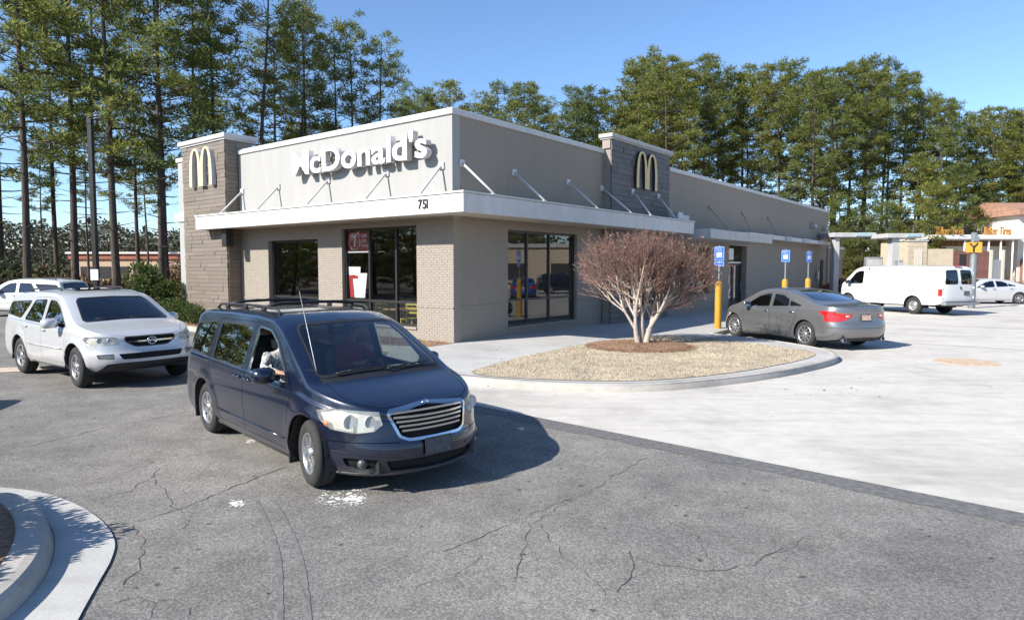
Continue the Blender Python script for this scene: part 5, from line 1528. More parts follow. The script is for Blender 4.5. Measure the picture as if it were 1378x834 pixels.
def make_cargo():
    sp = CV; B = Body(sp)
    car = thing('cargo_van', 'white windowless cargo van with two rear door panes beyond the grey sedan', 'van')
    cut_arches(B, sp)
    fd = [(.80,.50),(1.32,.50),(1.40,.80),(2.02,1.05),(2.0,1.18),(1.42,1.80),(1.2,1.88),(.82,1.90)]
    B.door('front_door', fd, .008, side_sel, only=['body'])
    B.ring('w1_trim', 'w1', rpoly([(.92,1.27),(1.80,1.25),(1.36,1.74),(1.15,1.82),(.92,1.82)], .05), .02, side_sel, only=['front_door'])
    B.cut([(-.35,.5),(-.342,.5),(-.342,1.9),(-.35,1.9)], 'y', 'panel_gap', side_sel, ['body']); B.cut([(-1.75+.5,1.0),(.78,1.0),(.78,1.008),(-1.25,1.008)], 'y', 'panel_gap', side_sel, ['body'])
    rs = rear_sel(-2.7)
    B.door('rear_door', rpoly([(.006,.58),(.86,.58),(.87,1.25),(.78,1.93),(.006,1.97)], .05), .008, rs, 'x', ['body'])
    B.ring('rw_trim', 'rear_pane', rpoly([(.10,1.32),(.74,1.31),(.68,1.86),(.10,1.88)], .06), .018, rs, 'x', ['rear_door'])
    B.cut(rpoly([(.885,.82),(.985,.82),(.985,1.10),(.885,1.10)], .02), 'x', 'tail_lamp', rear_sel(-2.6), ['body'])
    wsel = lambda c, n: n.x > .12 and .9 < c.x < 2.4 and c.z > 1.2
    B.ring('windshield_seal', 'windshield', rpoly([(-.1,1.42),(.78,1.38),(.70,1.86),(-.1,1.93)], .05), .02, wsel, 'x', ['body'])
    B.cut(rpoly([(.62,.86),(.92,.88),(.94,1.02),(.62,1.02)], .02), 'x', 'headlight', front_sel(1.9), ['body'])
    B.cut(rpoly([(-.1,.78),(.58,.78),(.58,1.02),(-.1,1.04)], .02), 'x', 'grille_back', front_sel(2.0), ['body'])
    pm = M_white_paint
    P = lambda t, n, m, **k: B.part(t, n, m, car, **k)
    P('body', 'body', pm); P('panel_gap', 'panel_gap', simple('pale_gap', (.10, .10, .10), .8), off=-.01, depth=0)
    P('grille_back', 'grille_back', M_trimblack, off=-.01, depth=0); P('windshield_seal', 'windshield_seal', M_trimblack, depth=.01, off=.002); P('windshield', 'windshield', G_tint, off=-.003, depth=0)
    for sg in (1, -1):
        P('headlight', 'headlight', M_reflector, side=sg, off=.003, depth=.02); P('tail_lamp', 'tail_lamp', M_redlens, side=sg, off=.012, depth=.03)
        d = P('front_door', 'front_door', pm, side=sg); side_window(B, d, 'window', 'w1', 'w1_trim', sg, G_tint, M_trimblack); handle(B, d, .93, 1.12, sg, M_trimblack)
        mirror(car, 1.62, 1.0, 1.32, M_trimblack, sg, 1.1)
        rd = P('rear_door', 'rear_door', pm, side=sg)
        B.part('rw_trim', 'window_trim', M_trimblack, rd, side=sg, off=.003, depth=.015); B.part('rear_pane', 'window', G_tint, rd, side=sg, off=-.004, depth=0)
        for z in (.75, 1.15, 1.75): mb = MB(); mb.bbox((B.sx(.87, z, False)-.03, sg*.86, z-.05), (B.sx(.87, z, False)+.01, sg*.90, z+.05), .01); mb.build('hinge', pm, rd)
    mb = MB()
    mb.bbox((-3.26, -.98, .44), (-3.04, .98, .58), .03); mb.build('rear_bumper', M_steel, car)
    mb = MB(); mb.box((-3.25, -.9, .578), (-3.06, .9, .586)); mb.build('bumper_tread', M_trimblack, car)
    mb = MB(); mb.bbox((2.45, -.95, .44), (2.64, .95, .64), .04); mb.build('front_bumper', M_chrome, car)
    plate_obj(car, 'number_plate', B.sx(.42, .93, False) - .014, -.42, .93, .31, .17, -1, 0, simple('dark_plate', (.12, .13, .13), .5, var=.3, scale=25))
    mb = MB(); x = B.sx(.02, 1.15, False); mb.bbox((x-.03, -.10, 1.10), (x, -.03, 1.2), .01); mb.build('door_handle', M_trimblack, car)
    mb = MB(); mb.bbox((-3.0, -.2, 2.035), (-2.93, .2, 2.075), .01); mb.build('brake_lamp', M_redlens, car)
    underbody(B, car, sp); put_wheels(car, sp, 'cargo', 8, 'steel')
    mb = MB(); mb.box((-3.0, -.9, .5), (2.0, .9, .55)); mb.box((.6, -.9, .55), (.66, .9, 1.98)); mb.build('cabin_floor', M_trimblack, car)
    B.bm.free()
    return car
minivan = make_minivan(); minivan.location = (-2.378, 8.306, 0); minivan.rotation_euler = (0, 0, radians(-47.6)); minivan.scale = (.977,)*3
suv = make_suv(); suv.location = (-8.524, 13.737, 0); suv.rotation_euler = (0, 0, radians(-36.8)); suv.scale = (1.03,)*3
sedan = make_sedan(); sedan.location = (8.503, 20.104, 0); sedan.rotation_euler = (0, 0, radians(108.8)); sedan.scale = (1.09,)*3
cargo = make_cargo(); cargo.location = (19.316, 33.618, 0); cargo.rotation_euler = (0, 0, radians(108.4)); cargo.scale = (1.10,)*3
for r_ in (minivan, suv, sedan, cargo): index_kids(r_)
def copy_car(src, loc, deg, label, cat, swap=None, s=1.0, name=None):
    c = copy_tree(src, None, swap); c.location = loc; c.rotation_euler = (0, 0, radians(deg)); c.scale = (s, s, s)
    c['label'] = label; c['category'] = cat
    if name: c.name = name
    return c
copy_car(suv, (-22.0, 30.5, 0), 172, 'white SUV passing behind the pearl SUV at the far left edge', 'suv', {'pearl_white_paint': M_white_paint}, 1.0, 'suv')
copy_car(sedan, (29.0, 41.0, 0), 176, 'silver white car on the far right behind the sign pole', 'car', {'warm_grey_paint': M_silver_white}, 1.05, 'car')
copy_car(sedan, (24.0, 47.5, 0), 108, 'rust orange car half hidden between the building end and the white van', 'car', {'warm_grey_paint': M_orange_paint}, 1.0, 'car')
# cars parked across the aisle, outside the frame: the side window mirrors them
copy_car(sedan, (22.5, 24.4, 0), 20, 'silver car across the aisle mirrored in the side window', 'car', {'warm_grey_paint': M_silver_paint}, 1.0, 'car')
copy_car(sedan, (26.5, 28.0, 0), 15, 'bright blue car across the aisle mirrored in the side window', 'car', {'warm_grey_paint': M_navy_paint}, 1.0, 'car')
copy_car(suv, (33.5, 33.5, 0), 100, 'dark SUV across the aisle mirrored in the side window', 'suv', {'pearl_white_paint': M_blue_paint}, 1.0, 'suv')
copy_car(suv, (-10.4, 7.6, 0), -80, 'SUV outside the left edge whose shadow reaches into view', 'suv', {'pearl_white_paint': M_blue_paint}, 1.0, 'suv')
# ================================================================== plants
def leaf_mat(name, col, var=0.35, trans=0.35, hue2=None):
    m, nt, bs = nmat(name)
    oi = N(nt, 'ShaderNodeObjectInfo'); ge = N(nt, 'ShaderNodeNewGeometry')
    c = Vector(col); c2 = Vector(hue2 or (col[0]*1.5, col[1]*1.3, col[2]*.9))
    a = ramp(nt, ge.outputs['Random Per Island'], [(0.0, c*(1-var)), (0.55, c), (1.0, c2)])
    b = mix(nt, a, ramp(nt, oi.outputs['Random'], [(0.0, (.80, .88, .95)), (1.0, (1.2, 1.1, .95))]), 1.0, 'MULTIPLY')
    nt.links.new(b, bs.inputs['Base Color']); bs.inputs['Roughness'].default_value = 0.65; bs.inputs['Specular IOR Level'].default_value = 0.3
    tr = N(nt, 'ShaderNodeBsdfTranslucent'); nt.links.new(b, tr.inputs[0])
    ms = N(nt, 'ShaderNodeMixShader'); ms.inputs[0].default_value = trans
    out = nt.nodes['Material Output']
    nt.links.new(bs.outputs[0], ms.inputs[1]); nt.links.new(tr.outputs[0], ms.inputs[2]); nt.links.new(ms.outputs[0], out.inputs[0])
    return m
def bark_mat(name, col, var=.4, vec=(6, 6, 1.2)):
    m, nt, bs = nmat(name)
    n = noise_tex(nt, 3.0, 6, .7, vec=vec); c = Vector(col)
    nt.links.new(ramp(nt, n.outputs[0], [(.3, c*(1-var)), (.5, c), (.7, c*(1+var))]), bs.inputs['Base Color'])
    bs.inputs['Roughness'].default_value = .95; bs.inputs['Specular IOR Level'].default_value = .2
    bump(nt, bs, n.outputs[0], .8, .05)
    return m
M_pine = leaf_mat('pine_needles', (0.188, 0.222, 0.062), .36, .56, (.315, .318, .088))
M_pinebark = bark_mat('pine_bark', (0.085, 0.068, 0.055))
M_broad = leaf_mat('shrub_leaves', (0.075, 0.115, 0.03), .5, .3, (.17, .19, .045))
M_darkleaf = leaf_mat('dark_leaves', (0.035, 0.052, 0.018), .5, .25, (.075, .085, .03))
M_brush = leaf_mat('dry_brush', (0.16, 0.105, 0.06), .5, .2, (.27, .19, .11))
M_budleaf = leaf_mat('russet_leaves', (0.30, 0.14, 0.10), .4, .35, (.42, .22, .14))
M_palebark = bark_mat('pale_bark', (0.42, 0.36, 0.30), .28, (5, 5, 2.5))
M_twig = bark_mat('russet_twig', (0.25, 0.16, 0.132), .3)

def needle_puff(mb, c, r, n, rnd, L=.30, w=.045, up=.35, mi=0):
    """a brush of long narrow needle blades spraying out of one shoot"""
    for k in range(n):
        z = rnd.uniform(-.55, 1.0); a = rnd.uniform(0, 2*pi); q = sqrt(max(0, 1 - z*z))
        d = Vector((q*cos(a), q*sin(a), z*.75 + up*.3)).normalized()
        b = Vector(c) + d * r * rnd.uniform(.12, .85)
        l = L * rnd.uniform(.7, 1.35)
        s = d.cross(Vector((rnd.uniform(-1, 1), rnd.uniform(-1, 1), rnd.uniform(-1, 1)))).normalized() * w * rnd.uniform(.7, 1.4)
        e = b + (d + Vector((rnd.uniform(-.5, .5), rnd.uniform(-.5, .5), rnd.uniform(-.1, .6)))).normalized() * l
        mb.add([b - s, b + s, e], [(0, 1, 2)], mi)
def pine_mesh(seed, H, crown0, spread, r0, nb, dens=1.0, dead=5):
    rnd = random.Random(seed)
    lean = Vector((rnd.uniform(-.03, .03), rnd.uniform(-.03, .03), 0)); wob = [rnd.uniform(-.12, .12) for _ in range(8)]
    def axis(h):
        return Vector((lean.x*h + wob[0]*sin(h*.35 + wob[1]*20), lean.y*h + wob[2]*sin(h*.3 + wob[3]*20), h))
    tr = MB(); n = 14
    hs = [H*i/n for i in range(n + 1)]
    tr.tube([axis(h) for h in hs], [max(.03, r0*(1 - .86*(h/H)) * (1.28 if h == 0 else 1)) for h in hs], 9)
    cr = MB()
    ga = rnd.uniform(0, 6)
    for k in range(nb):
        t = (k + rnd.uniform(-.4, .4)) / nb; t = min(max(t, 0), 1)
        h = H*(crown0 + (1 - crown0)*t*.985)
        prof = sin(min(1, (t*.80 + .14))*pi)**.62 * (1 - .16*t) + .06
        L = spread * prof * rnd.uniform(.62, 1.2); ga += 2.4 + rnd.uniform(-.5, .5)
        el = radians(-12 + 52*t + rnd.uniform(-10, 12))
        p0 = axis(h); d = Vector((cos(ga)*cos(el), sin(ga)*cos(el), sin(el)))
        pts = [p0]; p = p0.copy()
        ns = 4
        for i in range(ns):
            d = (d + Vector((rnd.uniform(-.16, .16), rnd.uniform(-.16, .16), .10 + rnd.uniform(-.08, .1)))).normalized(); p = p + d*L/ns; pts.append(p.copy())
        rb = max(.022, r0*.26*(1 - .7*t))
        tr.tube(pts, [rb, rb*.75, rb*.55, rb*.38, rb*.2], 5, cap=False)
        ncl = max(2, int((2.2 + L*2.1)*dens))
        for q in range(ncl):
            u = rnd.uniform(.42, 1.06)*ns; i = min(int(u), ns - 1); c = pts[i].lerp(pts[i+1], min(1.0, u - i))
            side = Vector((-sin(ga), cos(ga), 0)) * rnd.uniform(-1, 1) * L*.30*(1.15 - abs(u/ns - .62))
            c2 = c + side + Vector((0, 0, rnd.uniform(-.05, .30)))
            if side.length > .25: tr.tube([c, c2], [.014, .007], 3, cap=False)
            needle_puff(cr, c2, rnd.uniform(.36, .62), int(rnd.uniform(24, 36)*dens), rnd, .28, .042)
    for k in range(dead):   # bare dead stubs under the crown
        h = H*rnd.uniform(crown0*.45, crown0); a = rnd.uniform(0, 6.3); l = rnd.uniform(.5, 2.0); p = axis(h)
        m = p + Vector((cos(a)*l*.5, sin(a)*l*.5, rnd.uniform(-.1, .2))); e = m + Vector((cos(a+.4)*l*.5, sin(a+.4)*l*.5, rnd.uniform(-.2, .25)))
        tr.tube([p, m, e], [.035, .02, .008], 4, cap=False)
    return tr.mesh('pine_trunk', M_pinebark), cr.mesh('pine_crown', M_pine)
PINES_TALL = [pine_mesh(s, 24, c0, sp, .20, nb, .96, 9) for s, c0, sp, nb in ((1, .36, 4.2, 44), (2, .42, 3.6, 40), (3, .30, 4.4, 48), (4, .46, 3.4, 38))]
PINES_FULL = [pine_mesh(s, 22, c0, sp, .19, nb, 1.04, 9) for s, c0, sp, nb in ((11, .48, 3.4, 42), (12, .54, 3.1, 38), (13, .42, 3.5, 46), (14, .51, 3.2, 40))]
PINES_LOW = [pine_mesh(s, 11, .10, 3.0, .16, 46, 1.0, 2) for s in (21, 22)]
RP = random.Random(99)
def pine(kind, x, y, H, label, group=None, rz=None, sxy=None):
    base = {'tall': 24.0, 'full': 22.0, 'low': 11.0}[kind]
    lib = {'tall': PINES_TALL, 'full': PINES_FULL, 'low': PINES_LOW}[kind]
    tm, cm = RP.choice(lib); H *= .955
    t = thing('pine_tree', label, 'tree', (x, y, -.05), RP.uniform(0, 6.3) if rz is None else rz, group)
    k = H/base; sx_ = k * (sxy or RP.uniform(.9, 1.15)); t.scale = (sx_, sx_, k)
    new_obj('trunk', tm, t); new_obj('crown', cm, t)
    return t
def col_x(px, Y): return (px - 689)/898.0 * Y * (1.0)
# every pine gets its own label from the landmark below it and its order there
_pq = []
def queue(kind, px, Y, H, zone, group, sxy=None): _pq.append((zone, group, px, kind, Y, H, sxy))
ORD = ['leftmost', 'second', 'third', 'fourth', 'fifth', 'sixth', 'seventh', 'eighth', 'ninth', 'tenth', 'eleventh', 'twelfth', 'thirteenth', 'fourteenth', 'fifteenth', 'sixteenth', 'seventeenth']
_mir = {True: 0, False: 0}
LM = [(-200, 'at the left edge of the photo'), (60, 'between the left edge and the light pole'), (125, 'right around the dark light pole'), (180, 'between the light pole and the tiled tower'), (250, 'above the brown tiled tower'),
      (330, 'above the left half of the white parapet'), (450, 'above the raised wordmark'), (545, 'above the roof corner'), (620, 'above the plain side parapet'), (720, 'just left of the slate tower'), (800, 'above the golden emblem'),
      (905, 'above the long roof past the slate tower'), (1000, 'above the far end of the long roof'), (1110, 'above the drive through canopies'), (1200, 'above the white van'), (1290, 'above the orange roof sign'), (1365, 'at the right edge')]
def flush_pines():
    by = {}
    for q in _pq:
        where = [t for x, t in LM if q[2] >= x][-1]; by.setdefault((q[0], q[1], where), []).append(q)
    for (zone, group, where), l in by.items():
        l.sort(key=lambda q: q[2])
        for i, q in enumerate(l):
            o = (ORD[min(i, 9)] + ' ') if len(l) > 1 else ''
            pine(q[3], col_x(q[2], q[4]), q[4], q[5], (o + zone + ' ' + where).strip(), group, sxy=q[6])
LS = [(-150,44,27),(-70,40,26),(2,46,26),(38,38,27),(79,50,24),(103,41,26),(128,47,27),(159,39,27),(187,56,23),(217,40,26),(226,42,25),
      (262,48,25),(300,46,24.5),(350,44,23.4),(372,55,22.5),(405,47,21.3),(416,49,21.6),(455,50,21.0),(478,52,21.2),(512,53,20.3),(536,58,16.6)]
for px, Y, H in LS: queue('tall', px, Y, H, 'tall bare trunked pine', 'tall pines left of the restaurant')
for px, Y, H in ((-30,70,18),(60,74,17),(120,78,19),(200,72,17),(300,70,20),(400,76,19),(450,78,19),(500,70,17)): queue('full', px, Y, H, 'more distant pine', 'distant pines on the left')
for px, Y, H in ((560,62,18.9),(578,70,20.0),(604,64,19.6),(622,72,17.2),(648,68,19.2),(668,70,21.4),(700,66,20.6),(716,74,21.6),(742,72,18.6),(770,70,21.0),(788,78,21.6),(806,72,21.6),(832,70,20.4),(848,76,22)):
    queue('full', px, Y, H, 'rounded pine', 'rounded pines behind the front roof', 1.22)
RR = random.Random(17)
tops = [(850,78),(880,70),(905,62),(930,80),(952,68),(975,84),(1000,78),(1030,82),(1060,84),(1085,90),(1110,88),(1135,82),(1165,74),(1190,76),(1215,92),(1235,112),(1262,126),(1290,134),(1318,138),(1345,136),(1372,134),(1400,134),(1430,130)]
def top_y(px): return lerp_tab([(float(a), float(b)) for a, b in tops], px) + 8
px = 858
while px < 1440:
    Y = RR.uniform(64, 72) + max(0, (px - 1100)*.012)
    queue('full', px, Y, (360 - top_y(px) + RR.uniform(-8, 8))/898*Y + 2.2, 'slender front rank pine', 'front rank pines behind the side wall', RR.uniform(.95, 1.2)); px += RR.uniform(18, 27)
px = 868
while px < 1440:
    Y = RR.uniform(76, 92)
    queue('full', px, Y, (360 - top_y(px) - RR.uniform(2, 26) - 4)/898*Y + 2.2, 'second rank pine', 'second rank pines behind the side wall'); px += RR.uniform(30, 46)
for px, Y, H in ((1130,62,9),(1160,66,11),(1188,60,8),(1222,66,13),(1250,62,10),(1282,68,12),(1300,72,9),(1330,70,13),(1372,74,12),(1100,70,12),(1060,74,11),(1020,74,10),(1205,78,9),(1145,80,9),(1268,80,9),(1310,82,10)):
    queue('low', px, Y, H, 'low bushy young pine', 'young pines under the tall row')
flush_pines()
# trees across the road behind the viewer: seen mirrored in the shop windows
for x, y, H in ((-34,25,6.2),(-36,16,7.5),(-42,32,9),(-50,4,10),(-56,16,12),(-58,28,12),(-46,36,10),(-40,19,8),(-44,27,9),(-47,12,10),(-38,8,9),(-33,31,6.5),(-52,22,11),(-30,0,9),(-24,-9,9),(58,36,9),(66,30,11),(72,40,10),(80,34,12),(46,14,9),(40,2,9),(54,22,9)):
    _mir[x < 0] += 1
    pine('low', x, y, H, ORD[_mir[x < 0]-1] + ' bushy pine across the lot mirrored in the ' + ('front' if x < 0 else 'side') + ' windows', 'pines mirrored in the windows', sxy=1.6)

# ---- leafy shrubs
def shrub_mesh(seed, rx, ry, h, n, leaf, lw, mat, holes=.25):
    rnd = random.Random(seed); st = MB(); lf = MB()
    lobes = [(Vector((rnd.uniform(-.45, .45)*rx, rnd.uniform(-.45, .45)*ry, h*rnd.uniform(.3, .75))), rnd.uniform(.35, .6)) for _ in range(9)]
    for c, s in lobes:
        st.tube([(c.x*.15, c.y*.15, 0), (c.x*.6, c.y*.6, c.z*.5), tuple(c)], [.022, .014, .006], 5, cap=False)
    k = 0
    while k < n:
        c, s = rnd.choice(lobes)
        d = Vector((rnd.gauss(0, 1), rnd.gauss(0, 1), rnd.gauss(0, 1))).normalized()
        p = c + Vector((d.x*rx*s, d.y*ry*s, d.z*h*.42*s/.5*.8)) * rnd.uniform(.72, 1.06)
        if p.z < .03 or p.z > h*1.08: continue
        if mnoise.noise(p*2.3/max(.4, rx)) < -holes: k += .3; continue
        a = (d + Vector((rnd.uniform(-.8, .8), rnd.uniform(-.8, .8), rnd.uniform(-.3, .9)))).normalized(); b = a.cross(Vector((rnd.uniform(-1, 1), rnd.uniform(-1, 1), rnd.uniform(-1, 1)))).normalized()
        l = leaf*rnd.uniform(.7, 1.3); w = lw*rnd.uniform(.7, 1.3)
        lf.add([p, p + a*l*.5 + b*w, p + a*l, p + a*l*.5 - b*w], [(0, 1, 2, 3)]); k += 1
    return st.mesh('stems', M_pinebark), lf.mesh('foliage', mat)
def shrub(ms, x, y, z, label, cat='shrub', group=None, s=1.0, rz=0):
    t = thing('shrub', label, cat, (x, y, z), rz, group); t.scale = (s, s, s)
    new_obj('stems', ms[0], t); new_obj('foliage', ms[1], t); return t
sA = shrub_mesh(1, .88, .85, 2.15, 3600, .13, .035, M_broad); sB = shrub_mesh(2, .75, .7, .85, 2600, .07, .022, M_broad)
sC = shrub_mesh(3, 1.1, 1.0, 1.25, 9500, .09, .024, M_darkleaf, .5)
p = bl(-1.2, 15.25); shrub(sA, p.x, p.y, .1, 'tall leafy green shrub at the left foot of the brown tiled tower', s=1.05)
p = bl(-.9, 14.5); shrub(sA, p.x, p.y, .1, 'slimmer green shrub squeezed between the tall shrub and the tower', s=.72, rz=2)
for i, (u, v, s) in enumerate(((-1.25, 12.9, 1.0), (-1.3, 11.7, .9), (-1.2, 13.8, 1.05))):
    p = bl(u, v); shrub(sB, p.x, p.y, .1, ['low rounded yellow green shrub in the bed below the arch emblem', 'low green shrub partly hidden by the blue minivan rear', 'low green shrub between the white SUV and the tower'][i], s=s, rz=i*1.3)
shrub(sC, -4.6, 4.55, .08, 'dark evergreen shrub growing inside the foreground kerb at the left edge', s=.62)
shrub(sC, -5.55, 4.85, .08, 'dark evergreen shrub behind the foreground kerb outside the left edge', s=.80, rz=1.1)
shrub(sC, -4.75, 3.6, .08, 'dark evergreen shrub nearest the viewer inside the foreground kerb', s=.66, rz=2.4)
# ---- brush under the pines: twiggy undergrowth too tangled to count
def brush(name, pts, mat, n, hgt, leaf, lw, label, seed):
    rnd = random.Random(seed); mb = MB()
    for _ in range(n):
        x, y, s = rnd.choice(pts); a = rnd.uniform(0, 6.3); r = sqrt(rnd.random())*s*2.6
        cx_, cy_ = x + r*cos(a), y + r*sin(a)*.6
        hh = hgt*s*(.4 + .6*rnd.random())*(.55 + .45*mnoise.noise(Vector((cx_*.35, cy_*.35, 2.0))) + .25)
        z = hh*sqrt(rnd.random())
        d = Vector((rnd.uniform(-1, 1), rnd.uniform(-1, 1), rnd.uniform(-.2, 1.2))).normalized(); b = d.cross(Vector((rnd.uniform(-1, 1), rnd.uniform(-1, 1), .3))).normalized()
        l = leaf*rnd.uniform(.6, 1.6); w = lw*rnd.uniform(.6, 1.5)
        p = Vector((cx_, cy_, z)); mb.add([p, p + d*l*.5 + b*w, p + d*l, p + d*l*.5 - b*w], [(0, 1, 2, 3)])
    o = mb.build(name, mat); tag(o, label, 'undergrowth', kind='stuff'); return o
def line_pts(a, b, n, s0, s1, seed):
    rnd = random.Random(seed)
    return [(a[0]+(b[0]-a[0])*t + rnd.uniform(-2, 2), a[1]+(b[1]-a[1])*t + rnd.uniform(-2.5, 2.5), rnd.uniform(s0, s1)) for t in [i/(n-1) for i in range(n)]]
brush('dry_brush', line_pts((-48,42),(-17,44),16,.7,1.25,1), M_brush, 16000, 2.6, .38, .05, 'brown twiggy winter brush under the pines on the left', 5)
brush('green_brush', line_pts((-50,40),(-29,38),9,.8,1.5,2), M_darkleaf, 8000, 3.0, .30, .07, 'dark evergreen thicket at the far left below the pines', 6)
brush('tan_brush', line_pts((-40,58),(-6,60),14,.6,1.3,7), M_brush, 9000, 2.4, .40, .045, 'tan leafless undergrowth far back between the left trunks', 16)
brush('wood_edge_brush', line_pts((24,66),(66,80),22,.8,1.6,3), M_darkleaf, 14000, 3.4, .42, .09, 'dark green undergrowth along the wood edge on the right', 7)
brush('dry_brush', line_pts((30,60),(52,64),10,.5,.9,4), M_brush, 3500, 2.0, .36, .05, 'dry orange brown brush at the foot of the right hand wood', 8)
# distant tree line all round the horizon
rnd = random.Random(41); mb = MB()
for k in range(95000):
    a = rnd.uniform(radians(46), radians(134)) if k < 80000 else rnd.uniform(0, 2*pi); rr_ = rnd.uniform(150, 190)
    top = 11 + 4*mnoise.noise(Vector((a*9, 0, 0))) + 2.5*mnoise.noise(Vector((a*40, 3, 0)))
    z = top*(rnd.random()**.7); p = Vector((rr_*cos(a), rr_*sin(a), z)); d = Vector((rnd.uniform(-1, 1), rnd.uniform(-1, 1), rnd.uniform(-.3, 1))).normalized()
    b = d.cross(Vector((rnd.uniform(-1, 1), rnd.uniform(-1, 1), .2))).normalized(); l = rnd.uniform(.35, .85) * (1 if k < 80000 else 2.2)
    mb.add([p, p + d*l*.5 + b*l*.33, p + d*l, p + d*l*.5 - b*l*.33], [(0, 1, 2, 3)])
tag(mb.build('far_wood', leaf_mat('far_leaves', (.105, .105, .068), .4, .2)), 'distant wood closing the horizon beyond the lot', 'wood', kind='stuff')

# low wooded rise that carries the distant trees
vs = []; fs = []; n = 120
for i in range(n):
    a = 2*pi*i/n; h = 7.5 + 2.5*mnoise.noise(Vector((cos(a)*4, sin(a)*4, 0)))
    for r_, z in ((178, -.03), (188, h*.75), (200, h), (260, h*.9)): vs.append((r_*cos(a), r_*sin(a), z))
for i in range(n):
    for k in range(3): fs.append((i*4+k, i*4+k+1, ((i+1) % n)*4+k+1, ((i+1) % n)*4+k))
mb = MB(); mb.add(vs, [f[::-1] for f in fs], 0, True); tag(mb.build('hills', simple('wooded_rise', (.065, .07, .045), .95, var=.4, scale=.25, bmp=.5)), kind='structure')

# ---- the bare small tree on the island: several pale stems, fine russet twigs, a few clinging leaves
def myrtle():
    rnd = random.Random(33); t = thing('bare_tree', 'small multi stemmed tree with pale trunks and russet winter twigs on the mulch ring', 'tree', (3.42, 17.45, .13)); t.scale = (.95, .95, 1.16)
    st = MB(); tw = MB(); lf = MB()
    def grow(p, d, L, r, lev):
        n = 4; pts = [p.copy()]; q = p.copy(); dd = d.copy()
        for i in range(n):
            dd = (dd + Vector((rnd.uniform(-.16, .16), rnd.uniform(-.16, .16), rnd.uniform(-.05, .12)))).normalized(); q = q + dd*L/n; pts.append(q.copy())
        mb = st if lev < 3 else tw
        mb.tube(pts, [r*(1 - .42*i/n) for i in range(n+1)], 8 if lev < 1 else (6 if lev < 3 else 3), cap=False)
        if lev >= 3:
            for k in range(rnd.randint(0, 2) if lev == 5 else (1 if rnd.random() < .3 else 0)):
                c = pts[rnd.randint(2, n)]; a = Vector((rnd.uniform(-1, 1), rnd.uniform(-1, 1), rnd.uniform(-.8, .8))).normalized(); b = a.cross(Vector((rnd.uniform(-1, 1), rnd.uniform(-1, 1), .4))).normalized()
                l = rnd.uniform(.035, .075); lf.add([c, c + a*l*.5 + b*l*.3, c + a*l, c + a*l*.5 - b*l*.3], [(0, 1, 2, 3)])
        if lev >= 5: return
        nch = [4, 4, 4, 4, 3][lev]
        for k in range(nch):
            i = n if k == 0 else rnd.randint(2 if lev else 3, n); c = pts[i]
            az = rnd.uniform(0, 2*pi); tilt = rnd.uniform(.30, .85) if k else rnd.uniform(.05, .3)
            pr = dd.cross(Vector((cos(az), sin(az), .3))).normalized(); nd = (dd*cos(tilt) + pr*sin(tilt))
            nd.z = max(nd.z, .10 if lev > 1 else .35); nd.normalize()
            LL = [0, .60, .56, .48, .42, .33][lev+1]*rnd.uniform(.7, 1.15)
            r2 = max(.0035, r*(.62 if k == 0 else .5)) if lev < 3 else [0, 0, 0, 0, .0055, .0038][lev+1]
            if (c + nd*LL).z > 2.62: LL *= .5
            grow(c, nd, LL, r2, lev+1)
    grow(Vector((-.12, -.05, 0)), Vector((-.20, .02, 1)).normalized(), .66, .080, 0)
    grow(Vector((.10, -.02, 0)), Vector((.16, .05, 1)).normalized(), .56, .098, 0)
    grow(Vector((.02, .06, .05)), Vector((-.05, .25, 1)).normalized(), .62, .070, 0)
    grow(Vector((.14, .02, .34)), Vector((.6, -.1, .75)).normalized(), .62, .05, 0)
    grow(Vector((-.18, .0, .38)), Vector((-.6, .1, .8)).normalized(), .62, .045, 0)
    st.build('trunk', M_palebark, t); tag(tw.build('twigs', M_twig, t), kind='stuff'); tag(lf.build('leaves', M_budleaf, t), kind='stuff')
    return t
myrtle()

# dry leaves blown over the island and the kerb edge
rnd = random.Random(77); mb = MB()
for k in range(420):
    x = rnd.uniform(-.6, 7.6); y = rnd.uniform(11.2, 20.0); on = inside(turf_s, x, y)
    if not on and rnd.random() < .72: continue
    onw = inside([tuple(p) for p in walk_poly], x, y); z = .165 if on else (.134 if onw else .002)
    a = rnd.uniform(0, 6.3); l = rnd.uniform(.03, .07); d = Vector((cos(a), sin(a), rnd.uniform(-.1, .3))); b = Vector((-sin(a), cos(a), rnd.uniform(-.2, .2))); p = Vector((x, y, z))
    mb.add([p, p + d*l*.5 + b*l*.32, p + d*l, p + d*l*.5 - b*l*.32], [(0, 1, 2, 3)])
tag(mb.build('fallen_leaves', M_brush), 'scattered dry brown leaves on the kerbed island', 'leaves', kind='stuff')
# ================================================================== street furniture and far things
def px_at(px, py, Y):
    """world point on the ray of photo pixel at distance Y"""
    x = (px - 689)/898.0; d = (py - 417)/898.0; p = radians(3.65)
    ry = cos(p) - d*sin(p); rz = -(sin(p) + d*cos(p)); t = Y/ry
    return Vector((x*t, Y, 2.2 + rz*t))
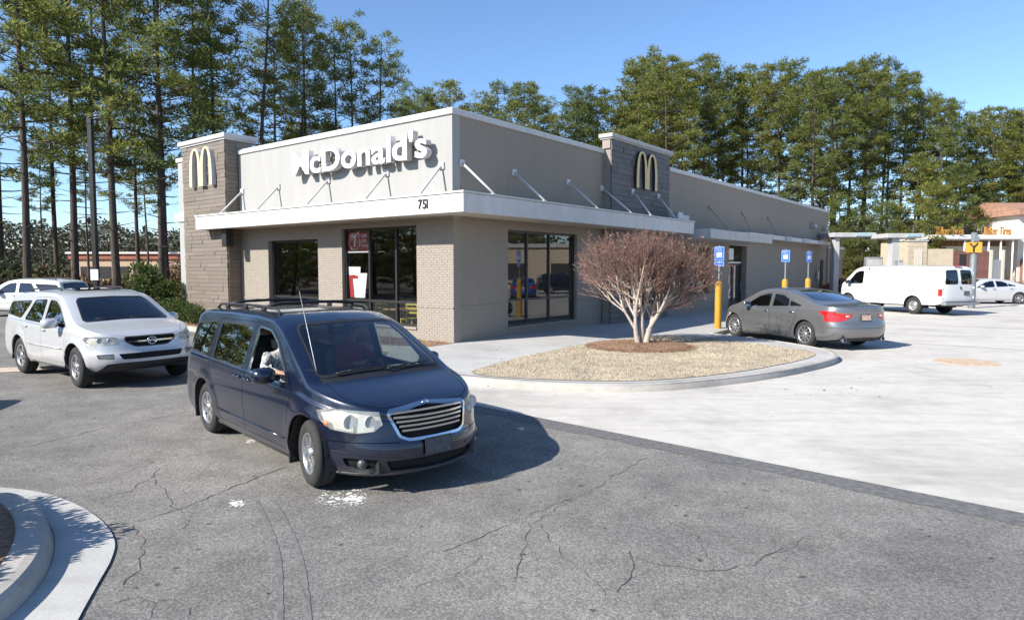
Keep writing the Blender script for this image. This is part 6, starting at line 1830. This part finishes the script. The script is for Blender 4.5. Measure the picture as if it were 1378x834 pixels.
# accessible parking signs in yellow bollards
def park_sign(u, v, label, small, face):
    b = bl(u, v, .12 if v > -3.5 else 0)
    t = thing('parking_sign', label, 'sign', tuple(b), face, 'accessible parking signs')
    mb = MB(); mb.lathe([(.0, 1.74), (.06, 1.73), (.10, 1.69), (.115, 1.62), (.115, -.1)], 20); mb.build('bollard', M_yellow, t)
    mb = MB(); mb.bbox((-.022, -.022, 1.7), (.022, .022, 2.93), .004); mb.build('post', M_steel, t)
    def plate(nm, z0, z1, w):
        mb = MB(); mb.M = None
        pl = rpoly([(-w/2, z0), (w/2, z0), (w/2, z1), (-w/2, z1)], .035, 4)
        n = len(pl); vs = [(p[0], -.030, p[1]) for p in pl] + [(p[0], -.024, p[1]) for p in pl]
        fs = [tuple(range(n)), tuple(range(2*n-1, n-1, -1))] + [(i, n+i, n+(i+1) % n, (i+1) % n) for i in range(n)]
        mb.add(vs, [f[::-1] for f in fs]); o = mb.build(nm, M_blue_sign, t)
        q = rpoly([(-w/2+.012, z0+.012), (w/2-.012, z0+.012), (w/2-.012, z1-.012), (-w/2+.012, z1-.012)], .03, 4); q2 = rpoly([(-w/2+.02, z0+.02), (w/2-.02, z0+.02), (w/2-.02, z1-.02), (-w/2+.02, z1-.02)], .028, 4)
        m = len(q); fr = MB(); fr.add([(p[0], -.0325, p[1]) for p in q] + [(p[0], -.0325, p[1]) for p in q2], [(i, m+i, m+(i+1) % m, (i+1) % m) for i in range(m)]); fr.build('sign_border', M_white, o)
        return o
    pl = plate('sign_plate', 2.42, 2.90, .32)
    sq = MB(); sq.box((-.085, -.0335, 2.53), (.085, -.0315, 2.70)); sq.build('symbol_panel', M_white, pl)
    sy = MB(); pts = [(.0 + .045*cos(a), -.035, 2.585 + .042*sin(a)) for a in [radians(d) for d in range(150, 400, 25)]]; sy.tube(pts, .006, 4); sy.tube([(-.01, -.035, 2.665), (-.005, -.035, 2.615), (.035, -.035, 2.612), (.05, -.035, 2.57)], .006, 4); sy.sphere((-.012, -.035, 2.68), .012, 6); sy.build('wheelchair_symbol', M_blue_sign, pl)
    letters('RESERVED', 'word', .048, .002, [M_white], pl, (-.115, -.0345, 2.815), (1, 0, 0), 1.0, .0, .9, (0, -1, 0))
    letters('PARKING', 'word', .048, .002, [M_white], pl, (-.10, -.0345, 2.745), (1, 0, 0), 1.0, .0, .9, (0, -1, 0))
    if small:
        p2 = plate('sub_plate', 2.24, 2.40, .32)
        letters('VAN', 'word', .055, .002, [M_white], p2, (-.06, -.0345, 2.335), (1, 0, 0), 1.0, .0, .9, (0, -1, 0)); letters('ACCESSIBLE', 'word', .04, .002, [M_white], p2, (-.12, -.0345, 2.27), (1, 0, 0), 1.0, .0, .85, (0, -1, 0))
face = radians(-14)
def face_cam(P): return atan2(P.y, P.x) - pi/2
for (px, py_, Y, lb, sm) in ((967,372,22.6,'blue reserved parking sign on a yellow bollard with extra van plate, nearest of three',True),(1056,366.5,27.2,'blue reserved parking sign on a yellow bollard, middle of three by the side wall',False),(1087,366.5,29.3,'blue reserved parking sign on a yellow bollard, farthest of three',False)):
    x = (px - 689)/898.0*Y
    rel = Vector((x, Y, 0)) - BO; u = rel.dot(Vector((cos(PHI), sin(PHI), 0))); v = rel.dot(Vector((-sin(PHI), cos(PHI), 0)))
    park_sign(u, v, lb, sm, face if not px == 1087 else radians(22))
# dark light pole with a small notice, left
Yp = 34.0; xp = col_x(130, Yp)
t = thing('light_pole', 'dark square light pole with a small white notice among the left pines', 'light pole', (xp, Yp, 0))
mb = MB(); mb.bbox((-.11, -.11, .6), (.11, .11, 9.6), .015); mb.build('pole', M_frame, t)
mb = MB(); mb.lathe([(0, .75), (.26, .75), (.30, .70), (.30, -.1)], 20); mb.build('base', M_kerb, t)
mb = MB(); mb.bbox((-.13, -.13, 9.35), (.13, .13, 9.64), .02); mb.build('pole_cap', M_black, t)
mb = MB(); mb.bbox((-.20, -.145, 1.55), (.20, -.125, 2.1), .004); mb.build('notice', M_white, t)
# pole on the right with a yellow tag sign
Yr = 36.0; pr_ = px_at(1309, 370, Yr)
t = thing('sign_pole', 'grey steel pole with an orange yellow square sign behind the white van', 'sign post', (pr_.x, Yr, 0))
zt = px_at(1309, 313, Yr).z
mb = MB(); mb.lathe([(.0, zt), (.15, zt), (.17, .4), (.17, -.1)], 20, smooth=True); mb.build('pole', simple('grey_pole', (.15, .17, .17), .5, var=.15), t)
z0, z1 = px_at(1309, 340, Yr).z, px_at(1309, 326, Yr).z
mb = MB(); mb.M = Matrix.Rotation(-atan2(pr_.x, Yr), 4, 'Z'); mb.bbox((-.36, -.215, z0), (.36, -.19, z1), .004); mb.build('sign_plate', M_yellow, t)
mb.v = []; mb.f = []; mb.m = []; mb.sm = []
zc = (z0 + z1)/2
mb.tube([(0, -.22, z0 + .05), (0, -.22, zc), (-.17, -.22, z1 - .06)], .045, 6); mb.tube([(0, -.22, zc), (.17, -.22, z1 - .06)], .045, 6); mb.build('fork_symbol', M_black, t)
mb = MB(); mb.bbox((-.16, -.20, z1 + .05), (.16, -.17, z1 + .3), .004); mb.build('top_plate', M_steel, t)
# drive-through clearance canopies
def clearance(px0, px1, pxc0, pxc1, ytop, ybot, Y, label):
    a, b = px_at(px0, ytop, Y), px_at(px1, ybot, Y); t = thing('clearance_canopy', label, 'canopy', ((a.x+b.x)/2, Y, 0))
    w = b.x - a.x
    c0, c1 = px_at(pxc0, ybot, Y).x - (a.x+b.x)/2, px_at(pxc1, ybot, Y).x - (a.x+b.x)/2
    mb = MB(); mb.bbox((c0, -.25, 0), (c1, .35, b.z), .02); mb.build('column', M_trim2, t)
    mb = MB(); mb.bbox((-w/2, -.5, b.z), (w/2, 2.4, a.z), .02); mb.build('canopy_slab', M_trim2, t)
    mb = MB(); mb.bbox((-w/2 + w*.52, -.56, b.z + .06), (w/2 - w*.12, -.502, a.z - .06), .01); mb.build('clearance_bar', simple('pale_blue_bar', (.30, .42, .46), .5), t)
clearance(1117, 1174, 1121, 1128, 313.5, 319.5, 47, 'grey drive through canopy on one column nearest the building end')
clearance(1189, 1238, 1198, 1208, 314.5, 320.5, 45, 'grey drive through canopy on a wide pale column above the white van')
# menu board boxes
for px0, px1, y0, Y, lb in ((1165, 1187, 346, 46, 'grey order box standing between the two drive through canopies'), (1207, 1214, 350, 44, 'small dark order box right of the wide canopy column')):
    a, b = px_at(px0, y0, Y), px_at(px1, y0, Y)
    t = thing('order_box', lb, 'menu board', ((a.x+b.x)/2, Y, 0)); w = (b.x-a.x)/2
    mb = MB(); mb.bbox((-w, -.15, .5), (w, .25, a.z), .03); mb.build('cabinet', M_steel, t); mb = MB(); mb.box((-w+.05, -.156, .9), (w-.05, -.152, a.z-.15)); mb.build('board_face', M_trim2, t); mb = MB(); mb.box((-.1, -.05, -.05), (.1, .15, .5)); mb.build('pedestal', M_frame, t)
# tan refuse enclosure with gate
M_tan = simple('tan_block', (.48, .40, .29), .9, var=.12, scale=3, bmp=.2); M_gate = simple('pale_gate', (.60, .54, .45), .7, var=.05)
Y = 50.0
a, b, c = px_at(1220, 325, Y), px_at(1246, 328, Y), px_at(1256, 335, Y)
t = thing('refuse_enclosure', 'tan block refuse enclosure with a pale gate behind the van', 'enclosure', (a.x, Y, 0))
mb = MB()
rh = random.Random(2); nz = 10
hz = a.z/nz
for r_ in range(nz):
    for k in range(5):
        w = (b.x - a.x)/4.5; x0 = max(0, (k - (r_ % 2)*.5)*w); x1 = min(b.x - a.x, (k + 1 - (r_ % 2)*.5)*w)
        if x1 - x0 > .05 and not (1.0 - .4 < (x0+x1)/2 < 1.6 and r_*hz < a.z*.72 and False): mb.bbox((x0 + .01, -.2 - rh.uniform(0, .012), r_*hz + .01), (x1 - .01, 0, (r_+1)*hz - .01), .01)
tag(mb.build('block_course', M_tan, t), kind='stuff')
mb = MB(); mb.box((0.02, -.19, 0), (b.x - a.x - .02, 3.5, a.z - .02)); mb.box((b.x - a.x, -.15, 0), (c.x - a.x + 1.4, 0, c.z)); mb.build('wall', M_tan, t)
mb = MB(); mb.bbox((-.06, -.26, a.z), (b.x - a.x + .06, .1, a.z + .1), .01); mb.build('coping', M_trim2, t)
g0, g1 = px_at(1228, 338, Y).x - a.x, px_at(1239, 338, Y).x - a.x
for k in range(6):
    w = (g1 - g0)/6; mb = MB(); mb.bbox((g0 + k*w + .01, -.26, .15), (g0 + (k+1)*w - .01, -.22, px_at(1230, 336, Y).z), .004); mb.build('gate_board', M_gate, t)
# brown board fence
M_brownf = simple('brown_board', (.155, .065, .05), .8, var=.2, scale=4)
Y = 56.0; a, b = px_at(1253, 338, Y), px_at(1331, 337, Y)
t = thing('board_fence', 'red brown board fence with pale posts below the long white shop canopy', 'fence', (a.x, Y, 0))
n = 26; w = (b.x - a.x)/n; bmz = MB(); bmz.bbox((.008, -.03, .1), (w - .008, 0, a.z), .006); me = bmz.mesh('board', M_brownf)
for k in range(n): new_obj('board', me, t, (k*w, RR.uniform(0, .015), RR.uniform(-.02, .02)))
mb = MB(); mb.box((0, .01, .4), (b.x-a.x, .06, .5)); mb.box((0, .01, a.z - .4), (b.x-a.x, .06, a.z - .3)); mb.build('rail', M_brownf, t)
d0, d1 = px_at(1291, 345, Y).x - a.x, px_at(1300, 345, Y).x - a.x
mb = MB(); mb.box((d0, -.05, .1), (d1, -.032, px_at(1290, 342, Y).z)); mb.build('fence_door', M_frame, t)
e0 = b.x - a.x
for k in (0.05, 1.05): mb = MB(); mb.bbox((e0 + k, -.12, 0), (e0 + k + .22, .1, a.z + .1), .01); mb.build('post', M_soffit, t)
mb = MB(); mb.box((e0 + .27, -.04, 0), (e0 + 1.05, 0, a.z*.8)); mb.build('post_panel', M_steel, t)
# long low shop with white canopy and orange roof sign
M_bright = simple('bright_stucco', (.60, .55, .49), .85, var=.05, scale=1.5); M_orange = simple('orange_letter', (.46, .22, .05), .5, var=.06); M_terra = simple('terracotta', (.34, .19, .13), .8, var=.2, scale=2)
Y = 64.0
a, b = px_at(1256, 318, Y), px_at(1362, 318, Y)
t = thing('shop', 'long low white shop with an orange roof sign and a tall stucco end block', 'shop', (a.x, Y, 0)); L_ = b.x - a.x
zt, zb_ = px_at(1300, 318, Y).z, px_at(1300, 323.5, Y).z
zw = px_at(1300, 331, Y).z
mb = MB(); mb.bbox((px_at(1256, 318, Y-3).x - a.x, -3.0, zb_), (L_ - .3, 2.5, zt), .03); mb.build('canopy_edge', M_white, t)
mb = MB(); mb.box((.6, .4, 0), (L_, 6, zw)); mb.box((-1.5, .41, 0), (.6, 6, zw - .4)); mb.build('wall', M_bright, t)
mb = MB(); mb.box((.6, .6, zw), (L_, 6, zb_)); mb.build('upper_band', simple('brown_band', (.20, .12, .075), .8, var=.2), t)  # brown band between the wall top and the canopy
for k in range(6):
    mb = MB(); x = 1.2 + k*(L_ - 2)/5; mb.tube([(x, -2.7, 0), (x, -2.7, zb_)], .07, 8); mb.build('canopy_post', M_white, t)
lt = thing('roof_sign', 'row of orange block letters standing on the white shop canopy', 'sign', (a.x, Y, 0))
for pa_, pb_ in ((1260, 1297), (1325, 1361)):
    xa_, xb_ = px_at(pa_, 318, Y-3).x - a.x, px_at(pb_, 318, Y-3).x - a.x
    tot, ob = letters('Baker Tires', 'letter', 1.0, .12, [M_orange], lt, (xa_, -2.9, zt + .02), (1, 0, 0), 1.0, .012, 1.0, (0, -1, 0)); k = (xb_ - xa_)/tot
    for o_, w_ in ob: o_.location.x = xa_ + (o_.location.x - xa_)*k; o_.scale = (k, 1, 1)
lt2 = thing('wall_lettering', 'row of small orange letters on the brown band under the shop canopy', 'lettering', (a.x, Y, 0))
letters('tires brakes', 'letter', .55, .06, [M_orange], lt2, (1.0, .53, zw + .06), (1, 0, 0), 1.6, .006, .8, (0, -1, 0))
e0 = px_at(1361, 290, Y).x - a.x; ze = px_at(1370, 291, Y).z
mb = MB(); mb.box((e0, -1.0, 0), (e0 + 9, 8, ze)); mb.build('end_block', M_bright, t)
mb = MB(); mb.bbox((e0 - .5, -1.6, ze), (e0 + 9.5, 8.5, ze + .55), .04); mb.add([(e0 - .5, -1.6, ze + .55), (e0 + 9.5, -1.6, ze + .55), (e0 + 9.5, 3.5, ze + 1.6), (e0 - .5, 3.5, ze + 1.6), (e0 + 9.5, 8.5, ze + .55), (e0 - .5, 8.5, ze + .55)], [(0,1,2,3), (3,2,4,5), (0,3,5), (1,4,2)]); mb.build('tile_roof', M_terra, t)
mb = MB(); mb.box((e0 + .3, -1.25, 0), (e0 + 8, -1.0, px_at(1370, 349, Y).z)); mb.build('brick_plinth', simple('red_brick', (.26, .12, .08), .85, var=.25, scale=9), t)
# bank of bare red earth
mb = MB(); n = 24; a = Vector((28, 62)); b = Vector((66, 74)); vs = []; fs = []
for i in range(n + 1):
    q = a.lerp(b, i/n)
    for dy, z in ((-3.2, -.05), (-1, .8 + .5*mnoise.noise(Vector((i*.4, 0, 0)))), (2, 1.3 + .5*mnoise.noise(Vector((i*.3, 4, 0)))), (8, .4)): vs.append((q.x, q.y + dy, z))
for i in range(n):
    for k in range(3): fs.append((i*4+k, i*4+4+k, i*4+5+k, i*4+1+k))
mb.add(vs, fs, 0, True); tag(mb.build('earth_bank', simple('red_earth', (.36, .16, .075), .95, var=.3, scale=.8, bmp=.4)), kind='structure')
# wide pale road apron on the far right
# low building beyond the left pines
Y = 84.0; a, b = px_at(95, 345, Y), px_at(262, 345, Y)
t = thing('far_building', 'cream building with a red band far behind the left pines', 'building', (a.x, Y, 0)); L_ = b.x - a.x
z1, z2 = px_at(100, 349, Y).z, px_at(100, 342, Y).z
mb = MB(); mb.box((0, 0, 0), (L_, 9, z1)); mb.build('wall', simple('cream_wall', (.48, .36, .26), .9, var=.1), t)
mb = MB(); mb.bbox((-.2, -.25, z1), (L_ + .2, 9.2, z2), .05); mb.build('red_band', simple('red_fascia', (.30, .11, .065), .7, var=.15, scale=1), t)
mb = MB(); mb.bbox((-.4, -.5, z2), (L_ + .4, 9.5, z2 + .25), .05); mb.build('roof_edge', M_white, t)
for k in range(6):
    w = MB(); x = 1.2 + k*(L_ - 2.4)/6; w.box((x, -.06, .8), (x + 1.6, -.002, 2.3)); w.build('window', M_frame, t)
# ---- dining furniture behind the panes
def chair_thing(u, v, rz, label):
    t = thing('dining_chair', label, 'chair', tuple(bl(u, v, .14)), PHI + rz, 'dining chairs behind the front panes')
    mb = MB(); mb.bbox((-.21, -.21, .44), (.21, .21, .48), .01); mb.build('seat', M_chair, t)
    for sx_ in (-1, 1):
        for sy_ in (-1, 1):
            m = MB(); m.bbox((sx_*.19 - .018, sy_*.19 - .018, 0), (sx_*.19 + .018, sy_*.19 + .018, .44 if sx_ > 0 else .92), .004); m.build('leg', M_chair, t)
    for z in (.60, .74, .86): m = MB(); m.bbox((-.205, -.18, z), (-.18, .18, z + .06), .004); m.build('back_rail', M_chair, t)
    return t
chair_thing(1.0, 1.75, .2, 'yellow green wooden chair behind the right pane of the big front window')
chair_thing(1.1, 2.9, -2.8, 'yellow green chair behind the middle pane of the big front window')
chair_thing(1.2, 4.2, .4, 'yellow green chair behind the left pane of the big front window')
def table_thing(u, v, label):
    t = thing('dining_table', label, 'table', tuple(bl(u, v, .14)), PHI, 'dining tables behind the front panes'); mb = MB(); mb.bbox((-.45, -.45, .72), (.45, .45, .76), .012); mb.build('table_top', M_wood, t)
    mb = MB(); mb.tube([(0, 0, .03), (0, 0, .72)], .04, 8); mb.build('leg', M_frame, t); mb = MB(); mb.lathe([(0, .04), (.26, .03), (.28, 0)], 20); mb.build('base', M_frame, t)
table_thing(1.1, 2.3, 'square dining table behind the right half of the big front window'); table_thing(1.2, 3.55, 'square dining table behind the left half of the big front window')
# red price poster and the white cup banner in the left pane
po = thing('price_poster', 'red window poster with a white circled one dollar price', 'poster', tuple(BO), PHI)
mb = MB(); mb.box((.205, 3.70, 2.66), (.213, 4.72, 3.30)); mb.build('poster_sheet', M_red, po)
mb = MB(); pts = [(.201, 4.38 + .25*cos(a), 3.0 + .25*sin(a)) for a in [2*pi*i/28 for i in range(29)]]; mb.tube(pts, .012, 4, cap=False); mb.build('circle', M_white, po)
letters('$', 'price_mark', .17, .004, [M_white], po, (.203, 4.56, 3.02), (0, -1, 0), 1, .004, 1, (-1, 0, 0)); letters('1', 'price_mark', .42, .004, [M_white], po, (.203, 4.42, 2.86), (0, -1, 0), 1, .02, 1, (-1, 0, 0))
letters('ANY', 'word', .13, .004, [M_white], po, (.203, 4.02, 3.12), (0, -1, 0), 1, .004, .8, (-1, 0, 0)); letters('SIZE', 'word', .13, .004, [M_white], po, (.203, 4.02, 2.97), (0, -1, 0), 1, .004, .75, (-1, 0, 0)); letters('DRINK', 'word', .11, .004, [M_white], po, (.203, 4.04, 2.83), (0, -1, 0), 1, .002, .7, (-1, 0, 0))
mb = MB(); mb.box((.202, 3.70, 2.66), (.2045, 4.72, 2.71)); mb.build('poster_border', M_white, po)
cb = thing('drink_banner', 'white and red window banner shaped like two paper cups', 'banner', tuple(BO), PHI)
mb = MB(); mb.prism([(4.66, 1.62), (4.17, 1.62), (4.12, 2.22), (4.70, 2.22)], .205, .212); mb.v = [(p[2], p[0], p[1]) for p in mb.v]; mb.build('cup', M_white, cb)
mb = MB(); mb.prism([(4.42, 1.25), (3.92, 1.25), (3.80, 2.02), (4.50, 2.02)], .197, .203); mb.v = [(p[2], p[0], p[1]) for p in mb.v]; mb.build('cup', M_white, cb)
mb = MB(); mb.prism([(4.62, 1.25), (4.43, 1.25), (4.52, 1.95), (4.68, 1.95)], .193, .196); mb.v = [(p[2], p[0], p[1]) for p in mb.v]; mb.build('cup_stripe', M_red, cb)
mb = MB(); mb.prism([(4.52, 1.85), (4.24, 1.85), (4.24, 1.93), (4.5, 1.97)], .191, .1945); mb.v = [(p[2], p[0], p[1]) for p in mb.v]; mb.build('cup_mark', M_red, cb)
ll = thing('pendant_lamp', 'round white pendant lamp behind the small front window', 'lamp', tuple(bl(1.8, 6.55, 0)), 0)
mb = MB(); mb.sphere((0, 0, 1.75), .17, 14); mb.build('globe', M_white, ll); mb = MB(); mb.tube([(0, 0, 1.9), (0, 0, 3.6)], .01, 5); mb.build('cord', M_black, ll)
st_ = thing('dining_stool', 'orange red upholstered stool behind the small front window', 'stool', tuple(bl(1.3, 7.3, .14)), 0)
mb = MB(); mb.lathe([(0, 1.12), (.22, 1.10), (.26, 1.0), (.24, .92), (0, .9)], 20); mb.build('seat', simple('orange_vinyl', (.55, .12, .05), .5), st_); mb = MB(); mb.tube([(0, 0, 0), (0, 0, .92)], .03, 8); mb.lathe([(0, .03), (.2, .02), (.22, 0)], 16); mb.build('stem', M_frame, st_)
# tan building across the side lot, mirrored in the side window
t = thing('tan_building', 'low tan building across the side lot mirrored in the side windows', 'building', (52, 19, 0), radians(20))
mb = MB(); mb.box((0, 0, 0), (10, 25, 4.2)); mb.build('wall', M_tan, t); mb = MB(); mb.bbox((-.3, -.3, 4.2), (10.3, 25.3, 4.6), .04); mb.build('roof_edge', M_trim2, t)
for k in range(4):
    m = MB(); m.box((-.05, 2 + k*5.4, .9), (-.002, 5 + k*5.4, 2.6)); m.build('window', M_frame, t)
# ================================================================== the two people in the minivan
M_skin = simple('skin', (0.36, 0.20, 0.135), 0.55, var=0.06, scale=12)
M_redshirt = simple('red_shirt', (0.33, 0.025, 0.03), 0.85, var=0.2, scale=14)
M_denim = simple('dark_trousers', (0.03, 0.035, 0.06), 0.9, var=0.2, scale=20)
M_hair = simple('dark_hair', (0.02, 0.014, 0.01), 0.6, var=0.3, scale=30)
M_hair2 = simple('grey_brown_hair', (0.10, 0.075, 0.055), 0.6, var=0.3, scale=30)
def pattern_mat():
    m, nt, bs = nmat('patterned_blouse')
    tc = N(nt, 'ShaderNodeTexCoord'); vo = N(nt, 'ShaderNodeTexVoronoi'); vo.inputs['Scale'].default_value = 44; nt.links.new(tc.outputs['Object'], vo.inputs['Vector'])
    n = noise_tex(nt, 40, 3, .6)
    a = mix(nt, ramp(nt, vo.outputs['Distance'], [(.36, 0.0), (.46, 1.0)]), ramp(nt, n.outputs[0], [(.47, 0.0), (.53, 1.0)]), .5, 'MIX')
    nt.links.new(ramp(nt, a, [(.42, (.025, .025, .035)), (.52, (.50, .49, .48))]), bs.inputs['Base Color']); bs.inputs['Roughness'].default_value = .9
    return m
M_blouse = pattern_mat()
def skin_body(nodes, edges, root, fn_mat, mats, name, parent, levels=2):
    """nodes: name -> (position, radius); one continuous skin over the joints"""
    keys = list(nodes); ix = {k: i for i, k in enumerate(keys)}
    me = bpy.data.meshes.new(name + '_rig'); me.from_pydata([nodes[k][0] for k in keys], [(ix[a], ix[b]) for a, b in edges], [])
    ob = bpy.data.objects.new(name + '_rig', me); COL.objects.link(ob)
    ob.modifiers.new('skin', 'SKIN'); sub = ob.modifiers.new('sub', 'SUBSURF'); sub.levels = levels; sub.render_levels = levels
    sv = me.skin_vertices[0].data
    for i, k in enumerate(keys):
        r = nodes[k][1]; r = r if hasattr(r, '__len__') else (r, r)
        sv[i].radius = r; sv[i].use_root = (k == root)
    dg = bpy.context.evaluated_depsgraph_get(); dg.update()
    out = bpy.data.meshes.new_from_object(ob.evaluated_get(dg)); bpy.data.objects.remove(ob); bpy.data.meshes.remove(me)
    out.name = name; out.materials.clear()
    for m in mats: out.materials.append(m)
    pts = [Vector(nodes[k][0]) for k in keys]; segs = [(ix[a], ix[b]) for a, b in edges]
    for p in out.polygons:
        c = p.center; best = min(range(len(pts)), key=lambda i: (pts[i] - c).length - .3*(nodes[keys[i]][1] if not hasattr(nodes[keys[i]][1], '__len__') else nodes[keys[i]][1][0]))
        p.material_index = fn_mat(keys[best], c); p.use_smooth = True
    return new_obj(name, out, parent)
def hand_nodes(nd, ed, wrist, key, palm_dir, side_dir, curl, s=1.0):
    """palm plus four unequal bent fingers and a thumb that leaves the side of the palm"""
    pd = Vector(palm_dir).normalized(); sd = Vector(side_dir).normalized(); cd = Vector(curl).normalized(); w = Vector(nodes_pos(nd, wrist))
    nd[key + 'palm'] = (tuple(w + pd*.055*s), (.036*s, .020*s)); ed.append((wrist, key + 'palm'))
    for i, (off, ln) in enumerate(((-.030, .070), (-.010, .080), (.011, .075), (.030, .058))):
        b = w + pd*.090*s + sd*off*s; m = b + (pd*.75 + cd*.5).normalized()*ln*.5*s; e = m + (pd*.35 + cd*.95).normalized()*ln*.5*s
        a = key + 'f%d' % i
        nd[a+'a'] = (tuple(b), .0100*s); nd[a+'b'] = (tuple(m), .0088*s); nd[a+'c'] = (tuple(e), .0075*s)
        ed += [(key + 'palm', a+'a'), (a+'a', a+'b'), (a+'b', a+'c')]
    b = w + pd*.035*s - sd*.038*s; m = b + (pd*.6 - sd*.7 + cd*.3).normalized()*.034*s; e = m + (pd*.8 - sd*.1 + cd*.6).normalized()*.030*s
    nd[key+'ta'] = (tuple(b), .012*s); nd[key+'tb'] = (tuple(m), .0105*s); nd[key+'tc'] = (tuple(e), .009*s)
    ed += [(key + 'palm', key+'ta'), (key+'ta', key+'tb'), (key+'tb', key+'tc')]
def nodes_pos(nd, k): return nd[k][0]
def seated(label, x, y, armL, armR, shirt, hair, hair_long, head_turn):
    """van-local seated figure; arm = (elbow, wrist, palm_dir, side_dir, curl)"""
    t = thing('person', label, 'person')
    t.location = minivan.location; t.rotation_euler = minivan.rotation_euler; t.scale = minivan.scale
    hz = .745
    nd = {'hip': ((x-.02, y, hz), (.155, .12)), 'waist': ((x-.06, y, hz+.17), (.14, .105)), 'chest': ((x-.10, y, hz+.36), (.165, .115)), 'neckb': ((x-.11, y, hz+.50), (.075, .07)),
          'neck': ((x-.095, y, hz+.56), (.052, .055)), 'jaw': ((x-.055, y, hz+.615), (.062, .066)), 'face': ((x-.055, y, hz+.68), (.074, .088)), 'crown': ((x-.075, y, hz+.76), (.070, .082)), 'top': ((x-.08, y, hz+.80), (.04, .05))}
    ed = [('hip','waist'),('waist','chest'),('chest','neckb'),('neckb','neck'),('neck','jaw'),('jaw','face'),('face','crown'),('crown','top')]
    for s, arm, k in ((1, armL, 'l'), (-1, armR, 'r')):
        nd[k+'sh'] = ((x-.10, y+s*.185, hz+.43), .062); nd[k+'el'] = (arm[0], .046); fm = Vector(arm[0]).lerp(Vector(arm[1]), .45); nd[k+'fa'] = (tuple(fm), .041); nd[k+'wr'] = (arm[1], (.030, .026))
        ed += [('chest', k+'sh'), (k+'sh', k+'el'), (k+'el', k+'fa'), (k+'fa', k+'wr')]
        hand_nodes(nd, ed, k+'wr', k, *arm[2:])
        nd[k+'th'] = ((x+.06, y+s*.10, hz), .085); nd[k+'kn'] = ((x+.44, y+s*.13, hz+.02), .062); nd[k+'ca'] = ((x+.52, y+s*.13, hz-.17), .056); nd[k+'an'] = ((x+.55, y+s*.13, hz-.25), .042); nd[k+'to'] = ((x+.72, y+s*.14, hz-.27), .035)
        ed += [('hip', k+'th'), (k+'th', k+'kn'), (k+'kn', k+'ca'), (k+'ca', k+'an'), (k+'an', k+'to')]
    def fm_(k, c):
        if k in ('neck','jaw','face','crown','top') or k[1:] in ('wr','palm') or k[1:2] in ('f','t') and k[1:3] not in ('th','to','fa') : return 0
        if k[1:] == 'fa': return 0 if shirt is M_redshirt and False else 1
        if k[1:] in ('th','kn','ca','an','to') or k == 'hip': return 2
        return 1
    skin_body(nd, ed, 'hip', fm_, [M_skin, shirt, M_denim], 'body', t)
    hx, hy, hzz = x-.055, y, hz+.69
    mb = MB(); mb.tube([(hx+.080, hy, hzz+.035), (hx+.103, hy, hzz-.005), (hx+.085, hy, hzz-.022)], [.009, .016, .012], 7); mb.build('nose', M_skin, t)
    for s in (1, -1):
        mb = MB(); mb.sphere((hx+.073, hy+s*.032, hzz+.022), .0125, 8); mb.build('eye', M_white, t); mb = MB(); mb.sphere((hx+.083, hy+s*.032, hzz+.022), .006, 6); mb.build('iris', M_black, t)
        mb = MB(); mb.sphere((hx-.01, hy+s*.082, hzz), (.020, .010, .032), 8); mb.build('ear', M_skin, t)
        mb = MB(); mb.tube([(hx+.078, hy+s*.018, hzz+.043), (hx+.072, hy+s*.05, hzz+.042)], .005, 5); mb.build('eyebrow', hair, t)
    mb = MB(); mb.tube([(hx+.078, hy-.024, hzz-.052), (hx+.088, hy, hzz-.050), (hx+.078, hy+.024, hzz-.052)], [.004, .007, .004], 6); mb.build('mouth', simple('lips', (.30, .11, .09), .5) if 'lips' not in MATS else MATS['lips'], t)
    # hair: a cap of short strand clumps over the crown
    mb = MB(); rh_ = random.Random(4)
    vs = []; fs = []; n = 20; m = 9
    for i in range(m + 1):
        th = .02 + (pi*.60 if True else 0)*i/m
        for k in range(n):
            a = 2*pi*k/n; front = max(0, cos(a)); lim = th*(1 - .42*front) if not hair_long else th*(1 - .45*front + .25*max(0, -cos(a)))
            r = 1.0 + rh_.uniform(-.03, .04)
            vs.append((hx - .02 + .103*r*sin(lim)*cos(a), hy + .094*r*sin(lim)*sin(a), hzz + .012 + .122*r*cos(lim) - (.05 if hair_long and i > m-2 and front < .2 else 0)))
    for i in range(m):
        for k in range(n): fs.append((i*n+k, (i+1)*n+k, (i+1)*n+(k+1) % n, i*n+(k+1) % n))
    mb.add(vs, fs, 0, True); mb.build('hair', hair, t)
    return t
# driver on the left seat, both hands on the wheel
seated('driver in a red shirt with both hands on the steering wheel of the blue minivan', .10, .40,
       ((.24, .66, 1.00), (.50, .56, 1.06), (.8, -.3, .15), (0, -.4, 1), (.2, -.7, -.5)), ((.26, .13, 1.00), (.50, .24, 1.06), (.8, .3, .15), (0, .4, 1), (.2, .7, -.5)), M_redshirt, M_hair, False, 0)
# passenger on the right seat, right arm resting on the open window sill
seated('passenger in a black and white patterned blouse leaning an arm on the open minivan window', .12, -.52,
       ((.22, -.30, .95), (.42, -.40, .86), (.9, -.1, -.1), (0, 1, 0), (0, 0, -1)), ((.20, -.85, 1.07), (.44, -.74, 1.03), (.9, .3, 0), (.3, -.9, 0), (0, .2, -1)), M_blouse, M_hair2, True, 0)
